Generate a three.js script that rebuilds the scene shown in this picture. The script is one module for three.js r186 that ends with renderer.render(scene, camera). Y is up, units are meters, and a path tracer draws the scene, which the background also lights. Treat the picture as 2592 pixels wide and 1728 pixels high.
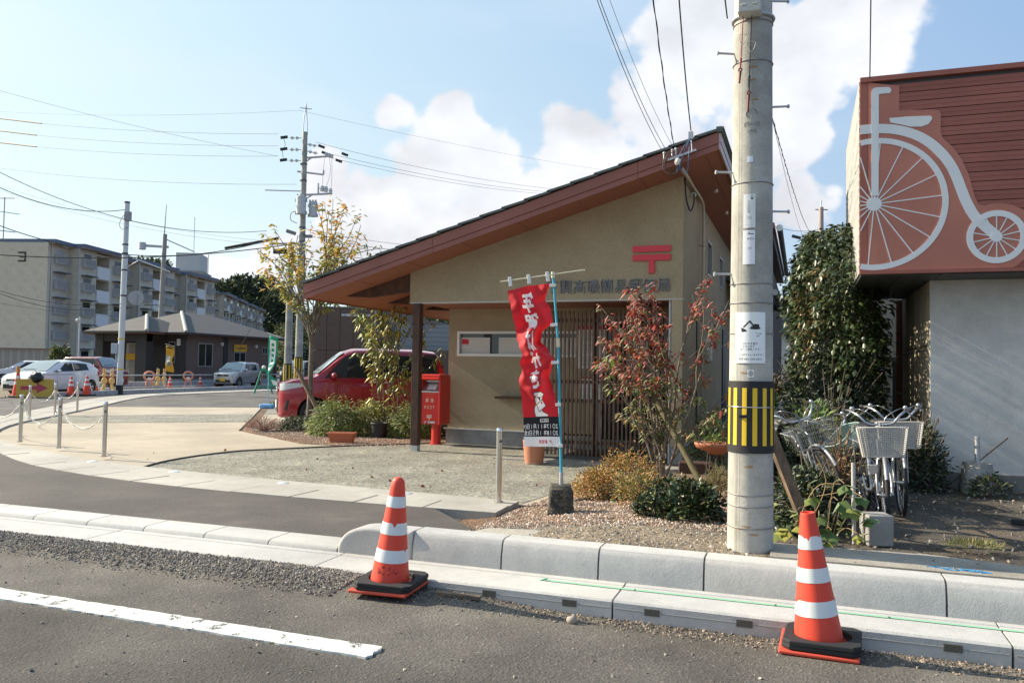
import * as THREE from 'three';
import { mergeGeometries, toCreasedNormals, mergeVertices } from 'three/addons/utils/BufferGeometryUtils.js';
import { RoundedBoxGeometry } from 'three/addons/geometries/RoundedBoxGeometry.js';
import { ImprovedNoise } from 'three/addons/math/ImprovedNoise.js';
import { Brush, Evaluator, SUBTRACTION } from 'three-bvh-csg';

// ---------- camera, sky, sun, exposure ----------
const scene = new THREE.Scene();
const YAW = 0.3475, PITCH = 0.034, ROLL = 0.016;
const camera = new THREE.PerspectiveCamera(2 * Math.atan(864 / 2045) * 180 / Math.PI, 1024 / 682, 0.1, 2000);
camera.position.set(0, 1.47, 0);
camera.rotation.set(PITCH, YAW, ROLL, 'YXZ');
camera.updateMatrixWorld();
const renderer = new THREE.WebGLRenderer({ antialias: true });
renderer.toneMapping = THREE.LinearToneMapping;
renderer.toneMappingExposure = 1.8;
renderer.shadowMap.enabled = true;
renderer.shadowMap.type = THREE.PCFSoftShadowMap;
const SUN = new THREE.Vector3(-1, 0.6, 0.014).normalize();
const sun = new THREE.DirectionalLight(new THREE.Color(1, 0.88, 0.70), 5);
sun.position.copy(SUN).multiplyScalar(60).add(new THREE.Vector3(-6, 0, -12));
sun.target.position.set(-6, 0, -12);
sun.castShadow = true; sun.shadow.mapSize.set(4096, 4096);
Object.assign(sun.shadow.camera, { left: -45, right: 45, top: 45, bottom: -45, near: 1, far: 160 });
scene.add(sun, sun.target);

const smooth = (a, b, x) => { const t = Math.min(1, Math.max(0, (x - a) / (b - a))); return t * t * (3 - 2 * t); };
const lerp = (a, b, t) => a + (b - a) * t;
const clamp = (x, a = 0, b = 1) => Math.min(b, Math.max(a, x));
function rng(seed) { let a = seed >>> 0; return () => { a = (a + 0x6D2B79F5) | 0; let t = Math.imul(a ^ (a >>> 15), 1 | a); t = (t + Math.imul(t ^ (t >>> 7), 61 | t)) ^ t; return ((t ^ (t >>> 14)) >>> 0) / 4294967296; }; }
const noise3 = new ImprovedNoise();
const fbm = (x, y, z, o = 5) => { let s = 0, a = 0.5; for (let i = 0; i < o; i++) { s += a * noise3.noise(x, y, z); x *= 2.03; y *= 2.03; z *= 2.03; a *= 0.5; } return s; };

{ // the sky: blue air that whitens toward the sun and the horizon, and autumn cumulus
  const W = 4096, H = 2048, d = new Float32Array(W * H * 4);
  const puffs = [[-8.6, 17.5, 2.0, 2.0], [-7.0, 14, 3.2, 3.6], [-4.0, 14.5, 3.6, 4.4], [-0.8, 12.5, 3.2, 4.6], [-5.5, 10.2, 6.0, 3.2], [-10.6, 9.4, 3.4, 2.2], [-13.4, 13, 1.5, 2.0], [-8.8, 11.8, 2.8, 2.6], [3.6, 15.2, 3.4, 4.2], [6.2, 13.4, 4.4, 4.4], [10.5, 17.0, 4.2, 4.6], [13.6, 19.5, 4.4, 4.6], [17.2, 21.0, 4.6, 4.6], [21.6, 22.2, 4.2, 3.6], [12, 14, 6, 3.4], [17.5, 16.4, 4.6, 3.2], [24.0, 20.6, 2.4, 2.6], [19.4, 11.2, 2.2, 2.2], [16.8, 9.4, 2.2, 1.6], [1.5, 9.4, 5, 2.4], [-19, 5.2, 6, 1.4], [1.8, 12.2, 4.2, 3.6], [5, 10, 5, 3], [9, 11, 5, 3.4], [-6, 7.6, 9, 2.2], [-2.5, 11, 5, 3.4],
    [-70, 24, 10, 6], [75, 22, 12, 6], [120, 25, 14, 7], [-140, 22, 14, 7], [200, 40, 12, 7]];
  for (let r = 0; r < H; r++) {
    const el = ((r + 0.5) / H - 0.5) * Math.PI, y = Math.sin(el), ce = Math.cos(el);
    for (let c = 0; c < W; c++) {
      const round = ((c + 0.5) / W - 0.5) * 2 * Math.PI, x = Math.cos(round) * ce, z = Math.sin(round) * ce, at = (r * W + c) * 4;
      const up = Math.max(0, y), cs = x * SUN.x + y * SUN.y + z * SUN.z;
      const t = Math.exp(-up / 0.30) * (0.72 + 0.28 * cs), glow = Math.pow(Math.max(0, cs * 0.5 + 0.5), 2.0), core = Math.pow(Math.max(0, cs), 14);
      let R = lerp(0.03, 0.42, t) + 0.33 * glow + 0.5 * core, Gc = lerp(0.13, 0.49, t) + 0.36 * glow + 0.45 * core, B = lerp(0.35, 0.53, t) + 0.23 * glow + 0.35 * core;
      if (y > -0.02) {
        // bearing to the side of the view axis and height, in degrees
        let az = Math.atan2(x, -z) + YAW; if (az > Math.PI) az -= 2 * Math.PI; if (az < -Math.PI) az += 2 * Math.PI;
        const A = az * 57.2958, E = el * 57.2958; let m = -1;
        for (const p of puffs) { let da = A - p[0]; if (da > 180) da -= 360; if (da < -180) da += 360; const q = (da / p[2]) ** 2 + ((E - p[1]) / p[3]) ** 2; if (q < 4) m = Math.max(m, 1 - Math.sqrt(q)); }
        if (m > -1) {
          const n = fbm(x * 9 + 3, y * 11, z * 9, 7), v = m + n * 1.6;
          const den = smooth(0.0, 0.27, v), body = clamp(fbm(x * 8 + 11.2, y * 11 - 0.5, z * 8, 5) * 2.0 + 0.55 - 0.5 * (fbm(x * 9 + 3.02, y * 11 - 0.35, z * 9, 4) - n));
          const k = lerp(0.44, 0.58, body);
          R = lerp(R, k, den * 0.93); Gc = lerp(Gc, k * 1.005, den * 0.93); B = lerp(B, k * 1.05, den * 0.93);
        }
        const veil = smooth(0.05, 0.5, fbm(x * 3 + 7, y * 8, z * 3 + 2, 4) + 0.12) * 0.22;
        R = lerp(R, 0.5, veil); Gc = lerp(Gc, 0.54, veil); B = lerp(B, 0.6, veil);
      }
      if (y < 0) { const g = smooth(0, -0.15, y); R = lerp(R, 0.14, g); Gc = lerp(Gc, 0.135, g); B = lerp(B, 0.13, g); }
      d[at] = R; d[at + 1] = Gc; d[at + 2] = B; d[at + 3] = 1;
    }
  }
  const t = new THREE.DataTexture(d, W, H, THREE.RGBAFormat, THREE.FloatType);
  t.mapping = THREE.EquirectangularReflectionMapping; t.magFilter = t.minFilter = THREE.LinearFilter; t.needsUpdate = true;
  scene.background = t; scene.environment = t;
}

// ---------- helpers ----------
const V = (x, y, z) => new THREE.Vector3(x, y, z);
const taken = {};
function numbered(n) { const k = taken[n] = (taken[n] ?? -1) + 1; return k ? n + '_' + String(k).padStart(3, '0') : n; }
function tag(o, label, category, group) { if (label) o.userData.label = label; if (category) o.userData.category = category; if (group) o.userData.group = group; return o; }
function thing(name, label, category, p = [0, 0, 0], turn = 0, group) { const o = new THREE.Group(); o.name = numbered(name); o.position.set(...p); o.rotation.y = turn; scene.add(o); return tag(o, label, category, group); }
function struct(name, label) { const o = new THREE.Group(); o.name = numbered(name); o.userData.kind = 'structure'; if (label) o.userData.label = label; scene.add(o); return o; }
const AX = { };
class Geo {
  constructor() { this.l = []; }
  add(g, m, color, crease) {
    let q = g.index ? g.toNonIndexed() : g.clone(); if (crease) { q.deleteAttribute('uv'); q = toCreasedNormals(q, crease); } if (m) q.applyMatrix4(m);
    for (const k of Object.keys(q.attributes)) if (!['position', 'normal', 'uv', 'color'].includes(k)) q.deleteAttribute(k);
    if (!q.attributes.normal) q.computeVertexNormals();
    if (!q.attributes.uv) q.setAttribute('uv', new THREE.BufferAttribute(new Float32Array(q.attributes.position.count * 2), 2));
    if (color) { const n = q.attributes.position.count, a = new Float32Array(n * 3); for (let i = 0; i < n; i++) a.set(color, i * 3); q.setAttribute('color', new THREE.BufferAttribute(a, 3)); }
    this.l.push(q); return this;
  }
  box(x, y, z, w, h, d, o = {}) { const m = new THREE.Matrix4().makeRotationFromEuler(new THREE.Euler(o.rx || 0, o.ry || 0, o.rz || 0)); m.setPosition(x, y, z); return this.add(o.r ? new RoundedBoxGeometry(w, h, d, o.s || 2, Math.min(o.r, w / 2.01, h / 2.01, d / 2.01)) : new THREE.BoxGeometry(w, h, d), m, o.c); }
  // a box between two corners
  span(x0, y0, z0, x1, y1, z1, o) { return this.box((x0 + x1) / 2, (y0 + y1) / 2, (z0 + z1) / 2, Math.abs(x1 - x0), Math.abs(y1 - y0), Math.abs(z1 - z0), o); }
  cyl(a, b, r0, r1 = r0, s = 10, open = false, c) { a = V(...a); b = V(...b); const l = a.distanceTo(b), g = new THREE.CylinderGeometry(r1, r0, l, s, 1, open); const m = new THREE.Matrix4().makeRotationFromQuaternion(new THREE.Quaternion().setFromUnitVectors(V(0, 1, 0), b.clone().sub(a).normalize())); m.setPosition(a.add(b).multiplyScalar(0.5)); return this.add(g, m, c); }
  tube(pts, r, s = 6, seg, closed = false) { const c = new THREE.CatmullRomCurve3(pts.map((p) => V(...p)), closed, 'centripetal'); return this.add(new THREE.TubeGeometry(c, seg || Math.max(6, pts.length * 5), r, s, closed)); }
  lathe(pts, s = 20, m, c) { return this.add(new THREE.LatheGeometry(pts.map((p) => new THREE.Vector2(...p)), s), m, c); }
  ext(pts, depth, m, o = {}) { const sh = pts instanceof THREE.Shape ? pts : new THREE.Shape(pts.map((p) => new THREE.Vector2(...p))); return this.add(new THREE.ExtrudeGeometry(sh, { depth, bevelEnabled: !!o.b, bevelSize: o.b || 0, bevelThickness: o.b || 0, bevelSegments: o.bs || 1, curveSegments: o.cs || 8, bevelOffset: o.bo || 0 }), m, o.c, o.crease); }
  ball(x, y, z, rx, ry = rx, rz = rx, s = 12, m2) { const m = new THREE.Matrix4().makeScale(rx, ry, rz); m.setPosition(x, y, z); if (m2) m.premultiply(m2); return this.add(new THREE.SphereGeometry(1, s, Math.max(6, s * 0.6 | 0)), m); }
  torus(R, r, m, s = 40, t = 8) { return this.add(new THREE.TorusGeometry(R, r, t, s), m); }
  build(keepUV) {
    const any = this.l.some((g) => g.attributes.color);
    if (any) for (const g of this.l) if (!g.attributes.color) g.setAttribute('color', new THREE.BufferAttribute(new Float32Array(g.attributes.position.count * 3).fill(1), 3));
    const g = this.l.length > 1 ? mergeGeometries(this.l) : this.l[0];
    if (!keepUV) boxUV(g);
    return g;
  }
  mesh(name, mat, parent, keepUV) { const o = new THREE.Mesh(this.build(keepUV), mat); o.name = parent && parent !== scene ? name : numbered(name); (parent || scene).add(o); return o; }
}
function boxUV(g) { // texture coordinates in metres, laid on from the side each face points to
  const p = g.attributes.position, n = g.attributes.normal, u = new Float32Array(p.count * 2);
  for (let i = 0; i < p.count; i++) {
    const x = Math.abs(n.getX(i)), y = Math.abs(n.getY(i)), z = Math.abs(n.getZ(i));
    if (y >= x && y >= z) { u[2 * i] = p.getX(i); u[2 * i + 1] = p.getZ(i); } else if (x >= z) { u[2 * i] = p.getZ(i); u[2 * i + 1] = p.getY(i); } else { u[2 * i] = p.getX(i); u[2 * i + 1] = p.getY(i); }
  }
  g.setAttribute('uv', new THREE.BufferAttribute(u, 2)); return g;
}
const one = (name, mat, parent, f, keep) => { const g = new Geo(); f(g); return g.mesh(name, mat, parent, keep); };
const rotM = (rx, ry, rz, x = 0, y = 0, z = 0) => { const m = new THREE.Matrix4().makeRotationFromEuler(new THREE.Euler(rx, ry, rz)); m.setPosition(x, y, z); return m; };
const moveM = (x, y, z) => new THREE.Matrix4().makeTranslation(x, y, z);
// a flat or slightly raised sheet with the given outline (x, z)
function sheet(name, pts, y, mat, parent, thick = 0.05) { return one(name, mat, parent, (g) => g.ext(pts.map(([x, z]) => [x, -z]), thick, rotM(-Math.PI / 2, 0, 0, 0, y - thick, 0))); }

// ---------- computed surface textures ----------
function tileNoise(N, cells, seed) { // smooth noise that repeats every N pixels
  const R = rng(seed), g = new Float32Array(cells * cells).map(() => R()), o = new Float32Array(N * N), k = cells / N;
  for (let y = 0; y < N; y++) for (let x = 0; x < N; x++) {
    const fx = x * k, fy = y * k, x0 = fx | 0, y0 = fy | 0, x1 = (x0 + 1) % cells, y1 = (y0 + 1) % cells; let tx = fx - x0, ty = fy - y0; tx = tx * tx * (3 - 2 * tx); ty = ty * ty * (3 - 2 * ty);
    o[y * N + x] = lerp(lerp(g[y0 * cells + x0], g[y0 * cells + x1], tx), lerp(g[y1 * cells + x0], g[y1 * cells + x1], tx), ty);
  }
  return o;
}
function tileFbm(N, cells, oct, seed) { const o = new Float32Array(N * N); let a = 0.5, t = 0; for (let i = 0; i < oct && cells <= N; i++) { const n = tileNoise(N, cells, seed + i * 7); for (let k = 0; k < o.length; k++) o[k] += n[k] * a; t += a; a *= 0.55; cells *= 2; } for (let k = 0; k < o.length; k++) o[k] /= t; return o; }
function stones(N, cells, seed) { // pebble pattern: value per stone and height of its dome
  const R = rng(seed), px = new Float32Array(cells * cells), py = px.slice(), pv = px.slice(); for (let i = 0; i < px.length; i++) { px[i] = R(); py[i] = R(); pv[i] = R(); }
  const v = new Float32Array(N * N), h = new Float32Array(N * N), k = cells / N;
  for (let y = 0; y < N; y++) for (let x = 0; x < N; x++) {
    const fx = x * k, fy = y * k, cx = fx | 0, cy = fy | 0; let b = 9, b2 = 9, bi = 0;
    for (let j = -1; j < 2; j++) for (let i = -1; i < 2; i++) { const gx = (cx + i + cells) % cells, gy = (cy + j + cells) % cells, q = gy * cells + gx, dx = cx + i + px[q] - fx, dy = cy + j + py[q] - fy, d = dx * dx + dy * dy; if (d < b) { b2 = b; b = d; bi = q; } else if (d < b2) b2 = d; }
    v[y * N + x] = pv[bi]; h[y * N + x] = clamp((Math.sqrt(b2) - Math.sqrt(b)) * 1.6);
  }
  return { v, h };
}
function dataTex(N, f, size, srgb = true) {
  const a = new Uint8Array(N * N * 4); for (let i = 0; i < N * N; i++) { const c = f(i); a[4 * i] = clamp(c[0]) * 255; a[4 * i + 1] = clamp(c[1] ?? c[0]) * 255; a[4 * i + 2] = clamp(c[2] ?? c[0]) * 255; a[4 * i + 3] = 255; }
  const t = new THREE.DataTexture(a, N, N); t.wrapS = t.wrapT = THREE.RepeatWrapping; t.magFilter = THREE.LinearFilter; t.minFilter = THREE.LinearFilter; t.repeat.set(1 / size, 1 / size); if (srgb) t.colorSpace = THREE.SRGBColorSpace; t.needsUpdate = true; return t;
}
const T = {};
{
  const N = 1024, s = stones(N, 300, 5), s2 = stones(N, 130, 9), f = tileFbm(N, 4, 6, 21), fine = tileFbm(N, 256, 2, 3);
  T.asphalt = dataTex(N, (i) => { const k = 0.74 + 0.26 * (f[i] - 0.5) * 2 + (s.v[i] - 0.5) * 0.34 * s.h[i] + (fine[i] - 0.5) * 0.16 - (1 - s.h[i]) * 0.10 + (s2.v[i] > 0.93 ? 0.16 * s2.h[i] : 0); return [k, k * 0.985, k * 0.965]; }, 2.6);
  { const L = tileFbm(N, 3, 7, 201), P = tileFbm(N, 14, 4, 205), q = stones(N, 420, 207), sp = tileNoise(N, 512, 209); T.apron = dataTex(N, (i) => { const d = smooth(0.53, 0.68, L[i]) * smooth(0.4, 0.6, P[i]), k = 0.72 + (L[i] - 0.5) * 0.34 + (P[i] - 0.5) * 0.16 + (q.v[i] - 0.5) * 0.16 * q.h[i] + (sp[i] - 0.5) * 0.1 + (sp[i] > 0.98 ? 0.1 : 0); return [k + d * 0.13, k * 0.985 + d * 0.11, k * 0.97 + d * 0.08]; }, 5.7); }
  T.asphaltB = dataTex(N, (i) => [0.35 * s.h[i] * s.v[i] + 0.4 * s2.h[i] * (s2.v[i] > 0.5 ? 1 : 0.3) + 0.25 * fine[i]], 2.6, false);
  const q = stones(N, 170, 31), g = tileFbm(N, 5, 5, 77), gm = tileFbm(N, 60, 2, 79);
  T.agg = dataTex(N, (i) => { const v = q.v[i], k = 0.66 + (g[i] - 0.5) * 0.2 + (gm[i] - 0.5) * 0.34 + (v - 0.5) * 0.7 * q.h[i] - (1 - q.h[i]) * 0.13; return v > 0.8 ? [k * 1.05, k * 0.98, k * 0.86] : v < 0.3 ? [k * 0.92, k * 0.98, k] : [k, k * 0.99, k * 0.95]; }, 1.7);
  T.aggB = dataTex(N, (i) => [q.h[i] * (0.5 + 0.5 * q.v[i])], 1.7, false);
  const c = stones(N, 90, 51), d = tileFbm(N, 6, 5, 83);
  T.chips = dataTex(N, (i) => { const v = c.v[i], k = 0.72 + (v - 0.5) * 0.5 * c.h[i] - (1 - c.h[i]) * 0.3 + (d[i] - 0.5) * 0.35; return v > 0.62 ? [k * 1.06, k * 0.9, k * 0.78] : v < 0.2 ? [k * 0.8, k * 0.74, k * 0.66] : [k, k * 0.88, k * 0.78]; }, 1.5);
  T.chipsB = dataTex(N, (i) => [c.h[i]], 1.5, false);
}
{
  const N = 512, f = tileFbm(N, 4, 6, 11), m = tileFbm(N, 24, 4, 17), sp = tileNoise(N, 256, 19), st = stones(N, 120, 23);
  T.conc = dataTex(N, (i) => { const k = 0.90 + (f[i] - 0.5) * 0.34 + (m[i] - 0.5) * 0.13 + (sp[i] - 0.5) * 0.05 - (sp[i] > 0.965 ? 0.22 : 0); return [k, k * 0.995, k * 0.985]; }, 1.3);
  T.concB = dataTex(N, (i) => [0.6 * m[i] + 0.4 * sp[i]], 1.3, false);
  T.stucco = dataTex(N, (i) => { const k = 0.9 + (f[i] - 0.5) * 0.14 + (sp[i] - 0.5) * 0.16; return [k, k, k]; }, 1.6);
  T.stuccoB = dataTex(N, (i) => [0.5 * st.h[i] + 0.5 * sp[i]], 1.1, false);
  { const N2 = 1024, f2 = tileFbm(N2, 5, 7, 111), m2 = tileFbm(N2, 60, 3, 117), p2 = tileNoise(N2, 512, 119); T.slab = dataTex(N2, (i) => { const k = 0.9 + (f2[i] - 0.5) * 0.24 + (m2[i] - 0.5) * 0.08 + (p2[i] - 0.5) * 0.05 - (p2[i] > 0.985 ? 0.18 : 0); return [k, k * 0.995, k * 0.985]; }, 5.3); }
  { const a3 = tileFbm(N, 6, 4, 131); T.faded = dataTex(N, (i) => { const k = 0.93 + (a3[i] - 0.5) * 0.16; return [k, k * 0.99, k * 0.98]; }, 2.7); }
  T.soil = dataTex(N, (i) => { const k = 0.66 + (f[i] - 0.5) * 0.7 + (sp[i] - 0.5) * 0.3 + (st.v[i] - 0.5) * 0.3; return [k, k * 0.93, k * 0.83]; }, 1.9);
}
{ // grain along v
  const N = 512, a = new Float32Array(N * N), n1 = tileNoise(N, 128, 3), f = tileFbm(N, 8, 4, 5), R = rng(8), col = Array.from({ length: N }, () => R());
  for (let y = 0; y < N; y++) for (let x = 0; x < N; x++) { const w = (f[y * N + x] - 0.5) * 26, k = (x + w + N * 2) % N | 0; a[y * N + x] = 0.6 * col[k] + 0.4 * col[(k * 3 + 17) % N]; }
  T.wood = dataTex(N, (i) => { const k = 0.72 + (a[i] - 0.5) * 0.36 + (f[i] - 0.5) * 0.4 + (n1[i] - 0.5) * 0.08; return [k, k * 0.97, k * 0.94]; }, 0.8);
  // rain streaks and blotches on an old plastered or painted wall
  const g = tileFbm(N, 5, 5, 41), v = new Float32Array(N), R2 = rng(77); for (let x = 0; x < N; x++) v[x] = R2(); const vs = v.map((_, x) => { let s = 0; for (let k = -9; k < 10; k++) s += v[(x + k + N) % N]; return s / 19; });
  T.streak = dataTex(N, (i) => { const x = i % N, k = 0.88 + (g[i] - 0.5) * 0.36 - smooth(0.52, 0.62, vs[x]) * 0.18 * g[i] + (n1[i] - 0.5) * 0.05; return [k, k * 0.985, k * 0.96]; }, 3.1);
  T.pole = dataTex(N, (i) => { const x = i % N, k = 0.86 + (g[i] - 0.5) * 0.3 + (f[i] - 0.5) * 0.22 - smooth(0.54, 0.6, vs[x]) * 0.13 + (n1[i] - 0.5) * 0.06; return [k, k * 0.985, k * 0.95]; }, 1.2);
}
const mat = (r, g, b, rough = 0.8, o = {}) => new THREE.MeshPhysicalMaterial({ color: new THREE.Color().setRGB(r, g, b), roughness: rough, ...o });
const M = {
  asphalt: mat(0.215, 0.203, 0.185, 0.92, { map: T.asphalt, bumpMap: T.asphaltB, bumpScale: 0.006, vertexColors: true }),
  apron: mat(0.158, 0.145, 0.134, 0.9, { map: T.apron, bumpMap: T.asphaltB, bumpScale: 0.003 }),
  street: mat(0.2, 0.195, 0.19, 0.92, { map: T.asphalt }),
  agg: mat(0.80, 0.78, 0.70, 0.9, { map: T.agg, bumpMap: T.aggB, bumpScale: 0.004 }),
  chips: mat(0.76, 0.61, 0.48, 0.95, { map: T.chips, bumpMap: T.chipsB, bumpScale: 0.012 }),
  kerb: mat(0.57, 0.565, 0.55, 0.8, { map: T.slab, bumpMap: T.concB, bumpScale: 0.0015 }),
  kerb2: mat(0.54, 0.54, 0.53, 0.82, { map: T.slab, bumpMap: T.concB, bumpScale: 0.0015 }),
  kerb3: mat(0.6, 0.59, 0.56, 0.8, { map: T.slab, bumpMap: T.concB, bumpScale: 0.0015 }),
  slab: mat(0.49, 0.47, 0.425, 0.85, { map: T.slab, bumpMap: T.concB, bumpScale: 0.001 }),
  beige: mat(0.48, 0.415, 0.325, 0.85, { map: T.slab, bumpMap: T.concB, bumpScale: 0.001 }),
  conc: mat(0.38, 0.37, 0.35, 0.88, { map: T.conc, bumpMap: T.concB, bumpScale: 0.003 }),
  oldconc: mat(0.23, 0.22, 0.2, 0.95, { map: T.agg, bumpMap: T.aggB, bumpScale: 0.006 }),
  soil: mat(0.30, 0.25, 0.19, 0.98, { map: T.soil }),
  dirt: mat(0.52, 0.485, 0.43, 0.95, { map: T.soil, bumpMap: T.aggB, bumpScale: 0.006 }),
  stucco: mat(0.48, 0.39, 0.255, 0.95, { map: T.stucco, bumpMap: T.stuccoB, bumpScale: 0.004 }),
  barge: mat(0.31, 0.115, 0.088, 0.6, { map: T.faded }), bargeDark: mat(0.2, 0.075, 0.055, 0.6), soffit: mat(0.30, 0.115, 0.072, 0.7),
  tile: mat(0.13, 0.155, 0.155, 0.75, { map: T.conc }), brown: mat(0.16, 0.075, 0.047, 0.6, { map: T.wood }), slat: mat(0.30, 0.175, 0.115, 0.65, { map: T.wood }),
  white: mat(0.8, 0.8, 0.78, 0.5), offwhite: mat(0.7, 0.68, 0.62, 0.6), black: mat(0.02, 0.02, 0.021, 0.6), rubber: mat(0.018, 0.018, 0.019, 0.75), steel: mat(0.62, 0.60, 0.56, 0.28, { metalness: 1 }), chrome: mat(0.8, 0.8, 0.82, 0.15, { metalness: 1 }), galv: mat(0.5, 0.51, 0.52, 0.5, { metalness: 0.7 }),
  glass: mat(0.02, 0.024, 0.026, 0.04, { specularIntensity: 1 }), pane: mat(1, 1, 1, 0.02, { transmission: 1, thickness: 0, ior: 1.5 }),
  poleC: mat(0.55, 0.55, 0.53, 0.9, { map: T.pole, bumpMap: T.concB, bumpScale: 0.0015 }), gray: mat(0.3, 0.31, 0.32, 0.6), dgray: mat(0.09, 0.09, 0.095, 0.6), wire: mat(0.03, 0.03, 0.032, 0.6), wireGray: mat(0.2, 0.2, 0.21, 0.6),
  red: mat(0.62, 0.03, 0.018, 0.35), coneRed: mat(0.72, 0.062, 0.03, 0.5), coneWhite: mat(0.72, 0.74, 0.73, 0.35), yellow: mat(0.75, 0.5, 0.02, 0.5), terracotta: mat(0.5, 0.17, 0.08, 0.7),
  bark: mat(0.24, 0.19, 0.14, 0.9, { map: T.wood }), barkGray: mat(0.36, 0.32, 0.26, 0.9, { map: T.wood }), timber: mat(0.34, 0.25, 0.17, 0.85, { map: T.wood }),
  leaf: mat(1, 1, 1, 0.55, { vertexColors: true, side: THREE.DoubleSide, transmission: 0.3, thickness: 0 }),
  leafGloss: mat(1, 1, 1, 0.42, { vertexColors: true, side: THREE.DoubleSide }),
};
M.leaf.roughness = 0.85;
// a picture drawn on a canvas: lettering and print only
function print(w, h, draw) { const c = document.createElement('canvas'); c.width = w; c.height = h; draw(c.getContext('2d'), w, h); const t = new THREE.CanvasTexture(c); t.colorSpace = THREE.SRGBColorSpace; t.magFilter = THREE.LinearFilter; return t; }
const printed = (w, h, draw, rough = 0.5) => new THREE.MeshPhysicalMaterial({ map: print(w, h, draw), roughness: rough });
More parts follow.
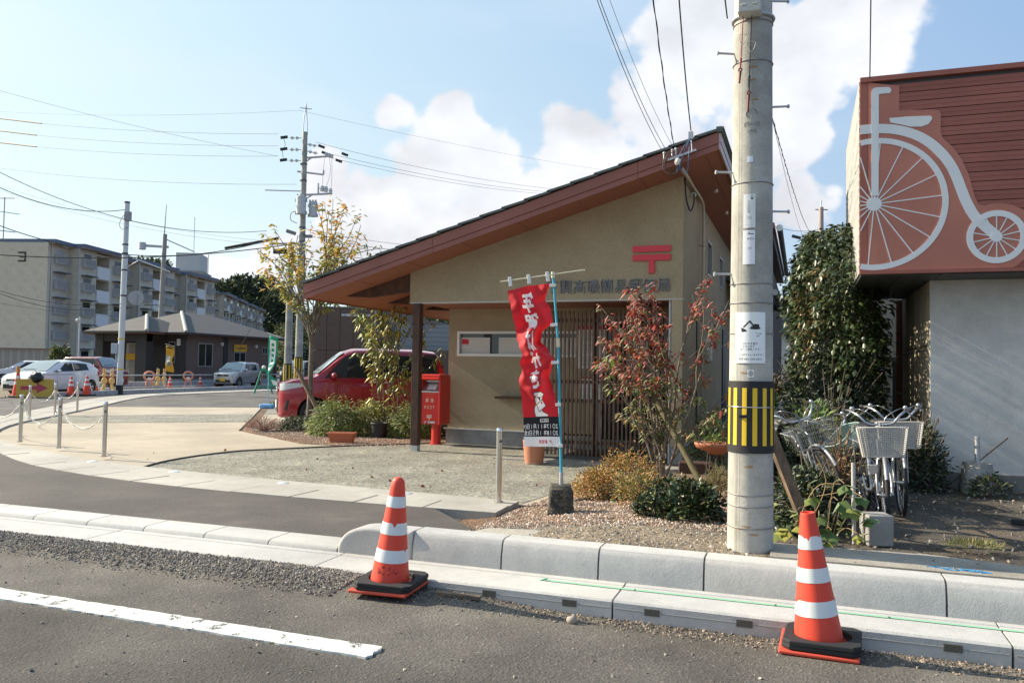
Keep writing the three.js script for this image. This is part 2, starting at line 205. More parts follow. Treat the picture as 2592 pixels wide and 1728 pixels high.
// characters as strokes on a 16 x 16 field
const CH = {};
for (const line of `下 1,2 15,2|8,2 8,15|8,6 12,9
関 2,1 2,15|2,1 7,1 7,6|2,3.5 7,3.5|2,6 7,6|14,1 14,15|9,1 14,1|9,1 9,6|9,3.5 14,3.5|9,6 14,6|6,7.5 7,9|10,7.5 9,9|5,9.5 11,9.5|4.5,11.5 11.5,11.5|8,9.5 8,11.5 4.5,15|8,11.5 11.5,15
高 8,0.5 8,2.5|1,2.5 15,2.5|4.5,4 11.5,4 11.5,7 4.5,7 4.5,4|2,15.5 2,8.5 14,8.5 14,15.5|5.5,10.5 10.5,10.5 10.5,13.5 5.5,13.5 5.5,10.5
磯 0.5,2 6,2|3.5,2 1,8|2,7 5.5,7 5.5,13 2,13 2,7|8,1 7,3.5 9,3.5|9,1.5 7,6 10,6|12,1 11,3.5 13,3.5|13,1.5 11,6 14,6|6.5,8.5 15.5,8.5|10,1 11,9 15,15|8.5,8.5 7,15|8,11 10,14|14,10 9.5,15
簡 3,0 1,3|2.5,1.5 7,1.5|4.5,1.5 5,3|10,0 8.5,3|9.5,1.5 15,1.5|12,1.5 12.5,3|2,4 2,15.5|2,4 7,4 7,8|2,6 7,6|2,8 7,8|14,4 14,15.5|9,4 14,4|9,4 9,8|9,6 14,6|9,8 14,8|5.5,9.5 10.5,9.5 10.5,14.5 5.5,14.5 5.5,9.5|5.5,12 10.5,12
間 2,1 2,15.5|2,1 7,1 7,6|2,3.5 7,3.5|2,6 7,6|14,1 14,15.5|9,1 14,1|9,1 9,6|9,3.5 14,3.5|9,6 14,6|5.5,8.5 10.5,8.5 10.5,14.5 5.5,14.5 5.5,8.5|5.5,11.5 10.5,11.5
易 4,1 12,1 12,7 4,7 4,1|4,4 12,4|4,8.5 1,12|3,9.5 14,9.5 13,15 11,15|6.5,9.5 2,15|10,9.5 5,15.5
郵 8,0.5 2,2|0.5,5 9.5,5|0.5,8.5 9.5,8.5|5,2 5,14|1,14 9,14|2.7,4 2.7,12|7.3,4 7.3,12|1,11.5 9,11.5|11,1 11,15.5|11,1 15,1 13,5.5 15,8.5 14.5,11 12.5,11
便 4,0.5 0.5,7|2.7,4 2.7,15.5|5,2 15,2|6.5,4 14,4 14,10 6.5,10 6.5,4|6.5,7 14,7|10,2 10,10 9,13 5,15.5|6.5,11 10,13.5 15.5,15.5
局 3,1 13,1 13,5 3,5|3,1 3,8 1,15|3,7 14,7 14,14 12,15|5.5,9.5 10.5,9.5 10.5,13.5 5.5,13.5 5.5,9.5
年 5,0.5 2,5|4,2.5 14,2.5|4.5,6.5 13,6.5|4.5,6.5 4.5,10.5|1,10.5 15,10.5|9,2.5 9,15.5
賀 1,2 7,2 6.5,6|4,0.5 1,6|9.5,1.5 14,1.5 14,5.5 9.5,5.5 9.5,1.5|4,7 12,7 12,13 4,13 4,7|4,9 12,9|4,11 12,11|6,13 2,15.5|10,13 14,15.5
は 3,1 2,8 3,15|6.5,5 15,5|11.5,1 11.5,12 8,14.5 6.5,12.5 9,11 15,14.5
が 1,5 9,5 8,14 6,14|5.5,1 4,8 1,14|11,4 13,9|12,0.5 13.5,3|14.3,0 15.5,2.5
き 2,4 14,3|3,8 14,7|7,0.5 10,7 12,11|12,11 5,9|4,10.5 4,13 8,15 12,15
日 3,1 13,1 13,15 3,15 3,1|3,8 13,8
本 1,4 15,4|8,0.5 8,15.5|8,4 1,12|8,4 15,12|5,11.5 11,11.5
月 4,1 13,1 13,14.5 11,15.5|4,1 4,9 2,15.5|4,5.5 13,5.5|4,9.8 13,9.8
水 8,0.5 8,15 6,14|1,5 6,5 1,13|14,3 9,8|9,6 15,14
金 8,0.5 1,6.5|8,0.5 15,6.5|4,6 12,6|2,9.5 14,9.5|8,6 8,14.5|1,14.8 15,14.8|4,11 5,13.5|12,11 11,13.5
西 1,2 15,2|2,5 14,5 14,15 2,15 2,5|6,2 6,8 4,10|10,2 10,9 14,10
中 2,4 14,4 14,10 2,10 2,4|8,0.5 8,15.5
国 1,1 15,1 15,15 1,15 1,1|4,4 12,4|4,8 12,8|3.5,12.5 12.5,12.5|8,4 8,12.5|10,9.5 11.5,11
信 4,0.5 0.5,7|2.7,4 2.7,15.5|9,0.5 10.5,2|5.5,3 15.5,3|7,5.5 14,5.5|7,8 14,8|7,10.5 14,10.5 14,15 7,15 7,10.5
用 3,1 14,1 14,15|3,1 3,9 1,15.5|3,5.5 14,5.5|3,10 14,10|8.5,1 8.5,15
庫 8,0 8,2|2,2 15,2|2,2 2,9 0.5,15.5|4.5,4 14,4|5.5,6 13,6 13,11 5.5,11 5.5,6|5.5,8.5 13,8.5|4,13 15.5,13|9.3,3 9.3,15.5
王 2,2 14,2|3,8 13,8|1,14.5 15,14.5|8,2 8,14.5
司 2,2 14,2 14,14 12,15|2,5.5 10,5.5|3,8.5 9,8.5 9,13.5 3,13.5 3,8.5
支 2,3 14,3|8,0.5 8,7|3,7 12,7 8,12 1,15.5|5,7 9,12 15,15.5
店 8,0 8,2|2,2 15,2|2,2 2,9 0.5,15.5|9,3.5 9,9|9,6 14,6|5,9 13.5,9 13.5,15 5,15 5,9
期 0.5,3 8.5,3|2,0.5 2,11|7,0.5 7,11|2,5.5 7,5.5|2,8 7,8|0.5,11 8.5,11|3,12.5 1,15|6,12.5 8,15|10,1 15,1 15,15 13.5,15|10,1 10,10 9,15.5|10,5 15,5|10,9 15,9
受 13,0.5 2,2|3,3 4,5|8,3 8,5|13,2.5 11.5,5|1.5,8 1.5,6 14.5,6 14.5,8|4,9 12,9 8,13 2,15.5|5,9 9,13 15,15.5
付 4,0.5 0.5,7|2.7,4 2.7,15.5|6,5 15.5,5|12,1 12,14 10,15|8,8 9.5,10.5
近 7,2 14,1|7,2 7,7 5,12|7,6 15,6|11,6 11,13|1,1 3,3|1,6 3,6 2,13|2,13 5,15 15,15
掘 0.5,4 5,4|3,0.5 3,15 1,14|0.5,10 5,8|7,1 14,1 14,4 7,4|7,1 7,9 6,15|10.5,5 10.5,15|8,6 8,9.5 13.5,9.5 13.5,6|8,11 8,15 13.5,15 13.5,11
必 3,7 2,12|6,3 6,12 8,15 13,15 13,11|7,1 10,4|13,2 4,14|13,6 15,10
記 1,2 6,2|2,5 6,5|2,7.5 6,7.5|2,10 6,10 6,14 2,14 2,10|8,2 14,2 14,7 8,7 8,14 15,14 15,11
連 1,1 3,3|1,6 3,6 2,13 5,15 15,15|6,2 15,2|7,4 14,4 14,9 7,9 7,4|7,6.5 14,6.5|5,11 15.5,11|10.5,0.5 10.5,14
絡 3,0.5 1,4 4,5 1,8 5,8|3,8 3,15|1,11 0.5,14|5,11 5.5,13|9,0.5 7,5|9,2.5 14,2.5 7,9|9,4 15,9|8,10 14,10 14,15 8,15 8,10
電 3,1 13,1|1,6 1,3.5 15,3.5 15,6|8,1 8,7|4,5 6,5|10,5 12,5|3,8.5 13,8.5 13,13 3,13 3,8.5|3,10.7 13,10.7|8,8.5 8,15 15,15 15,13
話 1,2 6,2|2,5 6,5|2,7.5 6,7.5|2,10 6,10 6,14 2,14 2,10|13,1 8,2|7,5 15.5,5|11,2 11,9|8.5,9 14,9 14,14.5 8.5,14.5 8.5,9
オ 1,4.5 15,4.5|10,0.5 10,15 7.5,14|10,4.5 1,13
ジ 2,2 6,4|1,6.5 5,8.5|2,15 10,12 15,5|11,0.5 12.5,3|14,0 15.5,2.5
こ 3,3 13,3|3,11 3,14 14,14
の 8,3 5,13 2,12 1,8 4,3 10,2 15,6 14,12 10,15
を 3,3 13,3|8,0 3,9 7,7 8,12|14,6 6,10 6,15 13,15
る 3,2 12,2 3,9 9,7 14,10 12,15 7,14 9,12
と 5,1 6,6|13,3 4,9 4,14 14,15
ず 1,4 15,4|9,1 9,8 6,9 7,6 9,8 9,12 6,15|12,0 13,2|14.5,0 15.5,2
へ 1,10 6,5 15,12
ご 3,4 11,4|3,11 3,14 14,14|12,0.5 13.5,3|14.3,0 15.5,2.5
く 11,1 4,8 11,15
だ 1,4 9,4|6,1 2,14|8,8 14,8|8,12 9,14 15,14|12,1 13,3|14,0.5 15,2.5
さ 2,5 14,4|7,1 12,10|4,10 5,14 12,14
い 2,3 3,11 5,12|12,4 14,10
フ 2,3 14,3 12,9 5,15
ィ 12,5 4,11|9,8 9,15
ー 2,8 14,8
ル 5,2 5,8 2,14|9,2 9,14 15,9
ド 5,1 5,15|5,6 12,10|11,2 13,4|13.5,1 15,3
テ 4,2 12,2|1,6 15,6|8,6 5,15
ク 6,1 2,8|6,4 13,4 11,10 4,15
ノ 12,2 9,9 3,15
主 7,0.5 9,2.5|2,4.5 14,4.5|3,9 13,9|1,14.5 15,14.5|8,4.5 8,14.5
道 1,1 3,3|1,6 3,6 2,13 5,15 15.5,15|7,0.5 8,2|12,0.5 11,2|5,2.5 15.5,2.5|10,2.5 9,5|7,5 14,5 14,13 7,13 7,5|7,7.7 14,7.7|7,10.3 14,10.3
〒 1.5,2 14.5,2|1.5,6.5 14.5,6.5|8,6.5 8,15.5`.split('\n')) { const [c, s] = [line[0], line.slice(2)]; CH[c] = s.split('|').map((q) => q.split(' ').map((p) => p.split(',').map(Number))); }
// write a row (or column) of characters; anything not in the table is set in the plain font
function write(g, text, x, y, s, o = {}) {
  const { w = 0.11, dx = 1.08, dy = 0, c = '#111', bold } = o; g.strokeStyle = g.fillStyle = c; g.lineWidth = s * w; g.lineCap = 'butt'; g.lineJoin = 'miter'; g.textBaseline = 'alphabetic';
  for (const ch of text) {
    if (CH[ch]) { g.beginPath(); for (const st of CH[ch]) st.forEach(([a, b], i) => (i ? g.lineTo(x + a / 16 * s, y + b / 16 * s) : g.moveTo(x + a / 16 * s, y + b / 16 * s))); g.stroke(); x += s * dx; y += s * dy; }
    else { g.font = (bold ? 'bold ' : '') + s * 1.15 + 'px sans-serif'; g.fillText(ch, x, y + s * 0.95); x += dy ? 0 : g.measureText(ch).width + s * 0.04; y += s * dy; }
  }
  return x;
}
// a character as raised strokes
function glyphGeo(ch, s, w, depth) { const G = new Geo(); for (const st of CH[ch]) for (let i = 1; i < st.length; i++) { const [x0, y0] = st[i - 1], [x1, y1] = st[i], dx = (x1 - x0) / 16 * s, dy = -(y1 - y0) / 16 * s, l = Math.hypot(dx, dy); G.box((x0 + x1) / 32 * s, s - (y0 + y1) / 32 * s, depth / 2 + i * 0.0004 + (st[0][0] % 3) * 0.0003, l + w, w, depth, { rz: Math.atan2(dy, dx) }); } return G; }

// ---------- ground, road, kerbs ----------
function roadY(x, z) {
  return 0.05 - 0.052 * smooth(-4.3, -4.7, z) * smooth(-2.2, -1.2, x) + 0.05 * smooth(-4.25, -4.72, z) * smooth(-2.35, -3.0, x) + 0.006 * fbm(x * 1.1, 0.3, z * 1.1, 3);
}
function bedY(x, z) { // planting bed and verge behind the tall kerb
  return 0.10 + 0.165 * smooth(-9.4, -5.9, z) * smooth(-2.9, -1.1, x) + 0.025 * smooth(-2.9, -2.2, x) + 0.012 * fbm(x * 2.3, 4.1, z * 2.3, 4);
}
function grid(name, xs, zs, fy, m, parent, colorAt) {
  const nx = xs.length, nz = zs.length, p = new Float32Array(nx * nz * 3), c = new Float32Array(nx * nz * 3), u = new Float32Array(nx * nz * 2), id = [];
  for (let j = 0; j < nz; j++) for (let i = 0; i < nx; i++) { const k = j * nx + i; p.set([xs[i], fy(xs[i], zs[j]), zs[j]], k * 3); u.set([xs[i], zs[j]], k * 2); c.set(colorAt ? colorAt(xs[i], zs[j]) : [1, 1, 1], k * 3); if (i < nx - 1 && j < nz - 1) id.push(k, k + nx, k + 1, k + 1, k + nx, k + nx + 1); }
  const g = new THREE.BufferGeometry(); g.setAttribute('position', new THREE.BufferAttribute(p, 3)); g.setAttribute('uv', new THREE.BufferAttribute(u, 2)); g.setAttribute('color', new THREE.BufferAttribute(c, 3)); g.setIndex(id); g.computeVertexNormals();
  const o = new THREE.Mesh(g, m); o.name = name; (parent || scene).add(o); return o;
}
const range = (a, b, n) => Array.from({ length: n + 1 }, (_, i) => a + (b - a) * i / n);
const ground = one('ground', mat(0.22, 0.21, 0.19, 0.95, { map: T.soil }), scene, (g) => g.box(-40, -0.35, -120, 1200, 0.3, 900)); ground.userData.kind = 'structure'; ground.userData.label = 'wide bare ground under the whole place';
const road = struct('road', 'grey asphalt road with loose grit along its edge');
grid('road_surface', [...range(-60, -9, 30), ...range(-8.8, 3.5, 140), ...range(4, 30, 14)], [...range(-4.758, -3.0, 44), ...range(-2.9, 3, 14), 6, 12, 20], roadY, M.asphalt, road, (x, z) => {
  const n = fbm(x * 0.9, 1.7, z * 1.6, 4), patch = smooth(-3.6, -3.4, z + 0.05 * n) * smooth(-1.5, -2.3, x + 0.4 * n), edge = smooth(-4.1, -4.6, z + n * 0.3);
  const k = 1 + n * 0.22 - patch * 0.30; return [k * (1 + edge * 0.06), k * (1 + edge * 0.01), k * (1 - edge * 0.08)];
});
{ // painted line, with chips worn out of it
  const N = 512, a = tileFbm(N, 14, 5, 61), b = tileNoise(N, 170, 62), t = dataTex(N, (i) => { const w = a[i] * 0.75 + b[i] * 0.25, k = smooth(0.345, 0.385, w); return [lerp(0.46, 0.93, k), lerp(0.455, 0.93, k), lerp(0.445, 0.92, k)]; }, 1.15), tb = dataTex(N, (i) => [smooth(0.33, 0.39, a[i] * 0.75 + b[i] * 0.25)], 1.15, false);
  const R = rng(4), pts = [], far = []; for (let x = -2.0; x > -30; x -= x > -7 ? 0.05 : 0.4) { pts.push([x, -3.505 + (x + 2) * 0.011 + (R() - 0.5) * 0.01]); far.push([x, -3.665 + (x + 2) * 0.011 + (R() - 0.5) * 0.01]); }
  const end = []; for (let k = 0; k < 9; k++) end.push([-1.99 + (R() - 0.5) * 0.018, -3.66 + k * 0.017]);
  const o = sheet('painted_line', [...pts, ...far.reverse(), ...end], 0.0605, mat(0.70, 0.70, 0.68, 0.6, { map: t, bumpMap: tb, bumpScale: 0.003 }), road, 0.02); o.userData.label = 'worn white painted line on the road';
}
const gutter = struct('gutter', 'pale precast concrete gutter along the road');
{
  const prof = (z0, y0) => [[-4.762, -0.25], [-4.762, 0.098], [-4.774, 0.11], [-5.075, 0.114], [-5.08, 0.108], [-5.09, 0.108], [-5.095, 0.116], [-5.2, 0.118], [-5.2, -0.25]];
  const js = [-30, -24, -18, -13.4, -9.33, -7.27, -5.2, -3.13, -1.065, 1.0, 3.06, 5.12, 12];
  for (let i = 0; i + 1 < js.length; i++) {
    const b = one('gutter_block', [M.kerb, M.kerb3, M.kerb2][i % 3], gutter, (g) => g.ext(prof().map(([z, y]) => [-z, y]), js[i + 1] - js[i] - 0.012, rotM(0, Math.PI / 2, 0, js[i] + 0.006, 0, 0), {}));
    // side groove of the block seen above the dug-out road edge
    one('gutter_groove', mat(0.3, 0.3, 0.29, 0.9), b, (g) => g.box((js[i] + js[i + 1]) / 2, 0.062, -4.7615, js[i + 1] - js[i] - 0.03, 0.006, 0.004));
    if (js[i] > -3.5 && js[i] < 3) for (const x of [-2.32, -1.85, -1.33, -0.83, -0.31, 0.21, 0.73, 1.25, 1.77, 2.29]) if (x > js[i] && x < js[i + 1]) {
      const gr = one('grate', mat(0.07, 0.065, 0.055, 0.7), b, (g) => g.box(x, 0.064, -4.7595, 0.088, 0.040, 0.005));
      one('grate_mesh', mat(0.2, 0.185, 0.15, 0.6, { metalness: 0.3 }), gr, (g) => { for (let k = 0; k < 12; k++) g.box(x - 0.042 + k * 0.0077, 0.064, -4.756, 0.0022, 0.038, 0.002); for (let k = 0; k < 6; k++) g.box(x, 0.047 + k * 0.007, -4.7555, 0.086, 0.002, 0.002); });
    }
  }
}
{ const R = rng(9); one('green_tape', mat(0.26, 0.5, 0.33, 0.6), gutter, (g) => { let x = -1.56; while (x < 5) { const l = 0.5 + R() * 0.4; g.box(x + l / 2, 0.1165, -5.022 - x * 0.004 + (R() - 0.5) * 0.006, l + 0.01, 0.0016, 0.03, { ry: (R() - 0.5) * 0.01 }); x += l; } g.box(-1.575, 0.12, -5.018, 0.05, 0.008, 0.016, { ry: 0.5, rz: 0.3 }); }); }
const kerb = struct('kerb', 'pale concrete kerb stones, tall beside the pole and low at the driveway');
{
  const tall = [[-5.15, 0.1], [-5.155, 0.2], [-5.172, 0.272], [-5.182, 0.294], [-5.2, 0.309], [-5.225, 0.315], [-5.35, 0.315], [-5.36, 0.305], [-5.36, 0.0], [-5.15, 0.0]];
  const low = [[-5.15, 0.11], [-5.158, 0.134], [-5.172, 0.148], [-5.195, 0.155], [-5.43, 0.16], [-5.445, 0.15], [-5.445, 0.0], [-5.15, 0.0]];
  const block = (pr, x0, x1, m, name) => one(name, m, kerb, (g) => g.ext(pr.map(([z, y]) => [-z, y]), x1 - x0 - 0.012, rotM(0, Math.PI / 2, 0, x0 + 0.006, 0, 0), { crease: 0.7 }));
  for (let i = 0; i < 16; i++) block(tall, -2.59 + i * 0.67, -1.92 + i * 0.67, [M.kerb2, M.kerb, M.kerb2, M.kerb3][i % 4], 'tall_kerb_block');
  for (let i = 0; i < 40; i++) block(low, -3.2 - (i + 1) * 0.6, -3.2 - i * 0.6, [M.kerb3, M.kerb, M.kerb3, M.kerb2, M.kerb][i % 5], 'low_kerb_block');
  // end block that curves down to the driveway
  const e = new THREE.Shape(); e.moveTo(-3.2, 0.0); e.lineTo(-3.2, 0.12); e.quadraticCurveTo(-3.19, 0.305, -2.93, 0.315); e.lineTo(-2.596, 0.315); e.lineTo(-2.596, 0); e.closePath();
  const eb = one('tall_kerb_end', M.kerb, kerb, (g) => g.ext(e, 0.158, moveM(0, 0, -5.334), { b: 0.024, bs: 4, cs: 14, bo: -0.024 }));
  one('mortar', mat(0.5, 0.5, 0.49, 0.9), kerb, (g) => { for (let i = 0; i < 16; i++) g.box(-2.59 + i * 0.67, 0.18, -5.282, 0.02, 0.2, 0.15); for (let i = 0; i < 40; i++) g.box(-3.2 - i * 0.6, 0.126, -5.31, 0.02, 0.05, 0.24); });
}
// side street and asphalt driveway apron
{ const o = sheet('side_street', [[-90, -5.2], [-3, -5.2], [-3, -70], [-90, -70]], 0.055, M.street, scene, 0.05); o.userData.kind = 'structure'; o.userData.label = 'grey asphalt side street beyond the corner'; }
const outer = [[-2.67, -7.03], [-5.05, -6.99], [-6.7, -7.1], [-7.9, -7.3], [-9.4, -7.75], [-10.9, -8.5], [-13, -9.75], [-15.4, -11.5], [-17.2, -13.0], [-18.4, -14.5], [-21.3, -18.3], [-24.3, -22.3], [-26.4, -26.4], [-27.8, -37]];
const inner = [[-2.71, -7.76], [-5.83, -7.98], [-7.84, -8.22], [-9.2, -8.5], [-10.6, -9.0], [-12.1, -9.6], [-13.6, -10.5], [-15.0, -11.7], [-16.2, -13.1], [-17.2, -14.6], [-20.43, -19.21], [-23.3, -23.2], [-25.4, -26.8], [-26.6, -37]];
{ const o = sheet('driveway_apron', [[-2.45, -5.4], [-2.3, -5.9], [-2.9, -6.6], [-3.3, -7.02], ...outer.slice(1, 10), [-19.6, -14.2], [-24, -5.4]], 0.135, M.apron, scene, 0.08); o.userData.kind = 'structure'; o.userData.label = 'dark fresh asphalt driveway apron'; }
const alongPoly = (pl) => { const c = new THREE.CatmullRomCurve3(pl.map(([x, z]) => V(x, 0, z)), false, 'centripetal'); return (t) => { const p = c.getPointAt(t); return [p.x, p.z]; }; };
const paving = struct('paving_edge', 'row of pale concrete paving slabs round the corner');
{
  const fo = alongPoly(outer), fi = alongPoly(inner), n = 58, R = rng(12), k = 0.56;
  const mid = (t, s) => { const a = fo(t), b = fi(t); return [lerp(a[0], b[0], s), lerp(a[1], b[1], s)]; };
  for (let i = 0; i < n; i++) { const a = i / n + 0.00028, b = (i + 1) / n - 0.00028; sheet('paving_slab', [mid(a, 0), mid(b, 0), mid(b, k), mid(a, k)], 0.141 + (R() - 0.5) * 0.004, M.slab, paving, 0.12); }
  for (let i = 0; i < 24; i++) { const a = i / 24, b = (i + 1) / 24 - 0.0001, m = mid((a + b) / 2, 1); sheet('concrete_strip', [mid(a, k + 0.006), mid((a + b) / 2, k + 0.006), mid(b, k + 0.006), mid(b, 1), m, mid(a, 1)], 0.137, M.slab, paving, 0.12); }
  for (const [x, z] of [[-7.3, -8.0], [-5.55, -7.78], [-3.95, -7.7], [-9.0, -8.35]]) one('boundary_stud', mat(0.75, 0.75, 0.74, 0.35, { metalness: 0.4 }), paving, (g) => g.lathe([[0, 0.012], [0.035, 0.011], [0.06, 0.006], [0.068, 0]], 20, moveM(x, 0.1375, z)));
}
const forecourt = struct('forecourt', 'beige concrete forecourt of the post office with grey bands');
sheet('concrete_slab', [...inner, [-14, -37], [-1.5, -22], [-1.5, -11], [-2.2, -7.8]], 0.10, M.beige, forecourt, 0.1);
sheet('aggregate_band', [[-16.2, -13.15], [-12.54, -16.03], [-14.35, -18.66], [-17.75, -15.65]], 0.1045, M.agg, forecourt, 0.01);
sheet('asphalt_yard', [[-20.43, -19.25], [-16.34, -21.76], [-8, -27], [-8, -36], [-26.4, -36], [-25.3, -26.8], [-23.2, -23.2]], 0.1045, M.street, forecourt, 0.01);
{ const d = [0.78, -0.62], e = 9; for (const [a, b] of [[[-10.9, -13.82], [-12.45, -16.2]], [[-14.14, -18.67], [-15.8, -21.02]]]) sheet('aggregate_band', [a, b, [b[0] + d[0] * e, b[1] + d[1] * e], [a[0] + d[0] * e, a[1] + d[1] * e]], 0.1045, M.agg, forecourt, 0.01); }
const edge = [[-8.1, -8.3], [-8.26, -8.7], [-8.38, -9.15], [-8.43, -9.79], [-8.34, -10.54], [-8.03, -11.06], [-7.35, -12.03], [-6.95, -12.45]];
sheet('aggregate_pad', [...edge, [-6.58, -12.9], [-6.1, -13.6], [-1.7, -13.6], [-2.2, -11.3], [-2.45, -9.2], [-2.62, -8.5], [-2.7, -7.80], [-5.83, -8.02]], 0.1045, M.agg, forecourt, 0.01);
sheet('gravel_bed', [[-15.93, -21.09], [-10.97, -13.84], [-9.24, -12.72], [-8.3, -12.11], [-7.3, -12.1], [-6.55, -12.9], [-6.1, -13.5], [-6.1, -18], [-8.5, -18], [-10.6, -14.2], [-10.85, -14.05], [-15.75, -21.2]], 0.109, M.chips, forecourt, 0.012);
one('edging_strip', mat(0.05, 0.047, 0.042, 0.8), forecourt, (g) => { g.tube([...edge.map(([x, z]) => [x, 0.105, z]), [-6.58, 0.105, -12.88], [-6.14, 0.105, -13.45]], 0.022, 6, 60); g.tube([[-15.93, 0.108, -21.09], [-13.4, 0.108, -17.4], [-10.97, 0.108, -13.84]], 0.02, 6, 20); g.tube([[-2.3, 0.13, -7.75], [-2.0, 0.16, -8.1], [-1.6, 0.2, -8.15]], 0.02, 6, 16); });
one('entrance_strip', M.conc, forecourt, (g) => g.box(-3.3, 0.108, -11.55, 2.3, 0.02, 0.13, { ry: -0.02 }));
// planting bed and verge behind the tall kerb, lot before the shop
const verge = struct('verge', 'planting bed of pinkish gravel and trodden verge behind the kerb');
grid('gravel_surface', range(-3.35, -0.22, 70), range(-11.9, -5.362, 130), (x, z) => bedY(x, z) - 0.2 * smooth(-2.55, -2.75, x) * smooth(-7.6, -7.9, z) - 0.06 * smooth(-2.5, -3.2, x), M.chips, verge);
{ // trodden verge of dirt and broken concrete between the bed and the kerb
  const f = (x, z) => bedY(x, z) + 0.0085 * 1.0 + 0.004 + 0.003 * fbm(x * 5, 2, z * 5, 3) - 0.05 * smooth(-6.12, -6.3, z + 0.25 * fbm(x * 1.6, 0, 3, 3)) - 0.06 * smooth(-2.6, -3.1, x);
  grid('dirt_surface', range(-3.2, -0.22, 90), range(-6.45, -5.362, 34), f, M.dirt, verge);
}
sheet('concrete_patch', [[-2.45, -5.55], [-1.9, -5.42], [-1.25, -5.45], [-1.1, -5.6], [-1.3, -5.85], [-1.8, -5.98], [-2.3, -5.92]], 0.2715, mat(0.47, 0.44, 0.38, 0.92, { map: T.conc, bumpMap: T.aggB, bumpScale: 0.003 }), verge, 0.03).rotation.set(0, 0, 0.018);
const lot = struct('lot', 'bare tarmac and soil lot in front of the shop');
grid('lot_surface', range(-0.22, 12, 60), range(-24, -5.362, 90), (x, z) => 0.306 + 0.01 * fbm(x * 1.3, 9, z * 1.3, 4), mat(0.175, 0.155, 0.13, 0.95, { map: T.asphalt, bumpMap: T.asphaltB, bumpScale: 0.008, vertexColors: true }), lot, (x, z) => { const n = fbm(x * 1.8, 5, z * 1.8, 4), s = smooth(-0.05, 0.25, n); return [1 + 0.25 * s, 1 + 0.12 * s, 1 - 0.05 * s]; });
sheet('concrete_patch', [[-0.2, -5.37], [1.35, -5.37], [1.3, -5.72], [0.7, -5.86], [-0.2, -5.8]], 0.3215, mat(0.40, 0.37, 0.32, 0.92, { map: T.conc, bumpMap: T.aggB, bumpScale: 0.003 }), lot, 0.02);
one('spray_mark', mat(0.06, 0.32, 0.62, 0.6), lot, (g) => { const R = rng(2); for (let i = 0; i < 26; i++) g.box(0.72 + R() * 0.3, 0.3235, -5.42 - R() * 0.07, 0.02 + R() * 0.06, 0.002, 0.006 + R() * 0.006, { ry: R() * 0.6 - 0.3 }); });
one('soil_surface', M.soil, lot, (g) => g.box(-0.95, 0.12, -16, 1.3, 0.1, 12));
// loose stones: grit at the road edge, chips on the bed
function scatter(name, n, seed, place, cols, label, r0 = 0.006, r1 = 0.02) {
  const R = rng(seed), g = new THREE.IcosahedronGeometry(1, 0), p = g.attributes.position; for (let i = 0; i < p.count; i++) { const k = 0.75 + 0.5 * Math.abs(Math.sin(p.getX(i) * 7 + p.getY(i) * 5 + p.getZ(i) * 3)); p.setXYZ(i, p.getX(i) * k, p.getY(i) * k * 0.7, p.getZ(i) * k); } g.computeVertexNormals();
  const o = new THREE.InstancedMesh(g, mat(1, 1, 1, 0.92), n), m = new THREE.Matrix4(), q = new THREE.Quaternion(), e = new THREE.Euler(), c = new THREE.Color();
  for (let i = 0; i < n; i++) { const [x, y, z, k = 1] = place(R), s = (r0 + (r1 - r0) * R() ** 3) * k; e.set(R() * 6, R() * 6, R() * 6); m.compose(V(x, y + s * 0.25, z), q.setFromEuler(e), V(s * (0.8 + R() * 0.8), s * (0.6 + R() * 0.4), s)); o.setMatrixAt(i, m); const b = cols[R() * cols.length | 0], k2 = 0.75 + R() * 0.5; o.setColorAt(i, c.setRGB(b[0] * k2, b[1] * k2, b[2] * k2)); }
  o.name = numbered(name); o.userData.kind = 'stuff'; o.userData.label = label; scene.add(o); return o;
}
const gritC = [[0.24, 0.215, 0.185], [0.3, 0.265, 0.22], [0.18, 0.165, 0.145], [0.37, 0.325, 0.265], [0.22, 0.2, 0.175]];
scatter('gravel', 24000, 41, (R) => { const x = -2.75 - R() ** 1.3 * 6.5, w = 0.46 - 0.12 * smooth(-4, -8, x); const z = -4.77 + Math.abs((R() + R() - 1)) * w * (1 + 0.3 * fbm(x, 1, 0, 2)); return [x, roadY(x, z) + 0.002, z, 0.8 + 0.4 * R()]; }, gritC, 'bank of loose dark gravel along the gutter', 0.0022, 0.009);
scatter('grit', 7000, 43, (R) => { const x = -2.6 + R() * 6, z = -4.77 + Math.abs(R() + R() + R() - 1.5) * 0.28; return [x, roadY(x, z) + 0.001, z]; }, [[0.26, 0.21, 0.16], [0.2, 0.165, 0.13], [0.34, 0.27, 0.2], [0.16, 0.14, 0.115]], 'brown grit in the dug-out road edge', 0.002, 0.0085);
scatter('grit', 1500, 44, (R) => { const x = -8 + R() * 11, z = -4.6 + R() ** 1.5 * 3; return [x, roadY(x, z), z]; }, gritC, 'scattered grit on the road surface', 0.0025, 0.009);
const chipC = [[0.62, 0.48, 0.37], [0.68, 0.56, 0.45], [0.5, 0.38, 0.29], [0.64, 0.57, 0.49], [0.4, 0.31, 0.24]];
scatter('chips', 14000, 45, (R) => { const z = -6.1 - R() ** 1.2 * 5, x = -2.6 + R() * 2.35; return [x, bedY(x, z) + 0.001, z]; }, chipC, 'pinkish gravel chips in the bed by the red tree', 0.004, 0.009);
scatter('chips', 2500, 46, (R) => { const t = R(), x = lerp(-10.9, -6.5, t), z = lerp(-13.8, -12.1, Math.min(1, t * 1.5)) - R() * 1.6; return [x, 0.11, z]; }, chipC, 'pinkish gravel chips in the bed before the red car', 0.006, 0.011);
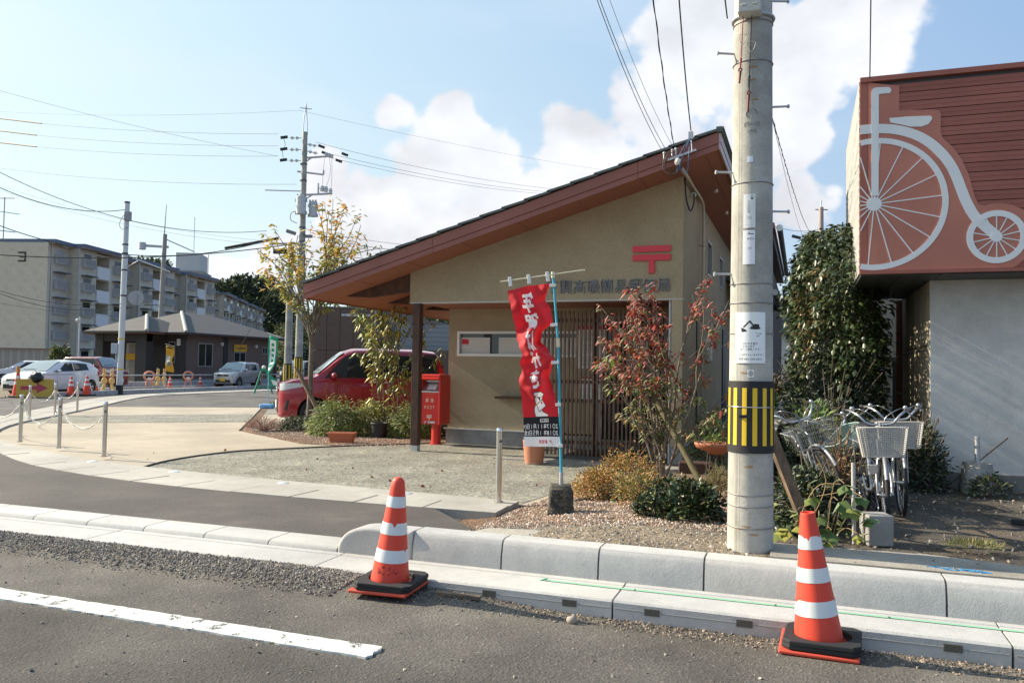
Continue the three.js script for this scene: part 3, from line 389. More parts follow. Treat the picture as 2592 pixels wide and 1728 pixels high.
scatter('rubble', 3200, 47, (R) => { const x = -2.9 + R() * 2.6, z = -5.38 - R() * 1.0; return [x, bedY(x, z) + 0.012 - 0.06 * smooth(-2.6, -3.1, x), z]; }, [...gritC, [0.5, 0.46, 0.4], [0.55, 0.48, 0.4]], 'broken stones on the verge behind the kerb', 0.003, 0.010);
scatter('rubble', 1600, 48, (R) => { const x = -0.1 + R() * 3.6, z = -5.4 - R() * 4; return [x, 0.312, z]; }, gritC, 'small stones lying on the shop lot', 0.003, 0.013);
// fallen leaves
scatter('leaves', 40, 49, (R) => { const x = -9.5 + R() * 7.5, z = -8.2 - R() * 3.3; return [x, 0.107, z]; }, [[0.3, 0.09, 0.03], [0.36, 0.17, 0.05], [0.2, 0.09, 0.04]], 'brown leaves fallen on the forecourt', 0.008, 0.02);

// ---------- the post office ----------
const office = thing('post_office', 'small tan rendered post office with reddish lean-to roof and slatted entrance', 'building');
const SL = 0.2963, sofY = (x) => 3.022 + SL * (x + 6.116);
{
  const P = office, ZF = -11.9, ZE = -13.5, XL = -6.11, XR = -1.67;
  // front gable wall above the porch
  one('front_wall', M.stucco, P, (g) => g.ext([[XL, 2.535], [XR, 2.535], [XR, sofY(XR) + 0.02], [XL, sofY(XL) + 0.02]], 0.16, moveM(0, 0, ZF - 0.16)));
  one('drip_edge', mat(0.55, 0.55, 0.53, 0.4), P, (g) => g.box((XL + XR) / 2, 2.528, ZF - 0.078, XR - XL + 0.008, 0.014, 0.17));
  // entrance wall set back under the porch, with a window opening
  one('entrance_wall', M.stucco, P, (g) => { g.span(-6.12, 0.37, ZE - 0.15, -3.36, 1.69, ZE); g.span(-6.12, 2.14, ZE - 0.15, -3.36, 2.6, ZE); g.span(-6.12, 1.69, ZE - 0.15, -5.95, 2.14, ZE); g.span(-3.36, 0.37, ZE - 0.15, XR, 2.6, ZE); });
  one('side_wall', M.stucco, P, (g) => { // lower side facing the parked car
    g.span(-6.12, 0.37, -20, -5.97, 3.0, ZE - 0.15); });
  one('high_side_wall', M.stucco, P, (g) => { const z0 = -12.06, W = [[-15.02, -15.74], [-17.2, -17.92]], y0 = 3.24, y1 = 3.9, x = XR, w = 0.16, top = sofY(XR) + 0.02; g.span(x - w, 0.37, -21, x, y0, z0); g.span(x - w, y1, -21, x, top, z0); let z = z0; for (const [a, b] of W) { g.span(x - w, y0, a, x, y1, z); z = b; } g.span(x - w, y0, -21, x, y1, z); });
  one('wall_return', M.stucco, P, (g) => g.span(XR - 0.16, 0.37, ZF - 0.16, XR, 2.535, ZF));
  one('rear_wall', M.stucco, P, (g) => g.span(-6.1, 0.37, -21.15, XR, 3.0, -21));
  one('foundation', M.conc, P, (g) => { g.span(-6.14, 0.02, -21.1, -3.9, 0.362, ZE + 0.02); g.span(-3.9, 0.02, -21.1, XR - 0.17, 0.34, ZE + 0.018); g.span(XR - 0.16, 0.02, -21.1, XR + 0.018, 0.364, ZF - 0.01); });
  one('sill_flashing', mat(0.6, 0.6, 0.58, 0.4, { metalness: 0.3 }), P, (g) => { g.span(-6.17, 0.364, ZE, -3.9, 0.386, ZE + 0.055); g.span(XR, 0.366, -21, XR + 0.05, 0.386, ZF); });
  one('porch_ceiling', M.soffit, P, (g) => g.span(-6.1, 2.545, ZE, XR - 0.17, 2.58, ZF - 0.161));
  one('porch_floor', mat(0.26, 0.255, 0.25, 0.9, { map: T.agg }), P, (g) => g.span(-4.0, 0.05, ZE, XR - 0.2, 0.118, -12.0));
  // roof
  const XA = -7.64, XB = -1.1, Z0 = -11.14, Z1 = -21.4;
  one('soffit', M.soffit, P, (g) => g.ext([[XA, sofY(XA)], [XB, sofY(XB)], [XB, sofY(XB) + 0.03], [XA, sofY(XA) + 0.03]], Z0 - Z1 - 0.06, moveM(0, 0, Z1 + 0.02)));
  one('soffit_joint', M.bargeDark, P, (g) => { for (let x = XA + 0.9; x < XB; x += 0.91) g.box(x, sofY(x) - 0.001, (Z0 + Z1) / 2, 0.008, 0.006, Z0 - Z1 - 0.1, { rz: Math.atan(SL) }); });
  const roof = one('roof', M.tile, P, (g) => g.ext([[XA, sofY(XA) + 0.035], [XB, sofY(XB) + 0.035], [XB, sofY(XB) + 0.19], [XA, sofY(XA) + 0.19]], Z0 - Z1 - 0.1, moveM(0, 0, Z1 + 0.03)));
  const an = Math.atan(SL), L = (XB - XA) / Math.cos(an), n = 19;
  for (let i = 0; i < n; i++) { const s = (i + 0.5) / n, x = lerp(XA - 0.06, XB + 0.05, s), cy = sofY(x) + 0.245 + 0.008; one('roof_course', M.tile, roof, (g) => g.box(x, cy, (Z0 + Z1) / 2 + 0.02, (XB - XA + 0.11) / n / Math.cos(an) * 1.12, 0.03, Z0 - Z1 + 0.03, { rz: an - 0.045 })); }
  const joints = [XA, -5.35, -2.2, XB - 0.002], hb = 0.215;
  for (let i = 0; i < 3; i++) {
    const a = joints[i] + (i ? 0.003 : 0), b = joints[i + 1] - 0.003;
    const bg = one('barge_board', M.barge, P, (g) => { g.ext([[a, sofY(a) - 0.02], [b, sofY(b) - 0.02], [b, sofY(b) + hb - 0.155], [a, sofY(a) + hb - 0.155]], 0.03, moveM(0, 0, Z0 - 0.04)); g.ext([[a, sofY(a) + hb - 0.149], [b, sofY(b) + hb - 0.149], [b, sofY(b) + hb], [a, sofY(a) + hb]], 0.042, moveM(0, 0, Z0 - 0.04)); });
    one('barge_cap', M.bargeDark, bg, (g) => g.ext([[a, sofY(a) + hb - 0.155], [b, sofY(b) + hb - 0.155], [b, sofY(b) + hb - 0.149], [a, sofY(a) + hb - 0.149]], 0.02, moveM(0, 0, Z0 - 0.04)));
  }
  one('high_fascia', mat(0.42, 0.3, 0.28, 0.4), P, (g) => { g.span(XB, sofY(XB) - 0.02, Z1, XB + 0.022, sofY(XB) + 0.075, Z0); g.span(XB, sofY(XB) + 0.08, Z1, XB + 0.03, sofY(XB) + 0.2, Z0); });
  one('high_fascia_cap', M.tile, P, (g) => g.span(XB - 0.03, sofY(XB) + 0.215, Z1, XB + 0.05, sofY(XB) + 0.285, Z0 + 0.03));
  one('low_fascia', M.barge, P, (g) => g.span(XA - 0.02, sofY(XA) - 0.02, Z1, XA, sofY(XA) + 0.19, Z0 - 0.005));
  one('eave_gutter', M.offwhite, P, (g) => { const pts = []; for (let k = 0; k <= 10; k++) { const t = Math.PI + k / 10 * Math.PI; pts.push([Math.cos(t) * 0.06, Math.sin(t) * 0.06]); } g.ext(pts, Z0 - Z1 - 0.25, moveM(XA - 0.085, sofY(XA) + 0.085, Z1)); });
  // brackets that carry the low eave
  for (const z of [-11.98, -13.42, -15.0, -16.6]) one('eave_bracket', M.brown, P, (g) => g.ext([[XL - 1.22, sofY(XL - 1.22) - 0.004], [XL - 0.002, sofY(XL) - 0.004], [XL - 0.002, sofY(XL) - 0.3], [XL - 0.75, sofY(XL) - 0.39]], 0.1, moveM(0, 0, z - 0.05)));
  one('eave_beam', M.brown, P, (g) => g.span(-6.0, 2.36, -21, -5.9, 2.53, ZE - 0.2));
  const post = one('porch_post', M.brown, P, (g) => g.box(-6.0, 1.365, -11.985, 0.13, 2.33, 0.13, { r: 0.006 }));
  one('post_shoe', M.galv, post, (g) => { g.box(-6.0, 0.15, -11.985, 0.118, 0.09, 0.118); g.cyl([-6.0, 0.09, -11.985], [-6.0, 0.12, -11.985], 0.035, 0.035, 10); });
  one('corner_pipe', mat(0.42, 0.45, 0.48, 0.4, { metalness: 0.4 }), P, (g) => g.cyl([-1.86, 0.12, -11.98], [-1.86, 2.53, -11.98], 0.022));
  // long window of the entrance wall
  const win = one('window', M.white, P, (g) => { const a = -5.95, b = -3.36, y0 = 1.69, y1 = 2.14, z = ZE + 0.012, w = 0.045; g.span(a, y0, z - 0.09, b, y0 + w, z); g.span(a, y1 - w, z - 0.09, b, y1, z); g.span(a, y0 + w, z - 0.09, a + w, y1 - w, z); g.span(b - w, y0 + w, z - 0.09, b, y1 - w, z); g.span(-4.67, y0 + w, z - 0.07, -4.63, y1 - w, z - 0.01); });
  one('pane', mat(0.05, 0.055, 0.058, 0.03, { specularIntensity: 1 }), win, (g) => g.span(-5.91, 1.72, ZE - 0.08, -3.4, 2.1, ZE - 0.06));
  one('blind', mat(0.62, 0.61, 0.57, 0.8), win, (g) => { for (const [a, b] of [[-5.89, -5.33], [-5.16, -4.68], [-4.62, -3.4]]) g.span(a, 1.735, ZE - 0.058, b, 2.03, ZE - 0.05); });
  one('security_sticker', printed(128, 128, (g, w, h) => { g.fillStyle = '#e9e9e6'; g.fillRect(0, 0, w, h); g.fillStyle = '#c81f2b'; g.fillRect(6, 6, 116, 78); g.font = 'bold 34px sans-serif'; g.fillStyle = '#123'; g.textAlign = 'center'; g.fillText('SECOM', 64, 116, 116); }), win, (g) => g.add(new THREE.PlaneGeometry(0.15, 0.155), moveM(-5.81, 1.93, ZE - 0.046)), true);
  one('wall_shelf', M.brown, P, (g) => g.box(-4.75, 0.965, ZE + 0.1, 0.76, 0.04, 0.2));
  // slatted screen of the entrance
  const R = rng(3), slatM = [M.slat, mat(0.25, 0.145, 0.095, 0.65, { map: T.wood }), mat(0.34, 0.2, 0.135, 0.65, { map: T.wood })];
  const ZL = -12.42, screen = one('entrance_screen', M.slat, P, (g) => { for (const y of [0.32, 0.98, 1.28, 2.26]) g.span(-3.95, y - 0.025, ZL - 0.06, -1.9, y + 0.03, ZL - 0.03); });
  for (let i = 0; i < 31; i++) { const x = -3.94 + i * 0.0675; if (x > -1.88) break; one('slat', slatM[i % 3], screen, (g) => g.box(x, 1.265 + (i % 2 ? 0 : 0.004), ZL - 0.012, 0.03, 2.29, 0.034)); }
  for (const x of [-3.15, -2.42]) one('screen_stile', M.brown, screen, (g) => g.span(x, 0.13, ZL - 0.13, x + 0.07, 2.5, ZL - 0.07));
  // glazed doors and notices behind the screen
  const door = one('glazed_door', mat(0.3, 0.29, 0.27, 0.4, { metalness: 0.5 }), P, (g) => { const z = -13.46; for (const x of [-3.3, -2.55, -1.95]) g.span(x, 0.14, z - 0.03, x + 0.06, 2.4, z); g.span(-3.3, 2.34, z - 0.03, -1.9, 2.4, z + 0.004); g.span(-3.3, 0.14, z - 0.03, -1.9, 0.3, z + 0.004); });
  one('pane', M.glass, door, (g) => g.span(-3.24, 0.3, -13.485, -1.95, 2.34, -13.475));
  const poster = (x, y, w, h, seed, name) => one(name, printed(256, 340, (c, W, H) => { const R = rng(seed); c.fillStyle = '#e8e8e3'; c.fillRect(0, 0, W, H); c.fillStyle = '#bf2836'; c.fillRect(0, 0, W, 26); for (let k = 0; k < 3; k++) { c.strokeStyle = '#777'; c.strokeRect(10, 36 + k * 100, W - 20, 92); c.fillStyle = '#8a8a88'; for (let j = 0; j < 7; j++) c.fillRect(20, 46 + k * 100 + j * 11, (W - 50) * (0.45 + R() * 0.5), 4); } }), P, (g) => g.add(new THREE.PlaneGeometry(w, h), moveM(x, y, -13.452)), true);
  poster(-3.42, 1.86, 0.5, 0.72, 5, 'notice_sheet'); poster(-2.62, 1.8, 0.4, 0.6, 8, 'notice_sheet'); poster(-3.42, 1.15, 0.42, 0.4, 9, 'notice_sheet');
  // sign: mark and lettering standing off the wall
  const mark = one('postal_mark', mat(0.66, 0.035, 0.06, 0.4), P, (g) => { g.span(-2.408, 3.236, ZF, -1.846, 3.325, ZF + 0.03); g.span(-2.408, 3.106, ZF, -1.846, 3.195, ZF + 0.03); g.span(-2.166, 2.918, ZF, -2.084, 3.106, ZF + 0.03); });
  [...'下関高磯簡易郵便局'].forEach((c, i) => { const o = new THREE.Mesh(glyphGeo(c, 0.203, 0.0145, 0.022).build(), mat(0.15, 0.16, 0.17, 0.4, { metalness: 0.3 })); o.name = 'letter'; o.position.set(-3.76 + i * 0.2145, 2.637, ZF); P.add(o); });
  // side windows, conduit, meter box, cable entry
  for (const [a, b] of [[-15.02, -15.74], [-17.2, -17.92]]) { const w = one('side_window', mat(0.42, 0.42, 0.4, 0.5), P, (g) => { const x = XR + 0.012, t = 0.04; g.span(x - 0.1, 3.24, b, x, 3.28, a); g.span(x - 0.1, 3.86, b, x, 3.9, a); g.span(x - 0.1, 3.28, b, x, 3.86, b + t); g.span(x - 0.1, 3.28, a - t, x, 3.86, a); }); one('pane', M.glass, w, (g) => g.span(XR - 0.07, 3.28, b + 0.03, XR - 0.05, 3.86, a - 0.03)); }
  one('conduit', mat(0.52, 0.46, 0.33, 0.6), P, (g) => { g.tube([[-1.6, 0.2, -13.78], [-1.6, 1.2, -13.78], [-1.6, 3.2, -13.78], [-1.6, 4.05, -13.8], [-1.6, 4.25, -13.75], [-1.6, 4.3, -13.5], [-1.6, 4.29, -12.5], [-1.6, 4.29, -11.6], [-1.61, 4.29, -11.2]], 0.024, 8, 60); for (const y of [1.6, 2.6, 3.6]) g.box(-1.625, y, -13.78, 0.09, 0.03, 0.07); });
  one('meter_box', mat(0.6, 0.55, 0.45, 0.5), P, (g) => g.box(-1.585, 1.83, -14.3, 0.16, 0.42, 0.36, { r: 0.05, s: 3 }));
  one('cable_head', M.offwhite, P, (g) => { g.ball(-1.63, 4.33, -11.03, 0.045, 0.055, 0.045); g.ball(-1.63, 4.2, -12.6, 0.06, 0.045, 0.045); });
  one('cable_bracket', M.galv, P, (g) => { g.box(-1.58, 4.43, -11.07, 0.40, 0.03, 0.02, { rz: Math.atan(SL) }); for (const x of [-1.82, -1.71, -1.66]) { const y = 4.40 + (x + 1.76) * SL; g.cyl([x, y, -11.05], [x, y + 0.07, -11.05], 0.012); g.ball(x, y + 0.085, -11.05, 0.02); } g.cyl([-1.44, 4.46, -11.05], [-1.46, 4.7, -11.05], 0.009); g.box(-1.46, 4.68, -11.05, 0.06, 0.1, 0.05); });
  one('cable_loop', M.wire, P, (g) => { g.tube([[-1.815, 4.44, -11.04], [-1.822, 4.245, -11.02], [-1.735, 4.16, -11.0], [-1.65, 4.164, -11.0], [-1.617, 4.30, -11.02]], 0.007, 5, 30); g.tube([[-1.7, 4.47, -11.03], [-1.78, 4.4, -11.0], [-1.8, 4.28, -11.02], [-1.72, 4.22, -11.03], [-1.6, 4.2, -11.03]], 0.006, 5, 30); g.tube([[-1.66, 4.36, -11.95], [-1.64, 4.0, -12.0], [-1.6, 3.86, -12.1], [-1.58, 3.98, -12.3], [-1.6, 4.2, -12.55]], 0.012, 6, 30); });
  one('cable_drop', mat(0.05, 0.12, 0.28, 0.5), P, (g) => { g.tube([[-1.467, 4.66, -11.04], [-1.48, 4.4, -11.0], [-1.51, 4.17, -11.02], [-1.565, 4.176, -11.04], [-1.6, 4.3, -11.04]], 0.006, 5, 24); g.tube([[-1.47, 4.64, -11.04], [-1.56, 4.4, -11.0], [-1.62, 4.19, -11.02]], 0.005, 5, 24); g.tube([[-1.46, 4.66, -11.03], [-1.6, 4.42, -11.0], [-1.65, 4.2, -11.02]], 0.004, 5, 24); });
  one('spot_lamp', M.offwhite, P, (g) => { g.ball(-1.35, 4.4, -13.3, 0.035); g.ball(-1.35, 4.4, -15.2, 0.035); });
  one('side_door', mat(0.06, 0.06, 0.065, 0.5), P, (g) => g.span(XR, 0.38, -18.6, XR + 0.03, 2.4, -17.9));
}
// rear house whose eaves show past the pole
const rear = thing('rear_house', 'dark brown house whose gutters show past the concrete pole', 'house');
one('wall', mat(0.06, 0.035, 0.025, 0.8), rear, (g) => { g.span(-3.5, 0.3, -34, -0.85, 4.4, -22); });
one('upper_roof', M.barge, rear, (g) => g.ext([[-3.6, 6.3], [-0.72, 5.3], [-0.72, 5.16], [-3.6, 6.16]], 11, moveM(0, 0, -32.5)));
one('upper_gutter', M.dgray, rear, (g) => g.cyl([-0.63, 5.22, -32.2], [-0.6, 5.18, -21.6], 0.075, 0.075, 10));
one('soffit', M.black, rear, (g) => g.span(-2.6, 4.9, -32.4, -0.75, 5.1, -21.7));
one('lower_roof', M.tile, rear, (g) => g.ext([[-2.2, 3.85], [-0.72, 3.42], [-0.72, 3.3], [-2.2, 3.7]], 6.5, moveM(0, 0, -25.2)));
one('lower_gutter', M.dgray, rear, (g) => g.cyl([-0.66, 3.32, -25.2], [-0.62, 3.27, -18.9], 0.06, 0.06, 10));
one('gutter_cap', M.offwhite, rear, (g) => { g.cyl([-0.6, 5.18, -21.6], [-0.6, 5.18, -21.57], 0.085, 0.085, 12); g.cyl([-0.62, 3.27, -18.9], [-0.62, 3.27, -18.87], 0.068, 0.068, 12); });

// ---------- the shop with the bicycle sign ----------
const shop = thing('bicycle_shop', 'old white plastered shop under a projecting red sign box', 'building');
{
  const x0 = 1.25, z0 = -9.5, P = shop;
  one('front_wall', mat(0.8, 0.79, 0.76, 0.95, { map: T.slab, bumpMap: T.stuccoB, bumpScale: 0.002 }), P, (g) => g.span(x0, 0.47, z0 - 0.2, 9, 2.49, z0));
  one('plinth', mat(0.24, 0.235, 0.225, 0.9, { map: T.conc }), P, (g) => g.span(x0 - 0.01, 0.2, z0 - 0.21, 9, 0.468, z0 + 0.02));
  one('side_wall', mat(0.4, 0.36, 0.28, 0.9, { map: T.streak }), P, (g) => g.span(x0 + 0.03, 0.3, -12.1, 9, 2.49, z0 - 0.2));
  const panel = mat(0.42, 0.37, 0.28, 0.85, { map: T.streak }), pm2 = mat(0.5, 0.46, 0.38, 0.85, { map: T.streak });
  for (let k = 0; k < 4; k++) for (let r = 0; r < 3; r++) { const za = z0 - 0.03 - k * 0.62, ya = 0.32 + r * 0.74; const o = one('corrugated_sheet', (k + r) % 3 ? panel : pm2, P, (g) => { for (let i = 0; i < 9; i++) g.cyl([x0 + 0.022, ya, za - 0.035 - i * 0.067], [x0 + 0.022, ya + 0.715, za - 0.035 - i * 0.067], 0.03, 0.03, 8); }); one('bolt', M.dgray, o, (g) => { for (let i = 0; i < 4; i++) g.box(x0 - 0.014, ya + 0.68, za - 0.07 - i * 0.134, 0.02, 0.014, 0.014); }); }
  one('downpipe', mat(0.16, 0.045, 0.03, 0.6), P, (g) => g.cyl([x0 - 0.02, 0.3, -12.2], [x0 - 0.02, 2.49, -12.2], 0.045, 0.045, 12));
  one('back_wall', mat(0.6, 0.57, 0.5, 0.9, { map: T.streak }), P, (g) => { g.span(x0 + 0.02, 1.72, -17, 9, 4.2, -12.32); g.span(x0 + 0.02, 0.3, -17, 9, 1.72, -13.6); });
  one('shed_frame', M.dgray, P, (g) => { for (const z of [-12.5, -12.9, -13.3]) g.span(x0, 0.3, z - 0.03, x0 + 0.05, 1.7, z); g.span(x0, 1.68, -13.6, x0 + 0.06, 1.72, -12.35); });
  one('recess_post', mat(0.5, 0.49, 0.46, 0.9, { map: T.streak }), P, (g) => g.span(3.05, 0.47, z0, 3.4, 2.485, z0 + 0.09));
}
const SIGN = { hub: [0.662, 3.197], R: 0.672, Ri: 0.616, rh: 0.07, hub2: [1.745, 2.82], r2: 0.257, r2i: 0.2,
  fork: [[0.637, 3.279], [0.636, 4.342], [0.645, 4.371], [0.671, 4.388], [0.797, 4.38], [0.816, 4.36], [0.821, 4.341], [0.805, 4.316], [0.723, 4.319], [0.705, 4.314], [0.703, 3.28]],
  saddle: [[0.802, 4.062], [0.81, 4.018], [0.91, 3.988], [0.998, 3.957], [1.093, 3.95], [1.156, 3.97], [1.191, 4.02], [1.18, 4.051], [0.966, 4.063]],
  spine: [[0.5, 3.966], [0.707, 3.964], [0.869, 3.938], [1.029, 3.877], [1.156, 3.792], [1.265, 3.678], [1.35, 3.549], [1.404, 3.422], [1.449, 3.284], [1.495, 3.156], [1.57, 3.013], [1.738, 2.834]],
  outline: [[0.606, 4.448], [0.894, 4.384], [0.894, 4.136], [1.188, 4.115], [1.25, 4.099], [1.269, 4.065], [1.265, 3.889], [1.284, 3.821], [1.377, 3.718], [1.453, 3.59], [1.503, 3.459], [1.526, 3.38], [1.556, 3.239], [1.593, 3.142], [1.646, 3.13], [1.706, 3.144], [1.795, 3.146], [1.884, 3.121], [1.972, 3.07], [2.059, 2.99], [2.123, 2.868], [2.122, 2.734], [2.071, 2.618], [1.969, 2.587], [1.911, 2.533], [1.881, 2.522], [0.606, 2.522]] };
// the sign box
const SX = 0.53, SZ = -8.9, SY0 = 2.485, SY1 = 4.5;
const signbox = thing('shop_sign', 'large red boxed sign with a white old-fashioned high-wheel bicycle', 'sign');
{
  const P = signbox, redB = [mat(0.40, 0.13, 0.092, 0.6, { map: T.faded }), mat(0.37, 0.12, 0.085, 0.62, { map: T.faded }), mat(0.42, 0.14, 0.10, 0.6, { map: T.faded })];
  one('box_core', M.dgray, P, (g) => g.span(SX + 0.03, SY0 + 0.03, -11.66, 8, SY1 - 0.02, SZ - 0.03));
  one('frame', redB[0], P, (g) => { g.span(SX, SY1 - 0.05, SZ - 0.03, 8, SY1, SZ + 0.035); g.span(SX, SY0, SZ - 0.03, 8, SY0 + 0.035, SZ + 0.03); g.span(SX, SY0 + 0.035, SZ - 0.03, SX + 0.072, SY1 - 0.05, SZ + 0.0135); });
  const ph = 0.0945; for (let i = 0; i < 21; i++) { const y = SY0 + 0.037 + i * ph; if (y + ph > SY1 - 0.04) break; one('sign_board', redB[i % 3], P, (g) => { g.span(SX + 0.08, y + 0.004, SZ - 0.02, 8, y + ph - 0.004, SZ + 0.002); g.span(SX + 0.08, y + ph * 0.5, SZ, 8, y + ph - 0.008, SZ + 0.005); }); }
  for (let i = 0; i < 25; i++) { const y = SY0 + 0.02 + i * 0.079; if (y + 0.078 > SY1) break; one('side_board', i % 4 ? mat(0.38, 0.375, 0.35, 0.7) : mat(0.34, 0.335, 0.31, 0.7), P, (g) => g.box(SX + 0.005, y + 0.0395, (-11.68 + SZ - 0.034) / 2, 0.02, 0.076, 11.68 + SZ - 0.04, { rz: 0.07 })); }
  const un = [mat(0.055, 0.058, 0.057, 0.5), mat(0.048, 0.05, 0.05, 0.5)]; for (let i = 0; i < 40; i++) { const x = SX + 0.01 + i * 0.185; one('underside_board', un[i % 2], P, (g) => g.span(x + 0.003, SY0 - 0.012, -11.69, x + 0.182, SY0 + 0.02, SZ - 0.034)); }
  // face panel cut round the bicycle, and the bicycle itself in white
  const face = one('face_panel', mat(0.58, 0.215, 0.15, 0.55, { map: T.faded }), P, (g) => g.ext(SIGN.outline, 0.014, moveM(0, 0, SZ + 0.001)));
  const white = mat(0.72, 0.74, 0.74, 0.5), zW = SZ + 0.0162;
  const clip = (pts) => pts.map(([x, y]) => [Math.max(SX + 0.002, x), y]);
  const ring = (c, ro, ri, a0, a1, n) => { const o = [], q = []; for (let k = 0; k <= n; k++) { const a = lerp(a0, a1, k / n); o.push([c[0] + Math.cos(a) * ro, c[1] + Math.sin(a) * ro]); q.push([c[0] + Math.cos(a) * ri, c[1] + Math.sin(a) * ri]); } return [...o, ...q.reverse()]; };
  const line = (g, a, b, w, z = 0) => { const dx = b[0] - a[0], dy = b[1] - a[1], l = Math.hypot(dx, dy); g.box((a[0] + b[0]) / 2, (a[1] + b[1]) / 2, zW + 0.002 + z, l, w, 0.004, { rz: Math.atan2(dy, dx) }); };
  const w = SIGN, aL = Math.acos(clamp((SX - w.hub[0]) / w.R, -1, 1)), mkPart = (n, f) => one(n, white, face, f);
  mkPart('wheel_ring', (g) => g.ext(clip(ring(w.hub, w.R, w.Ri, -aL, aL, 60)), 0.005, moveM(0, 0, zW)));
  mkPart('wheel_hub', (g) => g.ext(clip(ring(w.hub, w.rh, 0.001, -Math.PI, Math.PI, 30)), 0.0056, moveM(0, 0, zW)));
  mkPart('wheel_spokes', (g) => { for (let k = 0; k < 18; k++) { const a = (k + 0.5) / 18 * 2 * Math.PI - 0.09; const c = Math.cos(a), s = Math.sin(a); let L = w.Ri; if (c < 0) L = Math.min(L, (SX + 0.004 - w.hub[0]) / c); if (L > w.rh) line(g, [w.hub[0] + c * w.rh * 0.9, w.hub[1] + s * w.rh * 0.9], [w.hub[0] + c * L, w.hub[1] + s * L], 0.011); } });
  mkPart('fork', (g) => g.ext(w.fork, 0.0066, moveM(0, 0, zW)));
  mkPart('saddle', (g) => g.ext(w.saddle, 0.005, moveM(0, 0, zW)));
  mkPart('backbone', (g) => { const c = new THREE.CatmullRomCurve3(w.spine.map(([x, y]) => V(x, y, 0)), false, 'centripetal').getPoints(70), L = [], Rr = []; c.forEach((p, i) => { const q = c[Math.min(70, i + 1)], o = c[Math.max(0, i - 1)], d = q.clone().sub(o).normalize(), h = 0.047; L.push([p.x - d.y * h, p.y + d.x * h]); Rr.push([p.x + d.y * h, p.y - d.x * h]); }); g.ext(clip([...L, ...Rr.reverse()]), 0.0045, moveM(0, 0, zW)); });
  mkPart('small_wheel_ring', (g) => g.ext(ring(w.hub2, w.r2, w.r2i, -Math.PI, Math.PI, 50), 0.0052, moveM(0, 0, zW)));
  mkPart('small_wheel_hub', (g) => g.ext(ring(w.hub2, 0.05, 0.001, -Math.PI, Math.PI, 20), 0.0058, moveM(0, 0, zW)));
  mkPart('small_wheel_spokes', (g) => { for (let k = 0; k < 14; k++) { const a = (k + 0.5) / 14 * 2 * Math.PI; line(g, [w.hub2[0], w.hub2[1]], [w.hub2[0] + Math.cos(a) * w.r2i, w.hub2[1] + Math.sin(a) * w.r2i], 0.01); } });
}

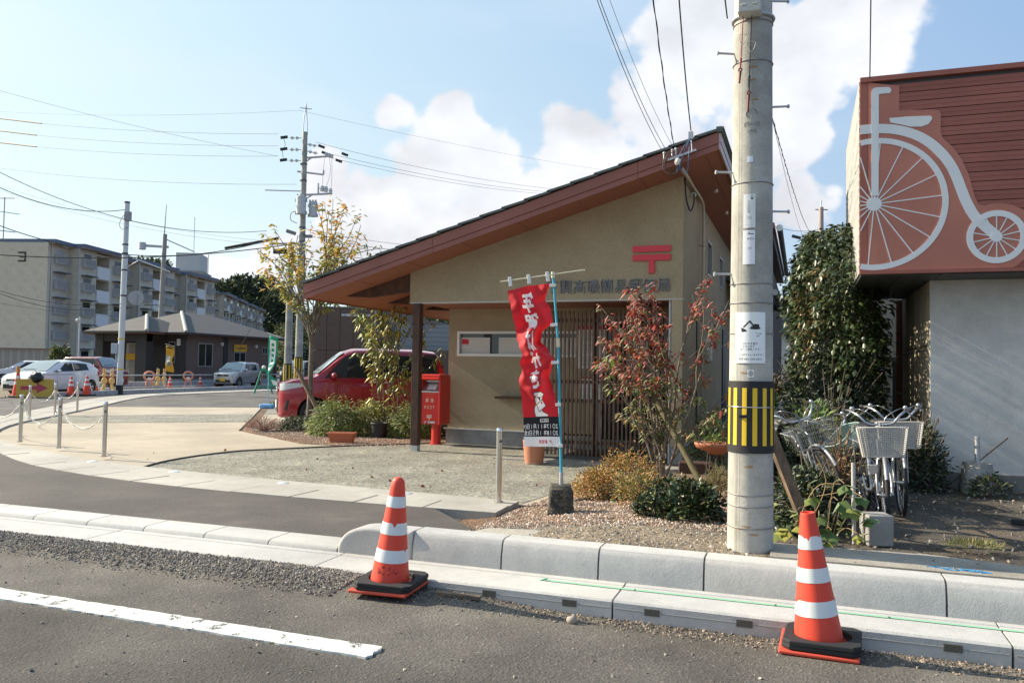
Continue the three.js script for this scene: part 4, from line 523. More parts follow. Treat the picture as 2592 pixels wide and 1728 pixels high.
// ---------- street objects ----------
// the concrete utility pole
const pole = thing('utility_pole', 'thick concrete utility pole with black and yellow guard beside the kerb', 'pole', [-0.334, 0.3, -5.639]);
{
  const r = (y) => 0.1485 - y * 0.0066;
  one('shaft', M.poleC, pole, (g) => g.cyl([0, -0.15, 0], [0, 11, 0], r(-0.15), r(11), 48));
  const guard = one('guard_sheet', mat(0.016, 0.016, 0.017, 0.7), pole, (g) => g.cyl([0, 0.645, 0], [0, 1.115, 0], r(0.645) + 0.006, r(1.115) + 0.006, 48, true));
  for (let k = 0; k < 14; k++) { // the yellow strips
    const a = k / 14 * 2 * Math.PI + 0.13, w = 0.2; one('yellow_strip', M.yellow, guard, (g) => { const q = new THREE.CylinderGeometry(r(1.07) + 0.0075, r(0.695) + 0.0075, 0.375, 4, 1, true, a, w); g.add(q, moveM(0, 0.8825, 0)); });
  }
  one('guard_band', M.steel, guard, (g) => g.torus(r(0.94) + 0.008, 0.004, rotM(Math.PI / 2, 0.0, 0, 0, 0.945, 0), 48, 6));
  for (const [y, t] of [[0.16, 0.02], [0.3, 0.03], [0.375, 0.035], [1.43, 0.01], [1.63, -0.01], [1.76, 0.012], [2.43, 0.0], [3.25, 0.01], [3.52, 0.0]]) one('wire_band', mat(0.3, 0.29, 0.28, 0.5, { metalness: 0.6 }), pole, (g) => g.torus(r(y) + 0.003, 0.0038, rotM(Math.PI / 2 + t, 0, 0, 0, y, 0), 40, 5));
  for (const [y, s, a] of [[3.33, -1, 0.05], [2.97, 1, 0.08], [2.52, -1, 0], [2.26, 1, 0], [1.83, -1, 0.0], [3.7, 1, 0]]) { // climbing steps point to the sides, seen from the road
    const d = [s * Math.cos(YAW), 0, -s * Math.sin(YAW)], st = one('climbing_step', M.galv, pole, (g) => g.cyl([d[0] * r(y) * 0.9, y, d[2] * r(y) * 0.9], [d[0] * (r(y) + 0.115), y + a * 0.1, d[2] * (r(y) + 0.115)], 0.0075, 0.0075, 8));
    one('step_head', M.galv, st, (g) => g.cyl([d[0] * (r(y) + 0.108), y + a * 0.1 - 0.001, d[2] * (r(y) + 0.108)], [d[0] * (r(y) + 0.118), y + a * 0.1, d[2] * (r(y) + 0.118)], 0.014, 0.014, 10));
  }
  // plates curved onto the shaft, facing the road; bearing measured from +z
  const plate = (name, m, y, w, h, bear, off = 0.006) => one(name, m, pole, (g) => { const rr = r(y) + off, a = w / rr; g.add(new THREE.CylinderGeometry(rr, rr + h * 0.0066, h, 12, 1, true, bear - a / 2, a), moveM(0, y, 0)); }, true);
  const toCam = Math.atan2(0.334, 5.639);
  plate('digging_notice', printed(512, 840, (g, w, h) => {
    g.fillStyle = '#eceeee'; g.fillRect(0, 0, w, h); g.fillStyle = '#333'; g.font = '26px sans-serif'; g.fillText('NTT', 40, 140);
    g.fillStyle = '#26282a'; g.strokeStyle = '#26282a'; g.lineWidth = 26; g.lineJoin = 'round'; g.beginPath(); g.moveTo(335, 262); g.lineTo(255, 150); g.lineTo(150, 255); g.stroke(); g.beginPath(); g.moveTo(110, 250); g.lineTo(190, 290); g.lineTo(215, 320); g.lineTo(120, 330); g.closePath(); g.fill(); g.fillRect(270, 235, 140, 22); g.beginPath(); g.moveTo(300, 240); g.lineTo(320, 195); g.lineTo(400, 200); g.lineTo(405, 240); g.fill(); g.beginPath(); g.ellipse(340, 268, 90, 18, 0, 0, 7); g.fill(); for (const [a, b] of [[345, 340], [370, 365], [400, 345], [355, 395], [420, 350], [385, 390]]) g.fillRect(a, b, 24, 10);
    write(g, 'この付近を掘る', 110, 500, 36, { c: '#444' }); write(g, 'ときは必ず', 140, 545, 36, { c: '#444' }); write(g, '下記へご連絡ください', 60, 592, 36, { c: '#444' });
    g.strokeStyle = '#222'; g.lineWidth = 7; g.beginPath(); g.arc(95, 705, 22, 0, 7); g.stroke(); write(g, 'NTTフィールドテクノ', 135, 685, 34, { c: '#222', w: 0.15, bold: true, dx: 0.98 }); write(g, '電話 083-229-5411', 75, 752, 38, { c: '#222', bold: true });
  }, 0.4), 1.40, 0.205, 0.335, toCam - 0.06);
  plate('number_plate', printed(160, 460, (g, w, h) => { g.fillStyle = '#dfe1e0'; g.fillRect(0, 0, w, h); g.strokeStyle = '#333'; g.lineWidth = 5; g.beginPath(); g.arc(115, 36, 15, 0, 7); g.stroke(); g.fillStyle = '#333'; g.fillRect(100, 55, 30, 18); write(g, '王司国道', 52, 90, 40, { c: '#666', dx: 0, dy: 1.06, w: 0.09 }); g.font = '64px sans-serif'; g.fillStyle = '#888'; g.fillText('38', 40, 345); g.font = '22px sans-serif'; g.fillText('H  18 . 6', 26, 430); }, 0.4), 2.235, 0.078, 0.225, toCam - 0.12);
  plate('number_plate', printed(160, 460, (g, w, h) => { g.fillStyle = '#e9eaee'; g.fillRect(0, 0, w, h); g.fillStyle = '#333'; g.beginPath(); g.moveTo(80, 16); g.lineTo(95, 38); g.lineTo(66, 38); g.fill(); g.fillRect(60, 46, 80, 12); write(g, 'オオジ', 52, 100, 33, { c: '#333', w: 0.14, dx: 0.95 }); g.font = '46px sans-serif'; g.fillStyle = '#333'; g.fillText('39', 62, 262); }, 0.4), 1.995, 0.078, 0.225, toCam - 0.13);
  plate('round_plate', mat(0.7, 0.74, 0.82, 0.3), 2.58, 0.04, 0.04, toCam - 0.1);
  plate('tag_plate', printed(64, 64, (g) => { g.fillStyle = '#e8e8e8'; g.fillRect(0, 0, 64, 64); g.strokeStyle = '#333'; g.lineWidth = 6; g.beginPath(); g.arc(32, 32, 20, 0, 7); g.stroke(); g.beginPath(); g.arc(32, 32, 8, 0, 7); g.stroke(); }), 1.165, 0.04, 0.05, toCam - 0.02);
  // maker's stamp painted on the concrete
  one('stamp', mat(0.2, 0.2, 0.19, 0.9), pole, (g) => { const y = 2.86, rr = r(y) + 0.0012, put = (ch, x, yy, s) => { const q = glyphGeo(ch, s, s * 0.1, 0.001).build(); const a = toCam - 0.06 + x / rr; g.add(q, new THREE.Matrix4().multiplyMatrices(rotM(0, a, 0), moveM(-s / 2, yy, rr - 0.0004))); }; CH['1'] = [[[8, 1], [8, 15]]]; CH['5'] = [[[13, 1], [4, 1], [4, 7], [11, 7], [13, 10], [11, 14], [4, 14]]]; CH['0'] = [[[8, 1], [13, 4], [13, 12], [8, 15], [3, 12], [3, 4], [8, 1]]]; CH['9'] = [[[12, 14], [12, 2], [4, 2], [4, 8], [12, 8]]]; CH['-'] = [[[3, 8], [13, 8]]]; [...'15-10'].forEach((c, i) => put(c, -0.044 + i * 0.022, 2.80, 0.03)); [...'195'].forEach((c, i) => put(c, -0.022 + i * 0.022, 2.755, 0.025)); const a = toCam - 0.06; g.add(new THREE.TorusGeometry(0.034, 0.003, 4, 24, 5.2), new THREE.Matrix4().multiplyMatrices(rotM(0, a, 0), moveM(0, 2.885, rr - 0.004))); });
  const rustM = mat(0.36, 0.22, 0.11, 0.9), Rr = rng(6); for (const [y, b] of [[2.98, 0.1], [3.11, -0.1], [0.56, -0.05], [0.15, -0.5], [0.17, -0.1], [0.12, 0.15], [1.17, -0.3], [3.2, 0]]) one('rust_stain', rustM, pole, (g) => { const R = Rr; for (let k = 0; k < 3; k++) { const w = 0.15 + R() * 0.3, rr = r(y) + 0.0012; g.add(new THREE.CylinderGeometry(rr, rr, 0.004 + R() * 0.006, 6, 1, true, toCam + b + (R() - 0.5) * 0.2 - w / 2, w), rotM(0.04 * (R() - 0.5), 0, 0.05 * (R() - 0.5), 0, y + (R() - 0.5) * 0.01, 0)); } });
  const sw = one('switch_box', mat(0.5, 0.5, 0.46, 0.6), pole, (g) => { g.box(-0.012, 3.62, r(3.6) + 0.05, 0.15, 0.18, 0.11, { r: 0.012, ry: -0.0 }); for (const sx of [-1, 1]) for (const dy of [-0.02, 0.02]) g.box(-0.012 + sx * 0.035, 3.6 + dy, r(3.6) + 0.106, 0.035, 0.012, 0.008, { r: 0.004 }); });
  one('switch_box_clamp', M.galv, sw, (g) => g.torus(r(3.56) + 0.008, 0.012, rotM(Math.PI / 2, 0, 0, 0, 3.56, 0), 30, 6));
  for (const [x, l, c] of [[-0.055, 0.385, [0.3, 0.03, 0.03]], [0.0, 0.556, [0.06, 0.06, 0.065]]]) {
    const z = r(3.4) + 0.03, cord = one('pull_cord', mat(...c, 0.6), sw, (g) => { g.cyl([x, 3.53, z], [x - 0.012, 3.53 - l * 0.72, z], 0.004, 0.004, 6); g.cyl([x - 0.012, 3.53 - l * 0.72, z], [x - 0.016, 3.53 - l * 0.9, z], 0.0075, 0.005, 8); });
    one('cord_handle', mat(0.16, 0.025, 0.02, 0.5), cord, (g) => { g.torus(0.01, 0.005, moveM(x - 0.016, 3.53 - l * 0.92, z), 14, 6); g.cyl([x - 0.016, 3.53 - l * 0.95, z], [x - 0.022, 3.53 - l * 1.15, z], 0.009, 0.007, 8); });
    one('cord_ring', mat(0.5, 0.45, 0.38, 0.5), cord, (g) => { const y = 3.53 - l * 0.33; g.tube([[x - 0.025, y, z + 0.01], [x + 0.025, y, z + 0.012], [x + 0.004, y - 0.06, z + 0.01], [x - 0.004, y - 0.06, z + 0.01]], 0.0024, 5, 24, true); });
  }
  one('bird_mess', mat(0.02, 0.02, 0.02, 0.7), pole, (g) => { g.box(-0.035, 0.885, r(0.9) + 0.005, 0.06, 0.02, 0.012, { rz: 0.1 }); g.box(0.0, 0.88, r(0.9) + 0.006, 0.02, 0.024, 0.012, { rz: 0.6 }); });
}
// traffic cones on the road
function cone(label, [x, y, z], turn, lean, leanDir, fx, flat) {
  const t = thing('traffic_cone', label, 'traffic cone', [x, y, z], turn, 'traffic cones on the road');
  one('base_plate', mat(0.62, 0.075, 0.04, 0.6), t, (g) => g.box(0, 0.012, 0, 0.385, 0.022, 0.385, { r: 0.01 }));
  // rubber weight: a ring with cut corners round the cone
  const s = new THREE.Shape(); const h = 0.181, c = 0.035; s.moveTo(-h + c, -h); s.lineTo(h - c, -h); s.lineTo(h, -h + c); s.lineTo(h, h - c); s.lineTo(h - c, h); s.lineTo(-h + c, h); s.lineTo(-h, h - c); s.lineTo(-h, -h + c); s.closePath(); const hole = new THREE.Path(); hole.absarc(0, 0, 0.15, 0, Math.PI * 2, true); s.holes.push(hole);
  one('rubber_weight', M.rubber, t, (g) => { g.ext(s, 0.012, rotM(-Math.PI / 2 + fx * 0.015, 0, fx * 0.012, 0.012, 0.03, 0), { b: 0.006, bs: 2, cs: 24 }); g.ext(s, 0.014, rotM(-Math.PI / 2 + fx * 0.02, fx * 0.02, fx * 0.03, 0.018, 0.052, 0.002), { b: 0.007, bs: 3, cs: 24 }); });
  const b = new THREE.Group(); b.name = 'cone_body'; b.rotation.set(leanDir[0] * lean, 0, leanDir[1] * lean); b.position.y = 0.02; t.add(b);
  const rr = (y) => lerp(0.126, 0.037, y / 0.68);
  one('cone_shell', M.coneRed, b, (g) => g.lathe([[0.148, 0.0], [0.142, 0.01], [rr(0.015), 0.016], ...(flat ? [[rr(0.675), 0.675], [rr(0.675) * 0.93, 0.68], [rr(0.675) * 0.8, 0.678], [rr(0.675) * 0.78, 0.64], [0, 0.64]] : [[rr(0.62), 0.62], [rr(0.655) * 0.97, 0.655], [0.026, 0.672], [0.012, 0.679], [0, 0.68]])], 40));
  for (const [y0, y1, sd] of [[0.496, 0.564, 1], [0.33, 0.402, 2], [0.16, 0.238, 3]]) one('reflective_band', M.coneWhite, b, (g) => { // torn upper edge
    const R = rng(sd * 17 + x * 100 | 0), n = 60, pos = [], idx = []; const tear = Array.from({ length: n + 1 }, () => 0); for (let k = 0; k < 3; k++) { const c0 = R() * n | 0, w = 1 + R() * 2.5, d = 0.008 + R() * 0.018; for (let i = 0; i <= n; i++) { const q = Math.abs(i - c0) / w; if (q < 1) tear[i] = Math.max(tear[i], d * (1 - q)); } } tear[n] = tear[0];
    for (let i = 0; i <= n; i++) { const a = i / n * 2 * Math.PI; for (const y of [y0, y1 - tear[i]]) { const q = rr(y) + 0.0018; pos.push(Math.cos(a) * q, y, Math.sin(a) * q); } if (i < n) { const k = i * 2; idx.push(k, k + 1, k + 2, k + 2, k + 1, k + 3); } }
    const q = new THREE.BufferGeometry(); q.setAttribute('position', new THREE.Float32BufferAttribute(pos, 3)); q.setIndex(idx); q.computeVertexNormals(); g.add(q);
  });
  return t;
}
M.coneWhite.side = THREE.DoubleSide;
const c1 = cone('red and white cone standing beside the gravel bank', [-2.45, 0.082, -4.57], 0.06, 0.075, [0.1, -1], 1);
const c2 = cone('red and white cone standing in front of the bicycles', [0.078, 0.046, -4.56], -0.03, 0.085, [0.2, 1], -1, true);
for (const t of [c1]) one('scuff', mat(0.26, 0.04, 0.03, 0.8), t.getObjectByName('cone_body'), (g) => { const R = rng(5); for (let k = 0; k < 26; k++) { const y = 0.09 + R() * 0.05, a = 0.3 + R() * 1.2, q = lerp(0.126, 0.037, y / 0.68) + 0.0012; g.add(new THREE.CylinderGeometry(q, q, 0.003 + R() * 0.008, 3, 1, true, a - 0.7, 0.03 + R() * 0.09), moveM(0, y, 0)); } });
tag(one('wood_strip', M.timber, scene, (g) => g.box(-2.02, roadY(-2.02, -4.66) + 0.014, -4.66, 0.29, 0.02, 0.045, { ry: 0.09, rz: -0.03 })), 'short strip of wood lying by the gutter', 'wood');
tag(one('stone', mat(0.36, 0.3, 0.24, 0.9), scene, (g) => { const q = new THREE.IcosahedronGeometry(0.03, 1), p = q.attributes.position; for (let i = 0; i < p.count; i++) { const k = 0.85 + 0.3 * Math.abs(Math.sin(p.getX(i) * 90 + p.getY(i) * 50)); p.setXYZ(i, p.getX(i) * k, p.getY(i) * k * 0.8, p.getZ(i) * k); } g.add(q, moveM(-1.24, roadY(-1.24, -4.5) + 0.02, -4.5)); }), 'single brown stone on the road between the two cones', 'stone');
// stainless bollards and chains
const bolL = ['leftmost front steel bollard at the corner, chained on both sides', 'middle front steel bollard between two chains', 'front steel bollard nearest the post office, at the chain end', 'leftmost back steel bollard by the side street', 'middle back steel bollard by the side street', 'rightmost back steel bollard by the side street', 'lone steel bollard beside the banner on the slab corner'];
const bolP = [[-12.16, -9.82], [-10.81, -9.39], [-9.31, -8.83], [-16.73, -13.72], [-17.86, -15.36], [-18.7, -16.78], [-2.87, -7.6]], bh = [0.78, 0.78, 0.78, 0.78, 0.78, 0.78, 0.8];
let bol0;
bolP.forEach(([x, z], i) => {
  let t; if (!bol0) { t = bol0 = thing('bollard', bolL[0], 'bollard', [0, 0, 0], 0, 'stainless steel bollards'); one('tube', M.steel, t, (g) => { g.cyl([0, 0, 0], [0, 0.735, 0], 0.03, 0.03, 20); g.cyl([0, 0, 0], [0, 0.012, 0], 0.045, 0.045, 20); }); one('cap', M.chrome, t, (g) => g.lathe([[0.0315, 0.738], [0.0315, 0.77], [0.026, 0.778], [0, 0.78]], 20)); one('chain_eye', M.dgray, t, (g) => { g.box(0.022, 0.64, 0.022, 0.02, 0.03, 0.02); g.ball(0.02, 0.08, 0.026, 0.006); }); }
  else { t = bol0.clone(); t.name = numbered('bollard'); t.userData = { ...bol0.userData, label: bolL[i] }; scene.add(t); }
  t.position.set(x, 0.139, z); if (i === 6) t.scale.y = 0.95;
});
function chain(a, b, sag, label) {
  const o = one('chain', M.steel, scene, (g) => { const c = new THREE.QuadraticBezierCurve3(V(...a), V((a[0] + b[0]) / 2, (a[1] + b[1]) / 2 - sag * 2, (a[2] + b[2]) / 2), V(...b)), n = Math.round(c.getLength() / 0.035), q = new THREE.TorusGeometry(0.014, 0.0032, 5, 10); q.scale(1.5, 1, 1); for (let i = 0; i < n; i++) { const p = c.getPointAt((i + 0.5) / n), d = c.getTangentAt((i + 0.5) / n); const m = new THREE.Matrix4().makeRotationFromQuaternion(new THREE.Quaternion().setFromUnitVectors(V(1, 0, 0), d)).multiply(rotM(i % 2 * Math.PI / 2, 0, 0)); m.setPosition(p); g.add(q, m); } });
  tag(o, label, 'chain', 'chains between the bollards');
}
const eye = (i) => [bolP[i][0], 0.78, bolP[i][1]];
chain(eye(1), eye(2), 0.3, 'chain sagging to the front bollard nearest the post office'); chain(eye(0), eye(1), 0.3, 'chain between the leftmost and middle front bollards'); chain([-14.6, 0.78, -11.0], eye(0), 0.3, 'chain running out of the picture from the leftmost front bollard');
chain(eye(3), eye(4), 0.28, 'chain between the leftmost and middle back bollards'); chain(eye(4), eye(5), 0.28, 'chain between the middle and rightmost back bollards'); chain([-15.3, 0.78, -12.0], eye(3), 0.28, 'chain running out of the picture from the leftmost back bollard');
// red post box
const box = thing('post_box', 'red street post box on a round leg beside the entrance wall', 'post box', [-6.2, 0.105, -13.12], 0.0);
{
  const w = 0.405, d = 0.42, y0 = 0.36, y1 = 1.24, m = M.red, P = box;
  one('leg', m, P, (g) => { g.cyl([0, 0, -0.08], [0, y0, -0.08], 0.085, 0.085, 28); g.cyl([0, 0, -0.08], [0, 0.015, -0.08], 0.11, 0.11, 28); });
  const b = one('body', m, P, (g) => { const t = 0.035; g.box(-w / 2 + t / 2, (y0 + y1 - 0.05) / 2, 0, t, y1 - y0 - 0.05, d, { r: 0.008 }); g.box(w / 2 - t / 2, (y0 + y1 - 0.05) / 2, 0, t, y1 - y0 - 0.05, d, { r: 0.008 }); g.span(-w / 2 + t, y0, -d / 2, w / 2 - t, y1 - 0.06, -d / 2 + 0.03); g.span(-w / 2 + t, y0 + 0.006, -d / 2 + 0.03, w / 2 - t, 0.935, d / 2 - 0.022); g.span(-w / 2 + t, 1.14, -d / 2 + 0.03, w / 2 - t, 1.18, d / 2 - 0.05); });
  one('hood', m, P, (g) => { g.box(0, y1 - 0.03, 0, w, 0.075, d, { r: 0.028, s: 4 }); g.box(0, y1 - 0.068, d / 2 + 0.012, w - 0.02, 0.035, 0.06, { r: 0.015, s: 3, rx: 0.25 }); });
  const tray = one('slot_panel', mat(0.5, 0.5, 0.5, 0.35, { metalness: 0.8 }), P, (g) => { g.box(0, 1.03, 0.10, w - 0.072, 0.25, 0.01, { rx: -0.75 }); g.box(0, 0.94, 0.17, w - 0.072, 0.022, 0.06); g.box(0, 1.125, 0.06, w - 0.12, 0.02, 0.05); });
  one('slot', M.black, tray, (g) => g.box(0, 1.155, 0.03, w - 0.12, 0.045, 0.02));
  one('collection_times', printed(96, 72, (g) => { g.fillStyle = '#e4e4e2'; g.fillRect(0, 0, 96, 72); g.fillStyle = '#888'; for (let k = 0; k < 5; k++) g.fillRect(8, 8 + k * 13, 78 - k * 6, 4); }), tray, (g) => g.add(new THREE.PlaneGeometry(0.17, 0.12), rotM(-0.75, 0, 0, 0.0, 1.025, 0.115)), true);
  one('door', printed(400, 560, (g, W, H) => { g.fillStyle = '#d1210f'; g.fillRect(0, 0, W, H); g.fillStyle = '#c9604f'; g.fillRect(90, 26, 200, 8); g.fillRect(100, 76, 180, 8); write(g, '郵便', 92, 104, 72, { c: '#d9cdb8', w: 0.1, dx: 1.62 }); g.font = '76px sans-serif'; g.fillStyle = '#d9cdb8'; g.fillText('P O S T', 62, 290, 250); g.fillStyle = '#d9cdb8'; g.fillRect(122, 400, 120, 18); g.fillRect(122, 432, 120, 18); g.fillRect(174, 450, 16, 42); g.fillStyle = '#a3102a'; g.fillRect(54, 498, 280, 60); g.fillStyle = '#eee'; g.font = 'bold italic 50px sans-serif'; g.fillText('JP', 66, 546); write(g, '日本郵便', 150, 508, 40, { c: '#eee', w: 0.16, dx: 1.05 }); }, 0.35), P, (g) => g.add(new THREE.PlaneGeometry(w - 0.076, 0.555), moveM(0, y0 + 0.29, d / 2 - 0.016)), true);
}
// nobori banner on a blue pole in a concrete block
const flag = thing('banner', 'tall red advertising banner hanging from a blue pole in a concrete block', 'banner', [-2.06, 0.155, -7.05], YAW);
{
  const P = flag; // local x to the picture's right, +z to the road
  one('block_base', M.oldconc, P, (g) => { const q = new THREE.CylinderGeometry(0.125, 0.175, 0.28, 4, 3); q.rotateY(Math.PI / 4); q.scale(1, 1, 0.85); const p = q.attributes.position; for (let i = 0; i < p.count; i++) { const n = fbm(p.getX(i) * 9, p.getY(i) * 9, p.getZ(i) * 9, 3) * 0.03; p.setXYZ(i, p.getX(i) + n, p.getY(i), p.getZ(i) - n); } q.computeVertexNormals(); g.add(q, moveM(0, 0.14, 0)); g.box(0, 0.14, 0, 0.215, 0.22, 0.185, { r: 0.03, s: 3 }); });
  one('socket', M.galv, P, (g) => g.cyl([0, 0.2, 0], [0, 0.39, 0], 0.019, 0.018, 14));
  const mast = one('pole', mat(0.05, 0.38, 0.52, 0.4), P, (g) => { g.cyl([0, 0.38, 0], [-0.045, 1.56, 0], 0.0125, 0.0125, 12); g.cyl([-0.045, 1.56, 0], [-0.1, 2.18, 0], 0.0105, 0.0105, 12); });
  one('pole_joint', mat(0.7, 0.66, 0.45, 0.5), mast, (g) => { g.cyl([-0.0435, 1.52, 0], [-0.048, 1.6, 0], 0.018, 0.017, 12); g.cyl([-0.098, 2.15, 0], [-0.101, 2.205, 0], 0.017, 0.017, 12); });
  one('cross_rod', mat(0.66, 0.62, 0.45, 0.5), P, (g) => g.cyl([-0.58, 2.105, 0.012], [0.19, 2.225, 0.012], 0.006, 0.006, 8));
  // cloth rows: height, left edge, right edge, how far it is blown toward the road
  const rows = [[2.06, -0.512, -0.115, 0], [1.99, -0.50, -0.15, 0.02], [1.92, -0.48, -0.168, 0.05], [1.83, -0.465, -0.115, 0.01], [1.72, -0.435, -0.10, -0.03], [1.62, -0.42, -0.19, 0.08], [1.55, -0.40, -0.20, 0.12], [1.47, -0.368, -0.13, 0.05], [1.39, -0.39, -0.088, -0.02], [1.32, -0.37, -0.10, 0.03], [1.23, -0.395, -0.115, 0.08], [1.15, -0.385, -0.09, 0.06], [1.06, -0.365, -0.062, 0.02], [0.98, -0.36, -0.042, 0], [0.88, -0.35, -0.03, 0], [0.74, -0.345, -0.022, 0], [0.62, -0.34, -0.012, 0]];
  const U = 26, Vn = 110, pos = [], uv = [], idx = [];
  const top = rows[0][0], bot = rows.at(-1)[0], at = (y) => { let k = 0; while (k < rows.length - 2 && y < rows[k + 1][0]) k++; const a = rows[k], b = rows[k + 1], t = smooth(0, 1, (a[0] - y) / (a[0] - b[0])); return [lerp(a[1], b[1], t), lerp(a[2], b[2], t), lerp(a[3], b[3], t)]; };
  for (let j = 0; j <= Vn; j++) for (let i = 0; i <= U; i++) {
    const v = j / Vn, u = i / U, y = lerp(top, bot, v), [l, r, zf] = at(y), slack = clamp((0.40 - (r - l)) / 0.3), calm = smooth(0.62, 0.78, v), m = 1 - calm;
    const x = lerp(l, r, u), z = zf * Math.sin(u * Math.PI * (1.2 + 0.6 * slack)) + m * (0.04 * Math.sin(u * 7 + v * 16) * Math.sin(Math.PI * u) * (0.4 + slack) + 0.014 * Math.sin(u * 15 - v * 25 + 1)) + 0.006 * Math.sin(u * 9 + v * 5);
    const droop = m * 0.05 * Math.sin(v * 22 + u * 3) * u * (1 - u) + (j === 0 ? 0 : 0);
    pos.push(x, y + droop + (u - 0.5) * 0.075 * (1 - v), z + 0.02); uv.push(u, 1 - v); if (i < U && j < Vn) { const k = j * (U + 1) + i; idx.push(k, k + U + 1, k + 1, k + 1, k + U + 1, k + U + 2); }
  }
  const q = new THREE.BufferGeometry(); q.setAttribute('position', new THREE.Float32BufferAttribute(pos, 3)); q.setAttribute('uv', new THREE.Float32BufferAttribute(uv, 2)); q.setIndex(idx); q.computeVertexNormals();
  // printed cloth seen from behind, so the lettering reads reversed
  const art = print(512, 1536, (g, W, H) => {
    g.fillStyle = '#cf1d28'; g.fillRect(0, 0, W, H); g.save(); g.translate(W, 0); g.scale(-1, 1);
    write(g, '年賀はがき', 178, 60, 178, { c: '#f2efee', w: 0.15, dx: 0, dy: 1.04 });
    g.fillStyle = '#f2f0ee'; g.strokeStyle = '#1a1a1a'; g.lineWidth = 7; // a plain white dog holding a card
    g.beginPath(); g.moveTo(300, 1010); g.lineTo(200, 1005); g.lineTo(165, 1030); g.lineTo(200, 1050); g.quadraticCurveTo(205, 1110, 250, 1130); g.lineTo(225, 1200); g.lineTo(160, 1225); g.quadraticCurveTo(130, 1245, 170, 1250); g.lineTo(330, 1250); g.quadraticCurveTo(360, 1180, 310, 1120); g.quadraticCurveTo(330, 1060, 300, 1050); g.lineTo(335, 1030); g.closePath(); g.fill(); g.stroke(); g.save(); g.translate(240, 1140); g.rotate(0.5); g.fillStyle = '#eee'; g.fillRect(-55, -40, 110, 80); g.strokeRect(-55, -40, 110, 80); g.fillStyle = '#cc3b33'; g.fillRect(-40, -28, 26, 22); g.restore(); g.fillStyle = '#1a1a1a'; g.beginPath(); g.arc(222, 1055, 6, 0, 7); g.arc(272, 1052, 6, 0, 7); g.arc(246, 1078, 10, 0, 7); g.fill();
    g.fillStyle = '#17171a'; g.fillRect(0, 1252, W, 190); g.fillStyle = '#ddd'; g.fillRect(150, 1268, 120, 34); write(g, '受付期間', 156, 1272, 24, { c: '#17171a', w: 0.13 });
    write(g, '2017年11月1日(水)～', 20, 1318, 48, { c: '#f0f0f0', w: 0.13, bold: true, dx: 1 }); write(g, '2018年 1月5日(金)', 20, 1380, 48, { c: '#f0f0f0', w: 0.13, bold: true, dx: 1 });
    g.fillStyle = '#eeeef0'; g.fillRect(0, 1440, W, 96); g.font = 'bold italic 40px sans-serif'; g.fillStyle = '#c22532'; g.fillText('JP', 110, 1502); write(g, '郵便局', 180, 1470, 38, { c: '#c22532' }); g.restore();
  });
  const cl = new THREE.Mesh(q, new THREE.MeshPhysicalMaterial({ map: art, roughness: 0.8, side: THREE.DoubleSide, transmission: 0.25, thickness: 0 })); cl.name = 'cloth'; P.add(cl);
  const px = (y) => -0.1 * clamp((y - 0.38) / 1.8) - 0.0 * y;
  for (const y of [2.08, 1.72, 1.38, 1.0, 0.63]) one('loop', M.white, P, (g) => g.box(lerp(at(Math.min(y, 2.06))[1], px(y), 0.5) + 0.0, y, 0.016, Math.abs(px(y) - at(Math.min(y, 2.06))[1]) + 0.04, 0.028, 0.034, { rz: 0.06, r: 0.004 }));
  for (const x of [-0.49, -0.32, -0.15]) one('loop', M.white, P, (g) => g.box(x, 2.105 + (x + 0.5) * 0.155, 0.015, 0.03, 0.085, 0.022, { rz: 0.15, r: 0.004 }));
}
// pots
const pot = (name, label, p, prof, m, soilY, soilR, turn = 0) => { const t = thing(name, label, 'flower pot', p, turn); one('shell', m, t, (g) => g.lathe(prof, 32)); one('soil', M.soil, t, (g) => g.cyl([0, soilY - 0.02, 0], [0, soilY, 0], soilR, soilR, 20)); return t; };
const tp = pot('flower_pot', 'tall round terracotta pot behind the banner by the entrance', [-3.67, 0.105, -11.15], [[0, 0], [0.125, 0], [0.135, 0.02], [0.165, 0.33], [0.168, 0.345], [0.155, 0.345], [0.15, 0.3], [0, 0.3]], mat(0.48, 0.2, 0.11, 0.75), 0.31, 0.15);
one('foot_band', mat(0.55, 0.38, 0.3, 0.8), tp, (g) => g.cyl([0, 0.004, 0], [0, 0.028, 0], 0.1285, 0.1375, 32, true)); one('price_tag', M.white, tp, (g) => g.box(-0.0, 0.325, 0.168, 0.035, 0.02, 0.004, { ry: -0.1 }));
pot('flower_pot', 'black plastic nursery pot among the shrubs beside the wooden post', [-7.72, 0.105, -13.85], [[0, 0], [0.12, 0], [0.13, 0.02], [0.155, 0.26], [0.17, 0.262], [0.17, 0.29], [0.15, 0.29], [0.14, 0.2], [0, 0.2]], mat(0.022, 0.023, 0.026, 0.6), 0.25, 0.14);
